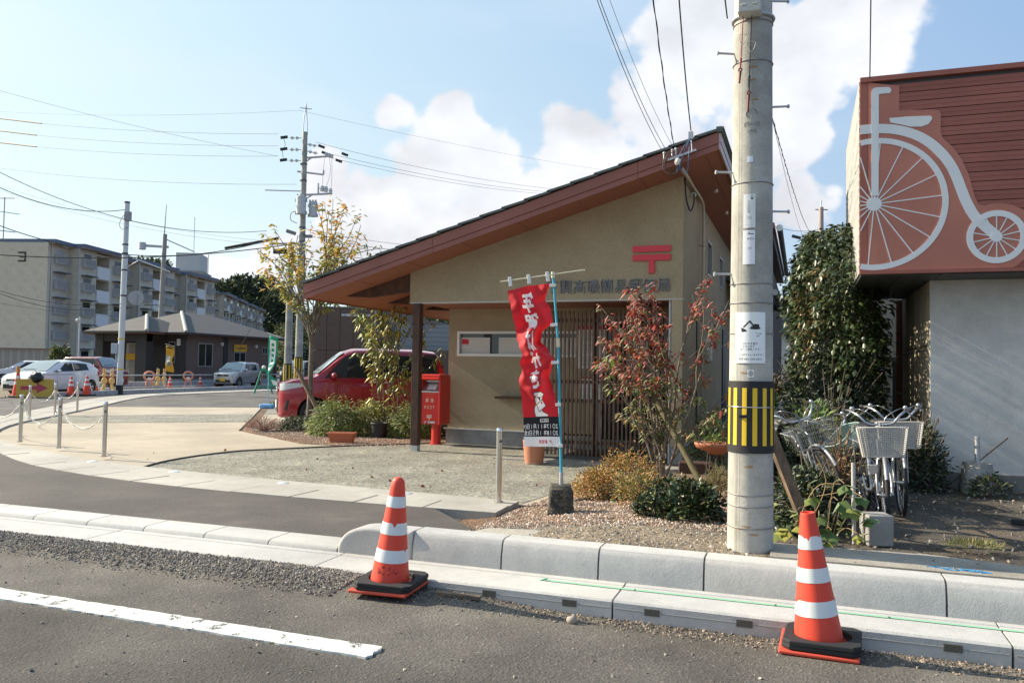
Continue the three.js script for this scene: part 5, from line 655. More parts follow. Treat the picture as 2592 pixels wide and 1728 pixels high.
{
  const t = thing('planter_trough', 'long ribbed terracotta trough at the edge of the gravel bed', 'planter', [-7.78, 0.108, -12.62], YAW - 0.1);
  one('shell', mat(0.5, 0.15, 0.065, 0.6), t, (g) => { const q = (w, h, d, y, k) => { const b = new THREE.BoxGeometry(w, h, d), p = b.attributes.position; for (let i = 0; i < p.count; i++) if (p.getY(i) < 0) { p.setX(i, p.getX(i) * k); p.setZ(i, p.getZ(i) * k); } b.computeVertexNormals(); g.add(b, moveM(0, y, 0)); }; q(0.45, 0.15, 0.19, 0.075, 0.86); g.box(0, 0.165, 0.095, 0.5, 0.03, 0.03, { r: 0.01 }); g.box(0, 0.165, -0.095, 0.5, 0.03, 0.03, { r: 0.01 }); g.box(0.235, 0.165, 0, 0.03, 0.03, 0.2, { r: 0.01 }); g.box(-0.235, 0.165, 0, 0.03, 0.03, 0.2, { r: 0.01 }); for (let k = 0; k < 17; k++) g.box(-0.2 + k * 0.025, 0.078, 0.0905, 0.008, 0.12, 0.008, { rx: 0.085 }); });
  one('soil', M.soil, t, (g) => g.box(0, 0.155, 0, 0.44, 0.01, 0.17));
  one('dry_stems', mat(0.35, 0.27, 0.16, 0.9), t, (g) => { const R = rng(7); for (let k = 0; k < 14; k++) { const x = (R() - 0.5) * 0.4; g.cyl([x, 0.155, (R() - 0.5) * 0.1], [x + (R() - 0.5) * 0.06, 0.18 + R() * 0.03, (R() - 0.5) * 0.12], 0.003, 0.002, 5); } });
}
{
  const t = thing('bowl_planter', 'wide terracotta bowl planter on a wire stand behind the pole', 'planter', [-1.02, 0.14, -10.3]);
  one('bowl', mat(0.52, 0.2, 0.115, 0.6), t, (g) => g.lathe([[0, 0.32], [0.1, 0.32], [0.12, 0.35], [0.24, 0.39], [0.265, 0.44], [0.265, 0.46], [0.245, 0.46], [0.2, 0.42], [0, 0.42]], 32));
  one('stand', M.dgray, t, (g) => { for (let k = 0; k < 4; k++) { const a = k * Math.PI / 2 + 0.5; g.cyl([Math.cos(a) * 0.12, 0.34, Math.sin(a) * 0.12], [Math.cos(a) * 0.15, 0, Math.sin(a) * 0.15], 0.006); } });
  tag(one('brown_planter', mat(0.06, 0.03, 0.022, 0.7), scene, (g) => g.box(-1.3, 0.22, -10.6, 0.42, 0.2, 0.22, { r: 0.02 })), 'dark brown trough under the terracotta bowl', 'planter');
  tag(one('step_stone', M.conc, scene, (g) => g.box(-1.62, 0.14, -10.75, 0.5, 0.14, 0.3, { r: 0.012 })), 'grey concrete step stone behind the red tree', 'stone');
  const tap = thing('tap_post', 'small grey tap box on a short stake behind the red tree', 'tap box', [-1.75, 0.2, -10.55]); one('stake', M.timber, tap, (g) => g.cyl([0, -0.05, 0], [0, 0.14, 0], 0.02)); one('lid', M.offwhite, tap, (g) => g.box(0, 0.17, 0, 0.14, 0.07, 0.1, { r: 0.01 }));
}
// retaining wall, leaning plank, stakes
const rw = thing('retaining_wall', 'low grey concrete block wall running back beside the bicycles', 'wall');
{ const R = rng(13); for (let r = 0; r < 4; r++) for (let k = 0; k < 26; k++) { const z = -7.4 - k * 0.4 - (r % 2) * 0.2; one('block', [M.conc, M.kerb2, mat(0.36, 0.35, 0.32, 0.9, { map: T.conc })][(k * 7 + r * 3) % 3 === 1 ? 2 : 0], rw, (g) => g.box(-0.36, 0.1 + r * 0.178 + 0.087, z - 0.2, 0.14, 0.172, 0.392)); } one('coping', M.conc, rw, (g) => g.box(-0.36, 0.84, -12.7, 0.17, 0.05, 10.6)); }
tag(one('plank', M.timber, scene, (g) => g.box(-0.09, 0.66, -6.22, 0.075, 0.86, 0.045, { rz: 0.42, rx: -0.2, ry: 0.5 })), 'weathered timber plank leaning behind the concrete pole', 'plank');
const stake = thing('stake', 'pale stake in a concrete block beside the front bicycle wheel', 'stake', [0.47, 0.31, -6.1], 0.3); one('block', M.conc, stake, (g) => g.box(0, 0.105, 0, 0.17, 0.21, 0.17, { r: 0.012 })); one('shaft', mat(0.42, 0.4, 0.36, 0.8), stake, (g) => g.cyl([-0.15, 0.0, 0.0], [-0.145, 0.55, -0.03], 0.014, 0.014, 10));
const foot = thing('sign_foot', 'concrete foot with a short pipe against the white shop wall', 'concrete foot', [1.63, 0.31, -9.2], 0.1); one('block', M.conc, foot, (g) => { const q = new THREE.CylinderGeometry(0.15, 0.2, 0.3, 4, 1); q.rotateY(Math.PI / 4); g.add(q, moveM(0, 0.15, 0)); }); one('pipe', M.galv, foot, (g) => g.cyl([0, 0.3, 0], [0, 0.56, 0], 0.024));
tag(one('iron_rod', mat(0.08, 0.06, 0.05, 0.8), scene, (g) => g.cyl([1.32, 0.32, -9.2], [1.95, 0.85, -9.46], 0.008)), 'thin rusty rod leaning on the white shop wall', 'rod');
tag(one('litter', M.white, scene, (g) => g.box(1.3, 0.325, -9.25, 0.1, 0.02, 0.05, { ry: 0.4, rz: 0.2 })), 'scrap of white litter at the foot of the shop wall', 'litter');
tag(one('tie_bar', M.black, scene, (g) => g.box(1.6, 0.33, -7.4, 0.1, 0.035, 0.05)), 'small black rubber piece on the shop lot', 'rubber');

// ---------- plants ----------
class Leaves {
  constructor(seed) { this.p = []; this.c = []; this.i = []; this.R = rng(seed); }
  leaf(at, dir, len, wid, col, fold = 0.25, droop = 0.3) {
    const R = this.R, d = dir.clone().normalize(), side = V(d.z, 0, -d.x); if (side.lengthSq() < 1e-4) side.set(1, 0, 0); side.normalize().applyAxisAngle(d, (R() - 0.5) * 1.6); const nor = side.clone().cross(d).normalize();
    const b = this.p.length / 3, put = (f, s, n) => { const q = at.clone().addScaledVector(d, f * len).addScaledVector(side, s * wid).addScaledVector(nor, n * wid); q.y -= droop * len * f * f; this.p.push(q.x, q.y, q.z); const k = 0.88 + R() * 0.24; this.c.push(col[0] * k, col[1] * k, col[2] * k); };
    put(0, 0, 0); put(0.42, 0.5, fold); put(0.5, 0, 0); put(0.42, -0.5, fold); put(1, 0, 0);
    this.i.push(b, b + 1, b + 2, b, b + 2, b + 3, b + 1, b + 4, b + 2, b + 2, b + 4, b + 3);
  }
  mesh(name, parent, m = M.leaf) { const g = new THREE.BufferGeometry(); g.setAttribute('position', new THREE.Float32BufferAttribute(this.p, 3)); g.setAttribute('color', new THREE.Float32BufferAttribute(this.c, 3)); g.setIndex(this.i); g.computeVertexNormals(); g.setAttribute('uv', new THREE.BufferAttribute(new Float32Array(this.p.length / 3 * 2), 2)); const o = new THREE.Mesh(g, m); o.name = parent && parent !== scene ? name : numbered(name); (parent || scene).add(o); return o; }
}
const rdir = (R) => { const a = R() * 6.283, y = R() * 2 - 1, s = Math.sqrt(1 - y * y); return V(s * Math.cos(a), y, s * Math.sin(a)); };
const pick = (R, a) => a[R() * a.length | 0];
// a branch that forks; collects the twig ends where leaves sit
function branch(G, R, at, dir, len, r, depth, o, tips) {
  const pts = [at.clone()], n = 4; let p = at.clone(), d = dir.clone().normalize();
  for (let k = 0; k < n; k++) { d.add(rdir(R).multiplyScalar(o.wander)).add(V(0, o.up, 0)).normalize(); p = p.clone().addScaledVector(d, len / n); pts.push(p); if (depth <= o.leafDepth && k > 0) tips.push([p.clone(), d.clone(), depth]); }
  for (let k = 0; k < n; k++) G.cyl(pts[k].toArray(), pts[k + 1].toArray(), Math.max(o.min, lerp(r, r * 0.6, k / n)), Math.max(o.min, lerp(r, r * 0.6, (k + 1) / n)), depth > 1 ? 7 : 4, true);
  if (depth > 0) { const kids = o.kids[depth] ?? 3; for (let k = 0; k < kids; k++) { const f = k === 0 ? n : 1 + (R() * n | 0), q = pts[Math.min(n, f)], nd = d.clone().add(rdir(R).multiplyScalar(k === 0 ? o.spread * 0.4 : o.spread)); branch(G, R, q, nd, len * (o.shrink + R() * 0.2), r * 0.6, depth - 1, o, tips); } }
}
// the red tree in the bed
{
  const X = -1.62, Z = -9.75, t = thing('red_leaved_tree', 'small many-stemmed tree with red and green autumn leaves before the entrance', 'tree', [X, bedY(X, Z) - 0.02, Z]);
  const R = rng(31), G = new Geo(), tips = [], o = { wander: 0.2, up: 0.07, spread: 0.85, shrink: 0.5, min: 0.003, leafDepth: 1, kids: [0, 4, 4, 3] };
  for (let k = 0; k < 7; k++) { const a = k / 7 * 6.283 + R(), s = 0.10 + R() * 0.16; branch(G, R, V(Math.cos(a) * 0.05, 0, Math.sin(a) * 0.05), V(Math.cos(a) * s, 1, Math.sin(a) * s), 0.98 + R() * 0.42, 0.017, 2, o, tips); }
  // two long low side boughs
  branch(G, R, V(0.05, 0.75, 0), V(1.1, 0.55, 0.1), 0.55, 0.01, 1, o, tips); branch(G, R, V(-0.1, 1.1, 0), V(-1.2, 0.35, 0.1), 0.5, 0.01, 1, o, tips); branch(G, R, V(-0.1, 1.3, 0), V(-1, 0.9, 0.15), 0.5, 0.01, 1, o, tips);
  G.mesh('trunk', M.barkGray, t);
  const L = new Leaves(32), reds = [[0.36, 0.04, 0.025], [0.44, 0.07, 0.03], [0.24, 0.035, 0.022], [0.36, 0.11, 0.03], [0.2, 0.06, 0.03]], greens = [[0.13, 0.16, 0.035], [0.18, 0.16, 0.04], [0.10, 0.14, 0.03], [0.3, 0.15, 0.04], [0.22, 0.26, 0.05]];
  for (const [p, d] of tips) { if (p.y < 0.42 || R() < 0.3) continue; const n = 5 + (R() * 6 | 0), g = smooth(1.75, 0.8, p.y + (R() - 0.5) * 0.9), hue = R(); for (let k = 0; k < n; k++) { const q = rdir(R); q.y = q.y * 0.4 - 0.25; q.addScaledVector(d, 0.5); const c = R() < g * 0.95 + 0.1 ? pick(R, greens) : pick(R, reds); L.leaf(p.clone().add(rdir(R).multiplyScalar(0.045)), q, 0.05 + R() * 0.055, 0.026 + R() * 0.026, c, 0.3, 0.55 + R() * 0.3); } }
  L.mesh('crown', t);
  tag(one('support_stake', mat(0.2, 0.17, 0.07, 0.8, { map: T.wood }), scene, (g) => g.cyl([-0.98, 0.16, -8.95], [-1.72, 1.22, -9.7], 0.038, 0.03, 14)), 'slanting wooden stake propping the red-leaved tree', 'stake');
}
// the yellowing tree before the red car
{
  const X = -10.05, Z = -14.95, t = thing('yellowing_tree', 'slender young tree with yellow and green leaves before the red car', 'tree', [X, 0.1, Z]);
  const R = rng(52), G = new Geo(), tips = [], o = { wander: 0.17, up: 0.08, spread: 0.7, shrink: 0.45, min: 0.005, leafDepth: 1, kids: [0, 3, 4, 3] };
  G.cyl([0, 0, 0], [0.02, 1.45, 0], 0.062, 0.052, 12, true); G.cyl([0.02, 1.45, 0], [0.03, 2.05, 0.01], 0.052, 0.045, 12, true);
  for (let k = 0; k < 9; k++) { const a = k / 9 * 6.283 + R() * 0.5, s = 0.14 + R() * 0.34; branch(G, R, V(0.025, 1.75 + (k % 3) * 0.16, 0), V(Math.cos(a) * s, 1, Math.sin(a) * s), 1.15 + R() * 0.55, 0.024, 2, o, tips); }
  branch(G, R, V(0.05, 2.5, 0), V(1, 1.75, -0.4), 1.5, 0.02, 1, o, tips); branch(G, R, V(0, 2.3, 0), V(-1, 1.0, 0.4), 1.35, 0.018, 1, o, tips); branch(G, R, V(0, 2.7, 0), V(-1, 1.7, 0.3), 1.3, 0.018, 1, o, tips); branch(G, R, V(0.05, 2.6, 0), V(0.8, 2.3, -0.2), 1.6, 0.018, 1, o, tips);
  G.mesh('trunk', M.barkGray, t);
  const L = new Leaves(53), yel = [[0.7, 0.46, 0.06], [0.68, 0.36, 0.04], [0.58, 0.46, 0.06], [0.7, 0.3, 0.04]], gr = [[0.24, 0.27, 0.04], [0.32, 0.32, 0.05], [0.18, 0.23, 0.04], [0.4, 0.35, 0.05]];
  for (const [p, d] of tips) { if (R() < 0.5) continue; const n = 4 + (R() * 6 | 0), g = 0.25 + smooth(4.3, 2.2, p.y + (R() - 0.5) * 1.6) * (p.x > -0.2 ? 1 : 0.6) + 0.15; for (let k = 0; k < n; k++) { const q = rdir(R); q.y = q.y * 0.4 - 0.2; q.addScaledVector(d, 0.4); L.leaf(p.clone().add(rdir(R).multiplyScalar(0.1)), q, 0.09 + R() * 0.09, 0.04 + R() * 0.045, R() < g ? pick(R, gr) : pick(R, yel), 0.3, 0.5); } }
  L.mesh('crown', t);
  tag(one('support_stake', M.timber, scene, (g) => g.cyl([-9.45, 0.1, -14.8], [-10.4, 1.4, -14.95], 0.05, 0.045, 12)), 'slanting timber stake propping the yellowing tree', 'stake');
}
// a mound of leaves on short twigs
function shrub(name, label, category, [x, y, z], [rx, ry, rz], n, len, wid, cols, seed, o = {}) {
  const t = thing(name, label, category, [x, y, z]), R = rng(seed), G = new Geo(), L = new Leaves(seed + 1), stems = o.stems ?? 26;
  for (let k = 0; k < stems; k++) { const d = rdir(R); d.y = Math.abs(d.y) * 0.8 + 0.35; const f = 0.6 + R() * 0.4, e = [d.x * rx * f, d.y * ry * f, d.z * rz * f]; G.tube([[d.x * 0.04, -0.02, d.z * 0.04], [e[0] * 0.35, e[1] * 0.55, e[2] * 0.35], e], 0.004 + (o.thick || 0), 4, 5); }
  G.mesh('stems', o.bark || M.bark, t);
  for (let k = 0; k < n; k++) { const d = rdir(R); d.y = Math.abs(d.y); const lump = 0.72 + 0.5 * fbm(d.x * 2.2 + seed, d.y * 2.2, d.z * 2.2, 3) + (R() < 0.07 ? 0.2 * R() : 0), f = Math.cbrt(0.16 + 0.84 * R()) * lump; const p = V(d.x * rx * f, d.y * ry * f + (o.low ?? 0.04), d.z * rz * f), dir = d.clone().multiplyScalar(0.9).add(rdir(R)).add(V(0, o.lift ?? 0.35, 0)); L.leaf(p, dir, len * (0.6 + R() * 0.7), wid * (0.6 + R() * 0.7), pick(R, cols), o.fold ?? 0.25, o.droop ?? 0.2); }
  L.mesh('foliage', t, o.mat); return t;
}
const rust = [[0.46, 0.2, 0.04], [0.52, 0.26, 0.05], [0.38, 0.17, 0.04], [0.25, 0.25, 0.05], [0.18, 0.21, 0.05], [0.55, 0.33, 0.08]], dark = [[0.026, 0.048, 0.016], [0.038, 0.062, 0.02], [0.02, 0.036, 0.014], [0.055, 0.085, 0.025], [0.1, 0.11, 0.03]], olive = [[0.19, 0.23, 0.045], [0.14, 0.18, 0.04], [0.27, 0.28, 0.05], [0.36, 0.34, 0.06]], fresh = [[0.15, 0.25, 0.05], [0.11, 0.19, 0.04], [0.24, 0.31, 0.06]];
const on = (x, z) => [x, bedY(x, z) - 0.01, z];
shrub('rusty_shrub', 'orange and green low shrub right of the concrete banner block', 'shrub', on(-1.98, -8.25), [0.43, 0.40, 0.38], 2900, 0.034, 0.02, rust, 101);
shrub('rusty_shrub', 'taller rust-coloured shrub in front of the red-leaved tree', 'shrub', on(-1.85, -8.85), [0.5, 0.58, 0.42], 3200, 0.034, 0.02, rust, 102);
shrub('rusty_shrub', 'thin browning shrub between the rusty shrub and the dark bush', 'shrub', on(-1.45, -7.8), [0.4, 0.4, 0.36], 1700, 0.034, 0.02, [...rust, ...olive], 103);
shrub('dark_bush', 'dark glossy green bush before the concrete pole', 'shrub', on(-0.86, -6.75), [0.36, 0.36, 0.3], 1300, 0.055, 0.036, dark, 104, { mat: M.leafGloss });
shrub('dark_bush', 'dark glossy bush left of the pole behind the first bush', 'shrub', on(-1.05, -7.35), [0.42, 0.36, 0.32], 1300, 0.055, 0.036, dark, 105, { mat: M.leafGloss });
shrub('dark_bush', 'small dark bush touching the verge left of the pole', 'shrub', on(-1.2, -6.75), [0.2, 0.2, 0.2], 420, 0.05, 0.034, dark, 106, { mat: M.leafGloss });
shrub('heather', 'small upright pale green shrub behind the pole', 'shrub', on(-0.88, -9.0), [0.2, 0.42, 0.2], 2000, 0.03, 0.006, [[0.2, 0.24, 0.06], [0.28, 0.26, 0.08], [0.3, 0.18, 0.1]], 107, { lift: 1 });
shrub('potted_plant', 'leafy green plant growing in the terracotta bowl', 'plant', [-1.02, 0.56, -10.3], [0.2, 0.14, 0.2], 160, 0.06, 0.03, fresh, 108, { stems: 8 });
shrub('potted_shrub', 'red and green shrub against the tan side wall behind the pole', 'shrub', [-1.25, 0.14, -11.6], [0.35, 0.95, 0.35], 900, 0.07, 0.035, [...dark, ...fresh, [0.35, 0.03, 0.02]], 109, { stems: 14 });
// bed before the red car
shrub('mahonia', 'feathery bright green shrub behind the terracotta trough', 'shrub', [-8.75, 0.1, -13.9], [0.7, 0.85, 0.55], 3200, 0.14, 0.024, [...olive, ...fresh], 111, { droop: 0.5 });
shrub('mahonia', 'feathery yellow-green shrub between the trough and the black pot', 'shrub', [-8.15, 0.1, -14.3], [0.58, 0.85, 0.5], 2700, 0.14, 0.024, [...olive, [0.4, 0.36, 0.06]], 112, { droop: 0.5 });
shrub('mahonia', 'feathery green shrub at the foot of the tall evergreen', 'shrub', [-7.25, 0.1, -14.2], [0.55, 0.85, 0.5], 2600, 0.13, 0.022, [...fresh, ...olive], 113, { droop: 0.5 });
shrub('dark_bush', 'low dark green bush round the trunk of the yellowing tree', 'shrub', [-9.95, 0.1, -14.5], [0.75, 0.34, 0.5], 1700, 0.06, 0.035, [...dark, [0.12, 0.1, 0.05]], 114);
shrub('red_twig_shrub', 'low pinkish brown twiggy shrub at the gravel bed corner', 'shrub', [-10.5, 0.1, -14.0], [0.55, 0.33, 0.4], 900, 0.04, 0.014, [[0.3, 0.14, 0.11], [0.24, 0.16, 0.1], [0.36, 0.2, 0.15]], 115, { stems: 90, bark: mat(0.3, 0.16, 0.12, 0.9) });
shrub('dark_bush', 'low green ground cover behind the black pot', 'shrub', [-7.6, 0.1, -14.8], [1.5, 0.42, 0.5], 2600, 0.06, 0.03, [...dark, ...fresh], 116);
shrub('dark_bush', 'green bush seen between the wooden post and the post box', 'shrub', [-6.85, 0.1, -14.9], [0.5, 0.55, 0.4], 1300, 0.07, 0.035, [...dark, ...fresh], 117);
shrub('weed_tuft', 'small green tuft at the foot of the green flag', 'plant', [-15.7, 0.1, -22.0], [0.6, 0.35, 0.5], 500, 0.12, 0.04, [...dark, ...olive], 118);
{ // tall slender evergreen
  const t = thing('evergreen_sapling', 'tall thin-stemmed evergreen with yellow-green drooping leaves beside the wooden post', 'tree', [-7.75, 0.1, -14.35]), R = rng(71), G = new Geo(), tips = [], o = { wander: 0.12, up: 0.06, spread: 0.7, shrink: 0.5, min: 0.004, leafDepth: 1, kids: [0, 3, 4] };
  for (let k = 0; k < 6; k++) { const a = k * 1.05, s = 0.06 + R() * 0.16; branch(G, R, V(Math.cos(a) * 0.12, 0, Math.sin(a) * 0.1), V(Math.cos(a) * s, 1, Math.sin(a) * s), 1.55 + R() * 0.4, 0.016, 2, o, tips); }
  G.mesh('trunk', M.bark, t);
  const L = new Leaves(72); for (const [p, d] of tips) { if (p.y < 0.55) continue; const n = 3 + (R() * 4 | 0); for (let k = 0; k < n; k++) { const q = rdir(R); q.y = q.y * 0.4 - 0.3; L.leaf(p.clone().add(rdir(R).multiplyScalar(0.06)), q, 0.1 + R() * 0.05, 0.04 + R() * 0.015, pick(R, [...olive, ...olive, [0.42, 0.38, 0.06], [0.5, 0.3, 0.05]]), 0.25, 0.6); } } L.mesh('crown', t, M.leafGloss);
}
// the tall ivy-grown hedge between the buildings
{
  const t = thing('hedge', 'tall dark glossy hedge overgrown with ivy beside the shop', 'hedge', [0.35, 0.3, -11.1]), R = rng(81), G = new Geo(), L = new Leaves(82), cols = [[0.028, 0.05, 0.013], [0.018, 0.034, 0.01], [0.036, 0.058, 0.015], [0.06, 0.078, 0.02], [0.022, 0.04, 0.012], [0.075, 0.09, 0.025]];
  const core = (y) => 1.02 - 0.06 * smooth(2.2, 3.2, y), H = 2.95;
  for (let k = 0; k < 40; k++) { const a = R() * 6.283, r = R() * 0.5; G.tube([[Math.cos(a) * r * 0.5, 0, Math.sin(a) * r], [Math.cos(a) * r, 1.2, Math.sin(a) * r * 1.6], [Math.cos(a) * r * 1.2, 2.6, Math.sin(a) * r * 2]], 0.014, 5, 8); }
  G.mesh('stems', M.bark, t);
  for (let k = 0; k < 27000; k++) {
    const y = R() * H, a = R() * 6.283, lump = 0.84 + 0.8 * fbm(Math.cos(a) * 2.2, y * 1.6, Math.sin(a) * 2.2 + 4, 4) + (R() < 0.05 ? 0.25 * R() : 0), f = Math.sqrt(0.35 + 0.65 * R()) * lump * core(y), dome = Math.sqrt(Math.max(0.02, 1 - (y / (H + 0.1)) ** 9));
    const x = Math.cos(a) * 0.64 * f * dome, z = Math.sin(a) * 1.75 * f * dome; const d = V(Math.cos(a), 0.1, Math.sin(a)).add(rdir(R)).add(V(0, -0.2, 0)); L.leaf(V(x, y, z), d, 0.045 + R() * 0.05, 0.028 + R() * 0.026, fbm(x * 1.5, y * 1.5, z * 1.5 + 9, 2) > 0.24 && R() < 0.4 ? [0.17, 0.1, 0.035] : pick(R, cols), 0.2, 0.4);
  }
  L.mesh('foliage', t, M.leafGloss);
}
shrub('shade_leaves', 'near-black leaf mass added at the foot of the ivy hedge, coloured for its shade', 'shade_leaves', [0.25, 0.3, -9.9], [0.72, 1.75, 1.0], 7500, 0.075, 0.042, [[0.014, 0.026, 0.01], [0.02, 0.034, 0.012], [0.03, 0.05, 0.016]], 129, { stems: 50 });  // added plant: the hedge's lower shade is put into its near-black leaf colour
// weeds and brambles among the bicycles
shrub('weeds', 'dark tangle of weeds between the pole and the bicycles', 'weeds', [0.02, 0.3, -6.75], [0.42, 0.5, 0.65], 3000, 0.075, 0.035, dark, 121, { stems: 60 });
shrub('weeds', 'tangle of weeds under the leaning wire-basket bicycle', 'weeds', [0.25, 0.3, -9.0], [0.62, 1.15, 0.8], 4200, 0.08, 0.035, [...dark, [0.03, 0.05, 0.02]], 122, { stems: 50 });
shrub('weeds', 'tall dark weeds behind the wire-basket bicycle', 'weeds', [0.12, 0.3, -8.05], [0.5, 0.9, 0.42], 2600, 0.075, 0.035, dark, 128, { stems: 50 });
shrub('weeds', 'leafy weeds against the corrugated side of the shop', 'weeds', [1.15, 0.3, -9.2], [0.3, 0.85, 0.42], 1500, 0.08, 0.03, dark, 123, { stems: 40 });
shrub('bramble', 'dry reddish bramble shoots over the green basket', 'weeds', [0.3, 0.5, -7.55], [0.28, 0.5, 0.28], 420, 0.06, 0.024, [[0.28, 0.13, 0.06], [0.14, 0.16, 0.04], [0.32, 0.2, 0.1]], 124, { stems: 70, bark: mat(0.2, 0.12, 0.07, 0.9) });
shrub('fern', 'bright green fern shoots behind the leaning bicycle', 'plant', [0.1, 0.75, -8.3], [0.32, 0.5, 0.35], 520, 0.11, 0.022, fresh, 125, { stems: 20 });
shrub('grass_tuft', 'patch of yellowing grass on the shop lot', 'grass', [1.05, 0.305, -6.05], [0.24, 0.05, 0.12], 420, 0.06, 0.005, [[0.2, 0.22, 0.05], [0.35, 0.28, 0.1], [0.13, 0.17, 0.04]], 126, { stems: 4, lift: 0.9 });
shrub('weed_tuft', 'weed tuft at the foot of the concrete sign foot', 'plant', [1.68, 0.3, -8.95], [0.26, 0.24, 0.2], 260, 0.08, 0.025, dark, 127, { stems: 14 });
{ // broad creeper leaves by the second cone
  const t = thing('creeper', 'broad-leaved creeper sprawling beside the stake block', 'plant', [0.1, 0.31, -5.98]), R = rng(91), G = new Geo(); const sp = [[0.0, 0.2], [0.12, 0.3], [0.2, 0.26], [-0.08, 0.12], [0.08, 0.1], [0.24, 0.1], [-0.2, 0.1], [-0.14, 0.22], [0.3, 0.2], [0.16, 0.42], [-0.28, 0.07], [0.04, 0.04], [0.27, 0.34], [-0.05, 0.32], [-0.33, 0.25]];
  for (const [x, y] of sp) G.tube([[x * 0.3, 0, -0.1], [x * 0.7, y * 1.05, -0.05], [x, y, R() * 0.1]], 0.003, 4, 8);
  G.tube([[-0.1, 0, -0.2], [0.05, 0.4, -0.2], [-0.02, 0.58, -0.2]], 0.0035, 4, 10); G.tube([[0.0, 0.3, -0.15], [0.2, 0.36, -0.1], [0.3, 0.4, -0.1]], 0.003, 4, 10); G.tube([[-0.15, 0.1, -0.1], [0.0, 0.38, -0.1], [0.14, 0.4, -0.08]], 0.004, 4, 10); G.mesh('stems', mat(0.28, 0.2, 0.1, 0.8), t);
  for (const [x, y] of sp) { const L = new Leaves(R() * 1e6), s = 0.75 + R() * 0.5, c = pick(R, [[0.11, 0.19, 0.04], [0.09, 0.15, 0.035], [0.2, 0.25, 0.05], [0.34, 0.33, 0.05]]), at = V(x, y, 0.03 + R() * 0.12), d = V(R() - 0.5, -0.5 + R() * 0.4, 0.5); for (const a of [-0.9, 0, 0.9]) L.leaf(at, d.clone().applyAxisAngle(V(0, 0.6, 0.8).normalize(), a), 0.095 * s, 0.085 * s, c, 0.12, 0.2); L.mesh('leaf', t, M.leaf); }
  for (const dx of [-0.28, 0.02]) { const L = new Leaves(400 + dx * 100 | 0); for (let k = 0; k < 130; k++) L.leaf(V(dx + (R() - 0.5) * 0.4, R() * 0.16, -0.1 - R() * 0.4), rdir(R).add(V(0, 0.4, 0.2)), 0.06 + R() * 0.03, 0.04, pick(R, dark), 0.2, 0.3); L.mesh('undergrowth_leaves', t, M.leafGloss); }
}

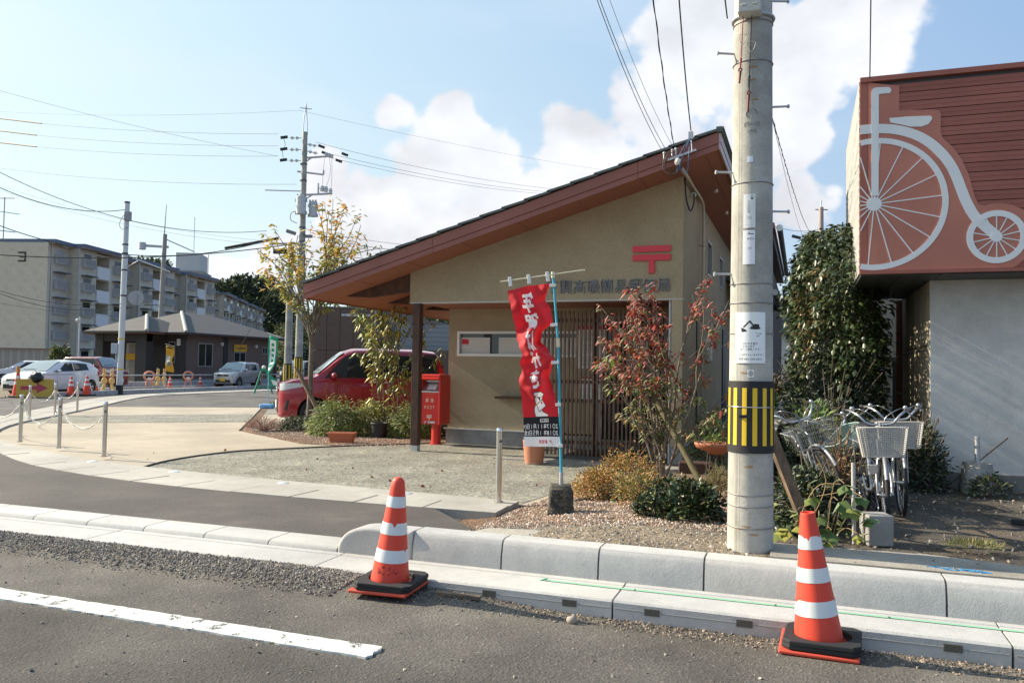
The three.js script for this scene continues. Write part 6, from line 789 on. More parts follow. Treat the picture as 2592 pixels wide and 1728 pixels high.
// ---------- bicycles ----------
const bikeChrome = mat(0.5, 0.5, 0.51, 0.28, { metalness: 0.9 });
function bicycle(label, p, turn, lean, o = {}) {
  const root = thing('bicycle', label, 'bicycle', p, turn, 'city bicycles parked before the shop'), t = new THREE.Group(); // forward is +z, wheels stand on y = 0
  const frameM = o.frame || mat(0.38, 0.39, 0.41, 0.3, { metalness: 0.5 }), R = 0.33, wb = 1.08, G = (n, m, f, par = root) => one(n, m, par, f);
  const steer = o.steer || 0, ax = [0, R, wb / 2];
  const turnM = new THREE.Matrix4().makeTranslation(0, 0, wb / 2).multiply(new THREE.Matrix4().makeRotationY(steer)).multiply(new THREE.Matrix4().makeTranslation(0, 0, -wb / 2));
  const leanM = new THREE.Matrix4().makeRotationZ(lean).scale(V(0.85, 0.85, 0.85));
  const fin = (obj, front) => { obj.geometry.applyMatrix4(front ? leanM.clone().multiply(turnM) : leanM); return obj; };
  const wheel = (z, front, n) => { const w = fin(G(n, M.rubber, (g) => g.torus(R - 0.018, 0.018, rotM(0, Math.PI / 2, 0, 0, R, z), 44, 8)), front); fin(G('rim', bikeChrome, (g) => g.torus(R - 0.042, 0.009, rotM(0, Math.PI / 2, 0, 0, R, z), 44, 6), w), front); fin(G('spokes', M.steel, (g) => { for (let k = 0; k < 24; k++) { const a = k / 24 * 6.283; g.cyl([(k % 2 - 0.5) * 0.05, R, z], [0, R + Math.sin(a) * (R - 0.045), z + Math.cos(a) * (R - 0.045)], 0.0016, 0.0016, 4); } g.cyl([-0.045, R, z], [0.045, R, z], 0.02, 0.02, 10); }, w), front); };
  wheel(wb / 2, true, 'front_wheel'); wheel(-wb / 2, false, 'rear_wheel');
  const mud = (z, a0, a1, front) => fin(G('mudguard', mat(0.3, 0.3, 0.31, 0.45, { metalness: 0.4 }), (g) => { const pts = []; for (let k = 0; k <= 12; k++) { const a = lerp(a0, a1, k / 12); pts.push([0, R + Math.sin(a) * (R + 0.018), z + Math.cos(a) * (R + 0.018)]); } g.tube(pts, 0.017, 6, 24); }), front);
  mud(wb / 2, 0.5, 2.5, true); mud(-wb / 2, 0.8, 3.3, false);
  const head = [0, 0.78, wb / 2 - 0.2], hb = [0, 0.62, wb / 2 - 0.145], bb = [0, 0.29, -0.08], seat = [0, 0.72, -0.24], ra = [0, R, -wb / 2];
  fin(G('frame', frameM, (g) => { g.cyl(head, hb, 0.021); g.tube([[0, 0.66, wb / 2 - 0.16], [0, 0.45, 0.22], [0, 0.31, 0.02], bb], 0.02, 8, 24); g.cyl(bb, seat, 0.017); g.cyl([0, 0.55, 0.28], [0, 0.5, -0.17], 0.015); for (const s of [-1, 1]) { g.cyl([s * 0.03, bb[1], bb[2]], [s * 0.06, ra[1], ra[2]], 0.01); g.cyl([s * 0.02, 0.66, -0.22], [s * 0.06, ra[1], ra[2]], 0.009); } }));
  fin(G('fork', frameM, (g) => { for (const s of [-1, 1]) g.tube([[s * 0.03, 0.64, wb / 2 - 0.15], [s * 0.055, 0.5, wb / 2 - 0.09], [s * 0.056, R, wb / 2]], 0.012, 7, 14); g.cyl([0, 0.76, wb / 2 - 0.195], [0, 0.93, wb / 2 - 0.24], 0.013); }), true);
  const hbz = wb / 2 - 0.25, bars = fin(G('handlebar', bikeChrome, (g) => { g.tube([[-0.28, 1.04, hbz - 0.24], [-0.24, 1.04, hbz - 0.12], [-0.17, 1.0, hbz], [-0.1, 0.93, hbz + 0.02], [0, 0.92, hbz + 0.01], [0.1, 0.93, hbz + 0.02], [0.17, 1.0, hbz], [0.24, 1.04, hbz - 0.12], [0.28, 1.04, hbz - 0.24]], 0.0115, 8, 50); }), true);
  fin(G('grips', M.rubber, (g) => { for (const s of [-1, 1]) g.cyl([s * 0.27, 1.04, hbz - 0.2], [s * 0.29, 1.04, hbz - 0.3], 0.016, 0.016, 10); }, bars), true);
  fin(G('brake_levers', bikeChrome, (g) => { for (const s of [-1, 1]) { g.tube([[s * 0.23, 1.03, hbz - 0.1], [s * 0.26, 1.0, hbz - 0.08], [s * 0.3, 0.96, hbz - 0.18]], 0.007, 6, 14); g.ball(s * 0.22, 1.06, hbz - 0.08, 0.022); g.tube([[s * 0.22, 1.04, hbz - 0.08], [s * 0.16, 1.06, hbz + 0.08], [s * 0.04, 0.98, hbz + 0.1], [0, 0.8, hbz + 0.1]], 0.003, 5, 20); } }, bars), true);
  // basket in front of the handlebar
  const bk = o.basket || 'wicker', bm = bk === 'wire' ? mat(0.26, 0.26, 0.26, 0.4, { metalness: 0.6 }) : bk === 'green' ? mat(0.3, 0.4, 0.37, 0.6) : mat(0.46, 0.445, 0.42, 0.6), by = 0.66, bH = 0.25, wT = 0.2, wB = 0.16, dT = 0.14, dB = 0.11, bz = hbz + 0.26;
  const bt = new THREE.Matrix4().makeTranslation(0, by, bz).multiply(new THREE.Matrix4().makeRotationFromEuler(new THREE.Euler(-0.08, 0, o.bTilt || 0))), step = bk === 'wire' ? 0.045 : 0.0165, thick = bk === 'wire' ? 0.0022 : 0.0042;
  const bas = fin(G('basket', bm, (g) => {
    const L = []; const ringAt = (f) => { const w = lerp(wB, wT, f), d = lerp(dB, dT, f), y = f * bH, q = []; for (let k = 0; k < 24; k++) { const a = k / 24 * 6.283, c = Math.cos(a), s = Math.sin(a); q.push([Math.sign(c) * Math.abs(c) ** 0.45 * w, y, Math.sign(s) * Math.abs(s) ** 0.45 * d]); } return q; };
    const H = new Geo(); for (let y = 0; y <= bH + 1e-6; y += step) H.tube(ringAt(y / bH), y > bH - step * 0.6 || y < 0.001 ? thick * 1.7 : thick, 4, 40, true);
    for (let s = -1; s <= 1; s += 2) { for (let x = -1; x <= 1.001; x += step / 0.18) H.cyl([x * wB * 0.93, 0, s * dB], [x * wT * 0.93, bH, s * dT], thick, thick, 4, true); for (let z = -1; z <= 1.001; z += step / 0.13) H.cyl([s * wB, 0, z * dB * 0.93], [s * wT, bH, z * dT * 0.93], thick, thick, 4, true); }
    for (let x = -1; x <= 1.001; x += step / 0.12) H.cyl([x * wB * 0.95, 0, -dB], [x * wB * 0.95, 0, dB], thick, thick, 4, true); if (bk !== 'wire') H.box(0, 0.005, 0, wB * 1.7, 0.006, dB * 1.7);
    g.add(H.build(true), bt);
  }), true);
  fin(G('basket_stay', M.galv, (g) => { for (const s of [-1, 1]) g.cyl([s * 0.06, by, bz], [s * 0.062, R, wb / 2], 0.005); g.cyl([0, 0.84, hbz + 0.02], [0, 0.78, bz - 0.12], 0.006); }, bas), true);
  if (o.lamp) fin(G('lamp', bikeChrome, (g) => { g.cyl([-0.09, 0.56, wb / 2 + 0.02], [-0.09, 0.56, wb / 2 + 0.1], 0.03, 0.04, 14); g.cyl([-0.09, 0.48, wb / 2 + 0.02], [-0.09, 0.53, wb / 2 + 0.04], 0.022); }), true);
  fin(G('saddle', M.black, (g) => { g.ball(0, 0.86, -0.32, 0.1, 0.04, 0.1); g.ball(0, 0.865, -0.2, 0.045, 0.03, 0.11); g.cyl([0, 0.7, -0.235], [0, 0.85, -0.28], 0.012); }), false);
  fin(G('carrier', M.galv, (g) => { for (const s of [-1, 1]) { g.cyl([s * 0.06, 0.71, -0.3], [s * 0.07, 0.71, -0.78], 0.005); g.cyl([s * 0.065, 0.7, -0.6], [s * 0.062, R, -wb / 2], 0.005); } for (let k = 0; k < 5; k++) g.cyl([-0.065, 0.71, -0.36 - k * 0.1], [0.065, 0.71, -0.36 - k * 0.1], 0.004); }), false);
  const cr = fin(G('crank', M.steel, (g) => { g.cyl([0.05, 0.29, -0.08], [0.062, 0.29, -0.08], 0.085, 0.085, 20); g.cyl([0.06, 0.29, -0.08], [0.085, 0.16, -0.03], 0.01); g.cyl([-0.05, 0.29, -0.08], [0.06, 0.29, -0.08], 0.018); g.cyl([-0.05, 0.29, -0.08], [-0.075, 0.42, -0.13], 0.012); }), false);
  fin(G('chain_guard', M.dgray, (g) => g.box(0.068, 0.3, -0.28, 0.016, 0.1, 0.46, { r: 0.007 })), false);
  fin(G('pedals', M.rubber, (g) => { g.box(0.13, 0.155, -0.03, 0.09, 0.02, 0.07); g.box(-0.12, 0.425, -0.13, 0.09, 0.02, 0.07); }, cr), false);
  fin(G('stand', M.galv, (g) => { g.tube([[0.08, R, -wb / 2], [0.13, 0.12, -wb / 2 - 0.1], [0.13, 0.01, -wb / 2 - 0.06], [-0.13, 0.01, -wb / 2 - 0.06], [-0.13, 0.12, -wb / 2 - 0.1], [-0.08, R, -wb / 2]], 0.007, 6, 30); }), false);
  return root;
}
bicycle('silver city bicycle with a pale woven basket, front wheel to the road', [0.53, 0.312, -6.97], 0.10, 0.05, { basket: 'wicker', lamp: true, steer: -0.12 });
bicycle('city bicycle with a grey plastic basket behind the silver one', [0.70, 0.312, -7.8], 0.13, 0.03, { basket: 'wicker', steer: -0.1, frame: mat(0.3, 0.31, 0.32, 0.35, { metalness: 0.5 }) });
bicycle('leaning city bicycle with an open wire basket next to the block wall', [0.15, 0.33, -7.6], 0.22, 0.28, { basket: 'wire', steer: 0.2, frame: mat(0.2, 0.21, 0.22, 0.4, { metalness: 0.5 }) });
bicycle('overgrown bicycle with a pale green basket among the weeds', [0.45, 0.22, -8.2], 0.12, 0.16, { basket: 'green', steer: 0.55, bTilt: 0.5, frame: mat(0.08, 0.09, 0.1, 0.4) });

// ---------- vehicles ----------
M.screen = mat(0.24, 0.3, 0.33, 0.05);  // windscreen glass: reflected sky put into its pale blue-grey colour
const csg = new Evaluator(); csg.attributes = ['position', 'normal']; csg.useGroups = false;
const poly = (pts) => (x) => { let k = 0; while (k < pts.length - 2 && x > pts[k + 1][0]) k++; const [a, b] = [pts[k], pts[k + 1]], t = clamp((x - a[0]) / (b[0] - a[0])); return lerp(a[1], b[1], t); };
function car(name, label, p, turn, s, group) { // forward is -x, length from 0 to L, y up from the ground
  const root = thing(name, label, 'car', p, turn, group), L = s.L, hw = s.W / 2, yb = poly(s.bottom), belt = poly(s.belt), roof = poly(s.roof), wide = poly([[0, 0.62], [0.06, 0.8], [0.2, 0.92], [0.45, 0.985], [0.9, 1], [L - 0.7, 1], [L - 0.25, 0.97], [L - 0.06, 0.9], [L, 0.82]]), tumble = s.tumble ?? 0.13;
  const cab = (x) => clamp((roof(x) - belt(x)) / (s.H - s.beltH)), half = (x) => hw * wide(x), roofW = (x) => half(x) - tumble * cab(x) - 0.03;
  const side = (x, y) => { const b = belt(x); return y <= b ? half(x) * lerp(0.975, 1, clamp((b - y) / 0.25)) : lerp(half(x) * 0.975, roofW(x), clamp((y - b) / Math.max(0.02, roof(x) - 0.05 - b))); };
  const sec = (x) => { const a = yb(x), b = belt(x), r = Math.max(roof(x), b + 0.012), w = half(x), rw = roofW(x), c = cab(x), q = []; q.push([0, a], [w * 0.84, a], [w * 0.95, a + 0.04], [w * 0.985, a + 0.13], [w, lerp(a, b, 0.5)], [w * 0.998, lerp(a, b, 0.72)], [w * 0.985, b - 0.05], [w * 0.965, b]); const e = 0.06 * c + 0.012; q.push([lerp(w * 0.965, rw, 0.5), lerp(b, r - e, 0.5)], [rw, r - e], [rw - 0.035, r - e * 0.35], [rw - 0.12, r - 0.004 + 0.002], [rw * 0.5, r + 0.022 * c + 0.01], [0, r + 0.03 * c + 0.014]); return q; };
  const xs = [...new Set([...range(0, 0.3, 6), ...range(0.3, L - 0.3, 44), ...range(L - 0.3, L, 6), ...s.keys || []])].sort((a, b) => a - b), rings = xs.map((x) => { const q = sec(x), f = q.map(([z, y]) => [x, y, z]), m = q.slice(1, -1).reverse().map(([z, y]) => [x, y, -z]); return [...f, ...m]; });
  const n = rings[0].length, pos = rings.flat(2), idx = []; for (let i = 0; i + 1 < rings.length; i++) for (let j = 0; j < n; j++) { const a = i * n + j, b = i * n + (j + 1) % n; idx.push(a, a + n, b, b, a + n, b + n); }
  const cap = (i, flip) => { const c = pos.length / 3, q = rings[i]; pos.push(q[0][0], (q[0][1] + q[q.length / 2 | 0][1]) / 2, 0); for (let j = 0; j < n; j++) { const a = i * n + j, b = i * n + (j + 1) % n; flip ? idx.push(c, b, a) : idx.push(c, a, b); } }; cap(0, false); cap(rings.length - 1, true);
  let g = new THREE.BufferGeometry(); g.setAttribute('position', new THREE.Float32BufferAttribute(pos, 3)); g.setIndex(idx); g = g.toNonIndexed(); g.computeVertexNormals();
  { const A = g.attributes.position; let vol = 0; for (let i = 0; i < A.count; i += 3) { const a = V(A.getX(i), A.getY(i), A.getZ(i)), b = V(A.getX(i + 1), A.getY(i + 1), A.getZ(i + 1)), c = V(A.getX(i + 2), A.getY(i + 2), A.getZ(i + 2)); vol += a.dot(b.cross(c)); } if (vol < 0) { for (let i = 0; i < A.count; i += 3) { const a = [A.getX(i + 1), A.getY(i + 1), A.getZ(i + 1)]; A.setXYZ(i + 1, A.getX(i + 2), A.getY(i + 2), A.getZ(i + 2)); A.setXYZ(i + 2, ...a); } g.computeVertexNormals(); } }
  let br = new Brush(g); for (const wx of s.wheels) for (const z of [-1, 1]) { const cg = new THREE.CylinderGeometry(s.wr + 0.055, s.wr + 0.055, 0.36, 32); cg.rotateX(Math.PI / 2); cg.translate(wx, s.wr, z * (hw - 0.1)); cg.deleteAttribute('uv'); const cb = new Brush(cg.toNonIndexed()); br.updateMatrixWorld(); cb.updateMatrixWorld(); br = csg.evaluate(br, cb, SUBTRACTION); }
  let bg = br.geometry; bg = bg.index ? bg.toNonIndexed() : bg; const bp = new THREE.BufferGeometry(); bp.setAttribute('position', bg.attributes.position); const body = new THREE.Mesh(toCreasedNormals(mergeVertices(bp, 1e-4), 0.55), s.paint); body.name = 'body'; root.add(body);
  const P = (nm, m, f, par = root) => one(nm, m, par, f);
  P('arch_lining', M.black, (g) => { for (const wx of s.wheels) for (const z of [-1, 1]) g.cyl([wx, s.wr, z * (hw - 0.26)], [wx, s.wr, z * (hw - 0.28)], s.wr + 0.05, s.wr + 0.05, 24); });
  for (const wx of s.wheels) for (const z of [-1, 1]) {
    const zo = z * (hw - 0.03), w = P('wheel', M.rubber, (g) => g.lathe([[s.wr * 0.64, -0.09], [s.wr * 0.93, -0.095], [s.wr, -0.075], [s.wr, 0.075], [s.wr * 0.93, 0.095], [s.wr * 0.64, 0.09]], 32, rotM(Math.PI / 2, 0, 0, wx, s.wr, z * (hw - 0.125))));
    P('rim', M.black, (g) => g.cyl([wx, s.wr, zo - z * 0.08], [wx, s.wr, zo - z * 0.045], s.wr * 0.62, s.wr * 0.62, 28), w);
    P('spokes', mat(0.6, 0.6, 0.61, 0.3, { metalness: 0.8 }), (g) => { g.torus(s.wr * 0.61, 0.012, moveM(wx, s.wr, zo - z * 0.03), 30, 6); const k = s.spokes || 5; for (let i = 0; i < k; i++) { const a = i / k * 6.283 + 0.3; for (const da of [-0.13, 0.13]) g.box(wx + Math.cos(a + da) * s.wr * 0.34, s.wr + Math.sin(a + da) * s.wr * 0.34, zo - z * 0.03, s.wr * 0.56, 0.028, 0.018, { rz: a + da * 0.5 }); } g.cyl([wx, s.wr, zo - z * 0.05], [wx, s.wr, zo - z * 0.018], 0.045, 0.04, 12); }, w);
  }
  const onSide = (nm, m, pts, off, par) => { for (const z of [-1, 1]) P(nm, m, (g) => { const dense = []; pts.forEach((a, i) => { const b = pts[(i + 1) % pts.length], k = Math.max(1, Math.ceil(Math.hypot(b[0] - a[0], b[1] - a[1]) / 0.08)); for (let j = 0; j < k; j++) dense.push(new THREE.Vector2(lerp(a[0], b[0], j / k), lerp(a[1], b[1], j / k))); }); const q = new THREE.ShapeGeometry(new THREE.Shape(dense)), A = q.attributes.position; for (let i = 0; i < A.count; i++) A.setZ(i, z * (side(A.getX(i), A.getY(i)) + off)); q.computeVertexNormals(); g.add(q); }, par); };
  for (const w of s.windows) onSide('side_window', s.glass || M.glass, w, 0.006);
  for (const w of s.trim || []) onSide('pillar_trim', M.black, w, 0.004);
  for (const w of s.seams || []) onSide('door_seam', M.black, w, 0.0025);
  for (const w of s.handles || []) for (const z of [-1, 1]) P('door_handle', s.handleM || s.paint, (g) => g.box(w[0], w[1], z * (side(w[0], w[1]) + 0.012), 0.18, 0.028, 0.024, { r: 0.01 }));
  const screen = (nm, x0, x1, f0, f1) => P(nm, nm === 'windscreen' ? s.screenM || M.screen : s.glass || M.glass, (g) => { const nx = 8, nz = 12, ps = [], id = []; for (let i = 0; i <= nx; i++) for (let j = 0; j <= nz; j++) { const x = lerp(x0, x1, i / nx), wv = (roofW(x) - lerp(f0, f1, i / nx)), z = lerp(-wv, wv, j / nz), c = cab(x); ps.push(x + (x1 > x0 ? -0.012 : 0.012), roof(x) + 0.03 * c * (1 - Math.abs(z / wv) ** 2) + 0.02, z); if (i < nx && j < nz) { const k = i * (nz + 1) + j; id.push(k, k + 1, k + nz + 1, k + nz + 1, k + 1, k + nz + 2); } } const q = new THREE.BufferGeometry(); q.setAttribute('position', new THREE.Float32BufferAttribute(ps, 3)); q.setIndex(id); q.computeVertexNormals(); g.add(q); });
  screen('windscreen', ...s.screen, 0.05, 0.09); if (s.rear) screen('rear_window', ...s.rear, 0.07, 0.09);
  P('wiper', M.black, (g) => { const x = s.screen[0] + 0.05; g.cyl([x, roof(x) + 0.05, -0.5], [x + 0.02, roof(x + 0.02) + 0.05, 0.1], 0.009, 0.009, 6); });
  for (const z of [-1, 1]) {
    const m = P('mirror', s.mirrorM || s.paint, (g) => { const x = s.mirror[0], y = s.mirror[1], zz = side(x, y) + 0.12; g.ball(x, y, z * zz, 0.07, 0.075, 0.1, 14); }); P('mirror_arm', M.black, (g) => g.box(s.mirror[0] + 0.02, s.mirror[1] - 0.05, z * (side(s.mirror[0], s.mirror[1]) + 0.04), 0.06, 0.05, 0.12, { r: 0.015 }), m);
    P('headlight', mat(0.55, 0.57, 0.58, 0.12), (g) => { const [x, y, lx, hy] = s.light, pts = []; const q = new THREE.PlaneGeometry(1, 1, 8, 4), A = q.attributes.position; for (let i = 0; i < A.count; i++) { const u = A.getX(i) + 0.5, v = A.getY(i), xx = x + u * lx, yy = y + v * hy * (1 - 0.5 * u) + u * (s.lightRise || 0.05); A.setXYZ(i, xx - 0.012 * (1 - u), yy, z * (side(Math.max(0.01, xx), yy) + 0.004)); } q.computeVertexNormals(); g.add(q); });
    P('tail_light', mat(0.45, 0.02, 0.02, 0.2), (g) => { const [y0, y1] = s.tail || [0.7, 1.0]; const q = new THREE.PlaneGeometry(0.13, y1 - y0, 4, 4), A = q.attributes.position; for (let i = 0; i < A.count; i++) { const xx = L - 0.13 + A.getX(i), yy = (y0 + y1) / 2 + A.getY(i); A.setXYZ(i, xx, yy, z * (side(xx, yy) + 0.005)); } q.computeVertexNormals(); g.add(q); });
    if (s.fog) P('fog_lamp', M.black, (g) => { const q = new THREE.PlaneGeometry(0.05, 0.22, 4, 4), A = q.attributes.position; for (let i = 0; i < A.count; i++) { const yy = s.fog[1] + A.getY(i), xx = s.fog[0] + A.getX(i) + A.getY(i) * 0.25; A.setXYZ(i, xx - 0.004, yy, z * (side(xx, yy) + 0.006)); } q.computeVertexNormals(); g.add(q); });
  }
  P('grille', M.black, (g) => { const [y0, y1, w] = s.grille; g.box(-0.004, (y0 + y1) / 2, 0, 0.03, y1 - y0, w, { r: 0.012 }); }); if (s.grille2) P('lower_grille', M.black, (g) => { const [y0, y1, w] = s.grille2; g.box(-0.004, (y0 + y1) / 2, 0, 0.03, y1 - y0, w, { r: 0.012 }); });
  P('emblem', M.chrome, (g) => g.torus(0.045, 0.009, rotM(0, Math.PI / 2, 0, -0.022, s.emblem || 0.72, 0), 20, 6));
  P('number_plate', s.plate || M.white, (g) => g.box(-0.025, s.plateY || 0.45, 0, 0.014, 0.165, 0.33, { r: 0.004 }));
  return root;
}
const paint = (r, g, b, o = {}) => mat(r, g, b, 0.24, { clearcoat: 0.9, clearcoatRoughness: 0.04, ...o });
{ // red tall-roofed car on the forecourt, nose toward the corner
  const s = { L: 3.72, W: 1.67, H: 1.735, beltH: 1.02, wr: 0.29, spokes: 7, paint: paint(0.32, 0.004, 0.02), wheels: [0.73, 3.22], bottom: [[0, 0.2], [0.06, 0.17], [0.5, 0.19], [3.2, 0.19], [3.6, 0.24], [3.72, 0.32]], belt: [[0, 0.80], [0.06, 0.91], [0.3, 0.985], [0.75, 1.04], [1.0, 1.05], [3.72, 1.09]], roof: [[0, 0.81], [0.06, 0.92], [0.3, 1.0], [0.62, 1.045], [0.78, 1.09], [1.0, 1.28], [1.25, 1.5], [1.42, 1.62], [1.62, 1.685], [2.1, 1.70], [3.1, 1.69], [3.5, 1.65], [3.66, 1.3], [3.72, 1.05]], tumble: 0.12, keys: [0.62, 0.78, 1.42], screen: [0.82, 1.4], rear: [3.67, 3.53], mirror: [1.15, 1.1], light: [0.03, 0.84, 0.46, 0.16], lightRise: 0.055, fog: [0.17, 0.45], screenM: mat(0.33, 0.42, 0.47, 0.06), grille: [0.72, 0.8, 1.0], grille2: [0.28, 0.6, 0.9], emblem: 0.78, tail: [0.9, 1.3],  // screenM: sky reflection painted into the windscreen colour
    windows: [[[1.42, 1.06], [2.12, 1.08], [2.12, 1.57], [1.62, 1.57], [1.5, 1.44]], [[2.2, 1.08], [2.98, 1.09], [2.98, 1.57], [2.2, 1.575]], [[3.06, 1.1], [3.45, 1.11], [3.42, 1.5], [3.06, 1.56]]], trim: [[[0.95, 1.05], [3.5, 1.075], [3.48, 1.61], [1.6, 1.61], [1.36, 1.5]]], seams: [[[1.22, 0.3], [1.235, 0.3], [1.235, 1.0], [1.22, 1.0]], [[2.155, 0.3], [2.17, 0.3], [2.17, 1.04], [2.155, 1.04]]], handles: [[2.0, 0.96], [2.36, 0.96]], handleM: M.chrome, mirrorM: paint(0.32, 0.004, 0.02) };
  s.trim.push([[0.98, 1.07], [1.33, 1.07], [1.4, 1.42]]);
  car('parked_car', 'dark red tall-roofed car parked behind the shrubs', [-11.6, 0.105, -15.95], Math.atan2(0.62, 0.78), s).scale.setScalar(1.04);
}
{ // white hatchback on the side street
  const s = { L: 3.89, W: 1.69, H: 1.5, beltH: 0.98, wr: 0.3, paint: paint(0.72, 0.72, 0.73), wheels: [0.79, 3.3], bottom: [[0, 0.26], [0.1, 0.19], [0.5, 0.2], [3.3, 0.2], [3.8, 0.28], [3.89, 0.38]], belt: [[0, 0.62], [0.12, 0.74], [0.5, 0.87], [1.0, 0.95], [1.4, 0.96], [2.6, 1.0], [3.5, 1.07], [3.89, 1.0]], roof: [[0, 0.63], [0.12, 0.75], [0.5, 0.88], [0.85, 0.955], [1.2, 1.15], [1.6, 1.35], [1.85, 1.42], [2.3, 1.465], [2.9, 1.45], [3.4, 1.38], [3.68, 1.16], [3.89, 1.0]], tumble: 0.17, keys: [0.85, 1.85], screen: [0.92, 1.83], rear: [3.7, 3.45], mirror: [1.42, 1.02], light: [0.1, 0.68, 0.62, 0.2], lightRise: 0.14, grille: [0.6, 0.68, 0.7], grille2: [0.28, 0.46, 1.0], emblem: 0.68, plateY: 0.5, tail: [0.8, 1.05],
    windows: [[[1.45, 0.99], [2.3, 1.015], [2.3, 1.37], [1.95, 1.35]], [[2.36, 1.02], [3.15, 1.06], [3.1, 1.33], [2.36, 1.375]], [[1.2, 0.985], [1.4, 0.99], [1.5, 1.08]]], seams: [[[1.4, 0.3], [1.415, 0.3], [1.415, 0.96], [1.4, 0.96]], [[2.33, 0.3], [2.345, 0.3], [2.345, 1.0], [2.33, 1.0]]], handles: [[2.2, 0.9], [2.95, 0.93]],
    plate: printed(128, 64, (g) => { g.fillStyle = '#e6e6e2'; g.fillRect(0, 0, 128, 64); g.fillStyle = '#2c5a3c'; g.font = 'bold 30px sans-serif'; g.fillText('81-62', 26, 52); g.fillRect(40, 8, 50, 8); }) };
  car('parked_car', 'white hatchback on the side street behind the arrow board', [-30.5, 0.06, -24.2], 1.65, s);
}
{ // small silver car before the brown office
  const s = { L: 3.4, W: 1.48, H: 1.56, beltH: 1.0, wr: 0.31, paint: paint(0.46, 0.47, 0.49, { metalness: 0.4 }), wheels: [0.62, 2.85], bottom: [[0, 0.32], [0.1, 0.26], [3.3, 0.28], [3.4, 0.36]], belt: [[0, 0.8], [0.1, 0.88], [0.8, 0.98], [1.0, 1.0], [3.4, 1.02]], roof: [[0, 0.81], [0.1, 0.89], [0.75, 0.985], [1.1, 1.25], [1.4, 1.46], [1.7, 1.52], [2.8, 1.53], [3.2, 1.47], [3.34, 1.15], [3.4, 1.0]], tumble: 0.12, keys: [0.75, 1.4], screen: [0.8, 1.4], rear: [3.34, 3.22], mirror: [1.2, 1.06], light: [0.02, 0.78, 0.24, 0.15], grille: [0.7, 0.8, 0.7], grille2: [0.34, 0.5, 0.9], plateY: 0.5,
    windows: [[[1.25, 1.03], [1.95, 1.04], [1.95, 1.43], [1.52, 1.42]], [[2.03, 1.04], [2.75, 1.05], [2.72, 1.43], [2.03, 1.43]]], handles: [[1.85, 0.93], [2.6, 0.94]], seams: [[[1.99, 0.35], [2.0, 0.35], [2.0, 1.0], [1.99, 1.0]]], plate: printed(128, 64, (g) => { g.fillStyle = '#d9b021'; g.fillRect(0, 0, 128, 64); g.fillStyle = '#222'; g.font = 'bold 30px sans-serif'; g.fillText('99-01', 26, 52); }) };
  car('parked_car', 'small silver car before the brown one-storey office', [-31.4, 0.09, -38.0], 1.757, s);
}
{ // red box-shaped car behind the white hatchback, nose to the right
  const s = { L: 3.4, W: 1.48, H: 1.68, beltH: 1.1, wr: 0.29, paint: paint(0.22, 0.012, 0.015), wheels: [0.6, 2.95], bottom: [[0, 0.28], [0.1, 0.22], [3.3, 0.24], [3.4, 0.3]], belt: [[0, 0.9], [0.1, 0.98], [0.6, 1.07], [3.4, 1.12]], roof: [[0, 0.91], [0.1, 0.99], [0.55, 1.075], [0.9, 1.45], [1.1, 1.6], [1.4, 1.65], [3.0, 1.64], [3.3, 1.58], [3.38, 1.3], [3.4, 1.1]], tumble: 0.1, keys: [0.55, 1.1], screen: [0.6, 1.1], rear: [3.37, 3.31], mirror: [0.95, 1.2], light: [0.02, 0.9, 0.3, 0.2], grille: [0.75, 0.86, 0.7], grille2: [0.34, 0.5, 0.8],
    windows: [[[1.0, 1.14], [1.85, 1.15], [1.85, 1.54], [1.18, 1.54]], [[1.93, 1.15], [2.75, 1.16], [2.75, 1.54], [1.93, 1.54]]], handles: [[1.75, 1.0], [2.1, 1.0]], trim: [[[0.8, 1.12], [3.2, 1.14], [3.15, 1.58], [1.1, 1.57]]] };
  car('parked_car', 'dark red box-shaped car behind the white hatchback', [-33.6, 0.09, -32.8], Math.PI + 0.035, s);
  const s2 = { ...s, paint: paint(0.72, 0.72, 0.73), L: 4.2, wheels: [0.8, 3.4], H: 1.42, beltH: 0.95, bottom: [[0, 0.28], [4.1, 0.24], [4.2, 0.3]], belt: [[0, 0.75], [0.9, 0.9], [4.2, 0.96]], roof: [[0, 0.76], [0.9, 0.91], [1.6, 1.3], [1.9, 1.38], [3.2, 1.38], [3.9, 1.15], [4.2, 0.96]], keys: [0.9], screen: [1.0, 1.8], rear: [4.0, 3.5], mirror: [1.3, 0.98], windows: [[[1.5, 0.97], [2.3, 0.98], [2.3, 1.3], [1.95, 1.3]], [[2.38, 0.98], [3.3, 0.98], [3.1, 1.3], [2.38, 1.3]]], handles: [], trim: [], light: [0.05, 0.72, 0.4, 0.14], grille: [0.55, 0.66, 0.7], grille2: [0.34, 0.45, 0.8] };
  car('parked_car', 'white saloon partly hidden behind the white hatchback at the picture edge', [-44.7, 0.1, -33.8], 0.906, s2);
  const s3 = { ...s, paint: paint(0.03, 0.032, 0.035), screenM: mat(0.25, 0.28, 0.3, 0.05) };  // screenM here is greyed to carry the sky's reflection
  car('parked_car', 'dark van-like car seen between the two distant poles', [-28.4, 0.1, -40.2], 1.9, s3);
  car('parked_car', 'dark blue car whose windscreen shows beside the red car bonnet', [-17.6, 0.1, -27.0], 1.0, { ...s2, paint: paint(0.05, 0.05, 0.075) });
}

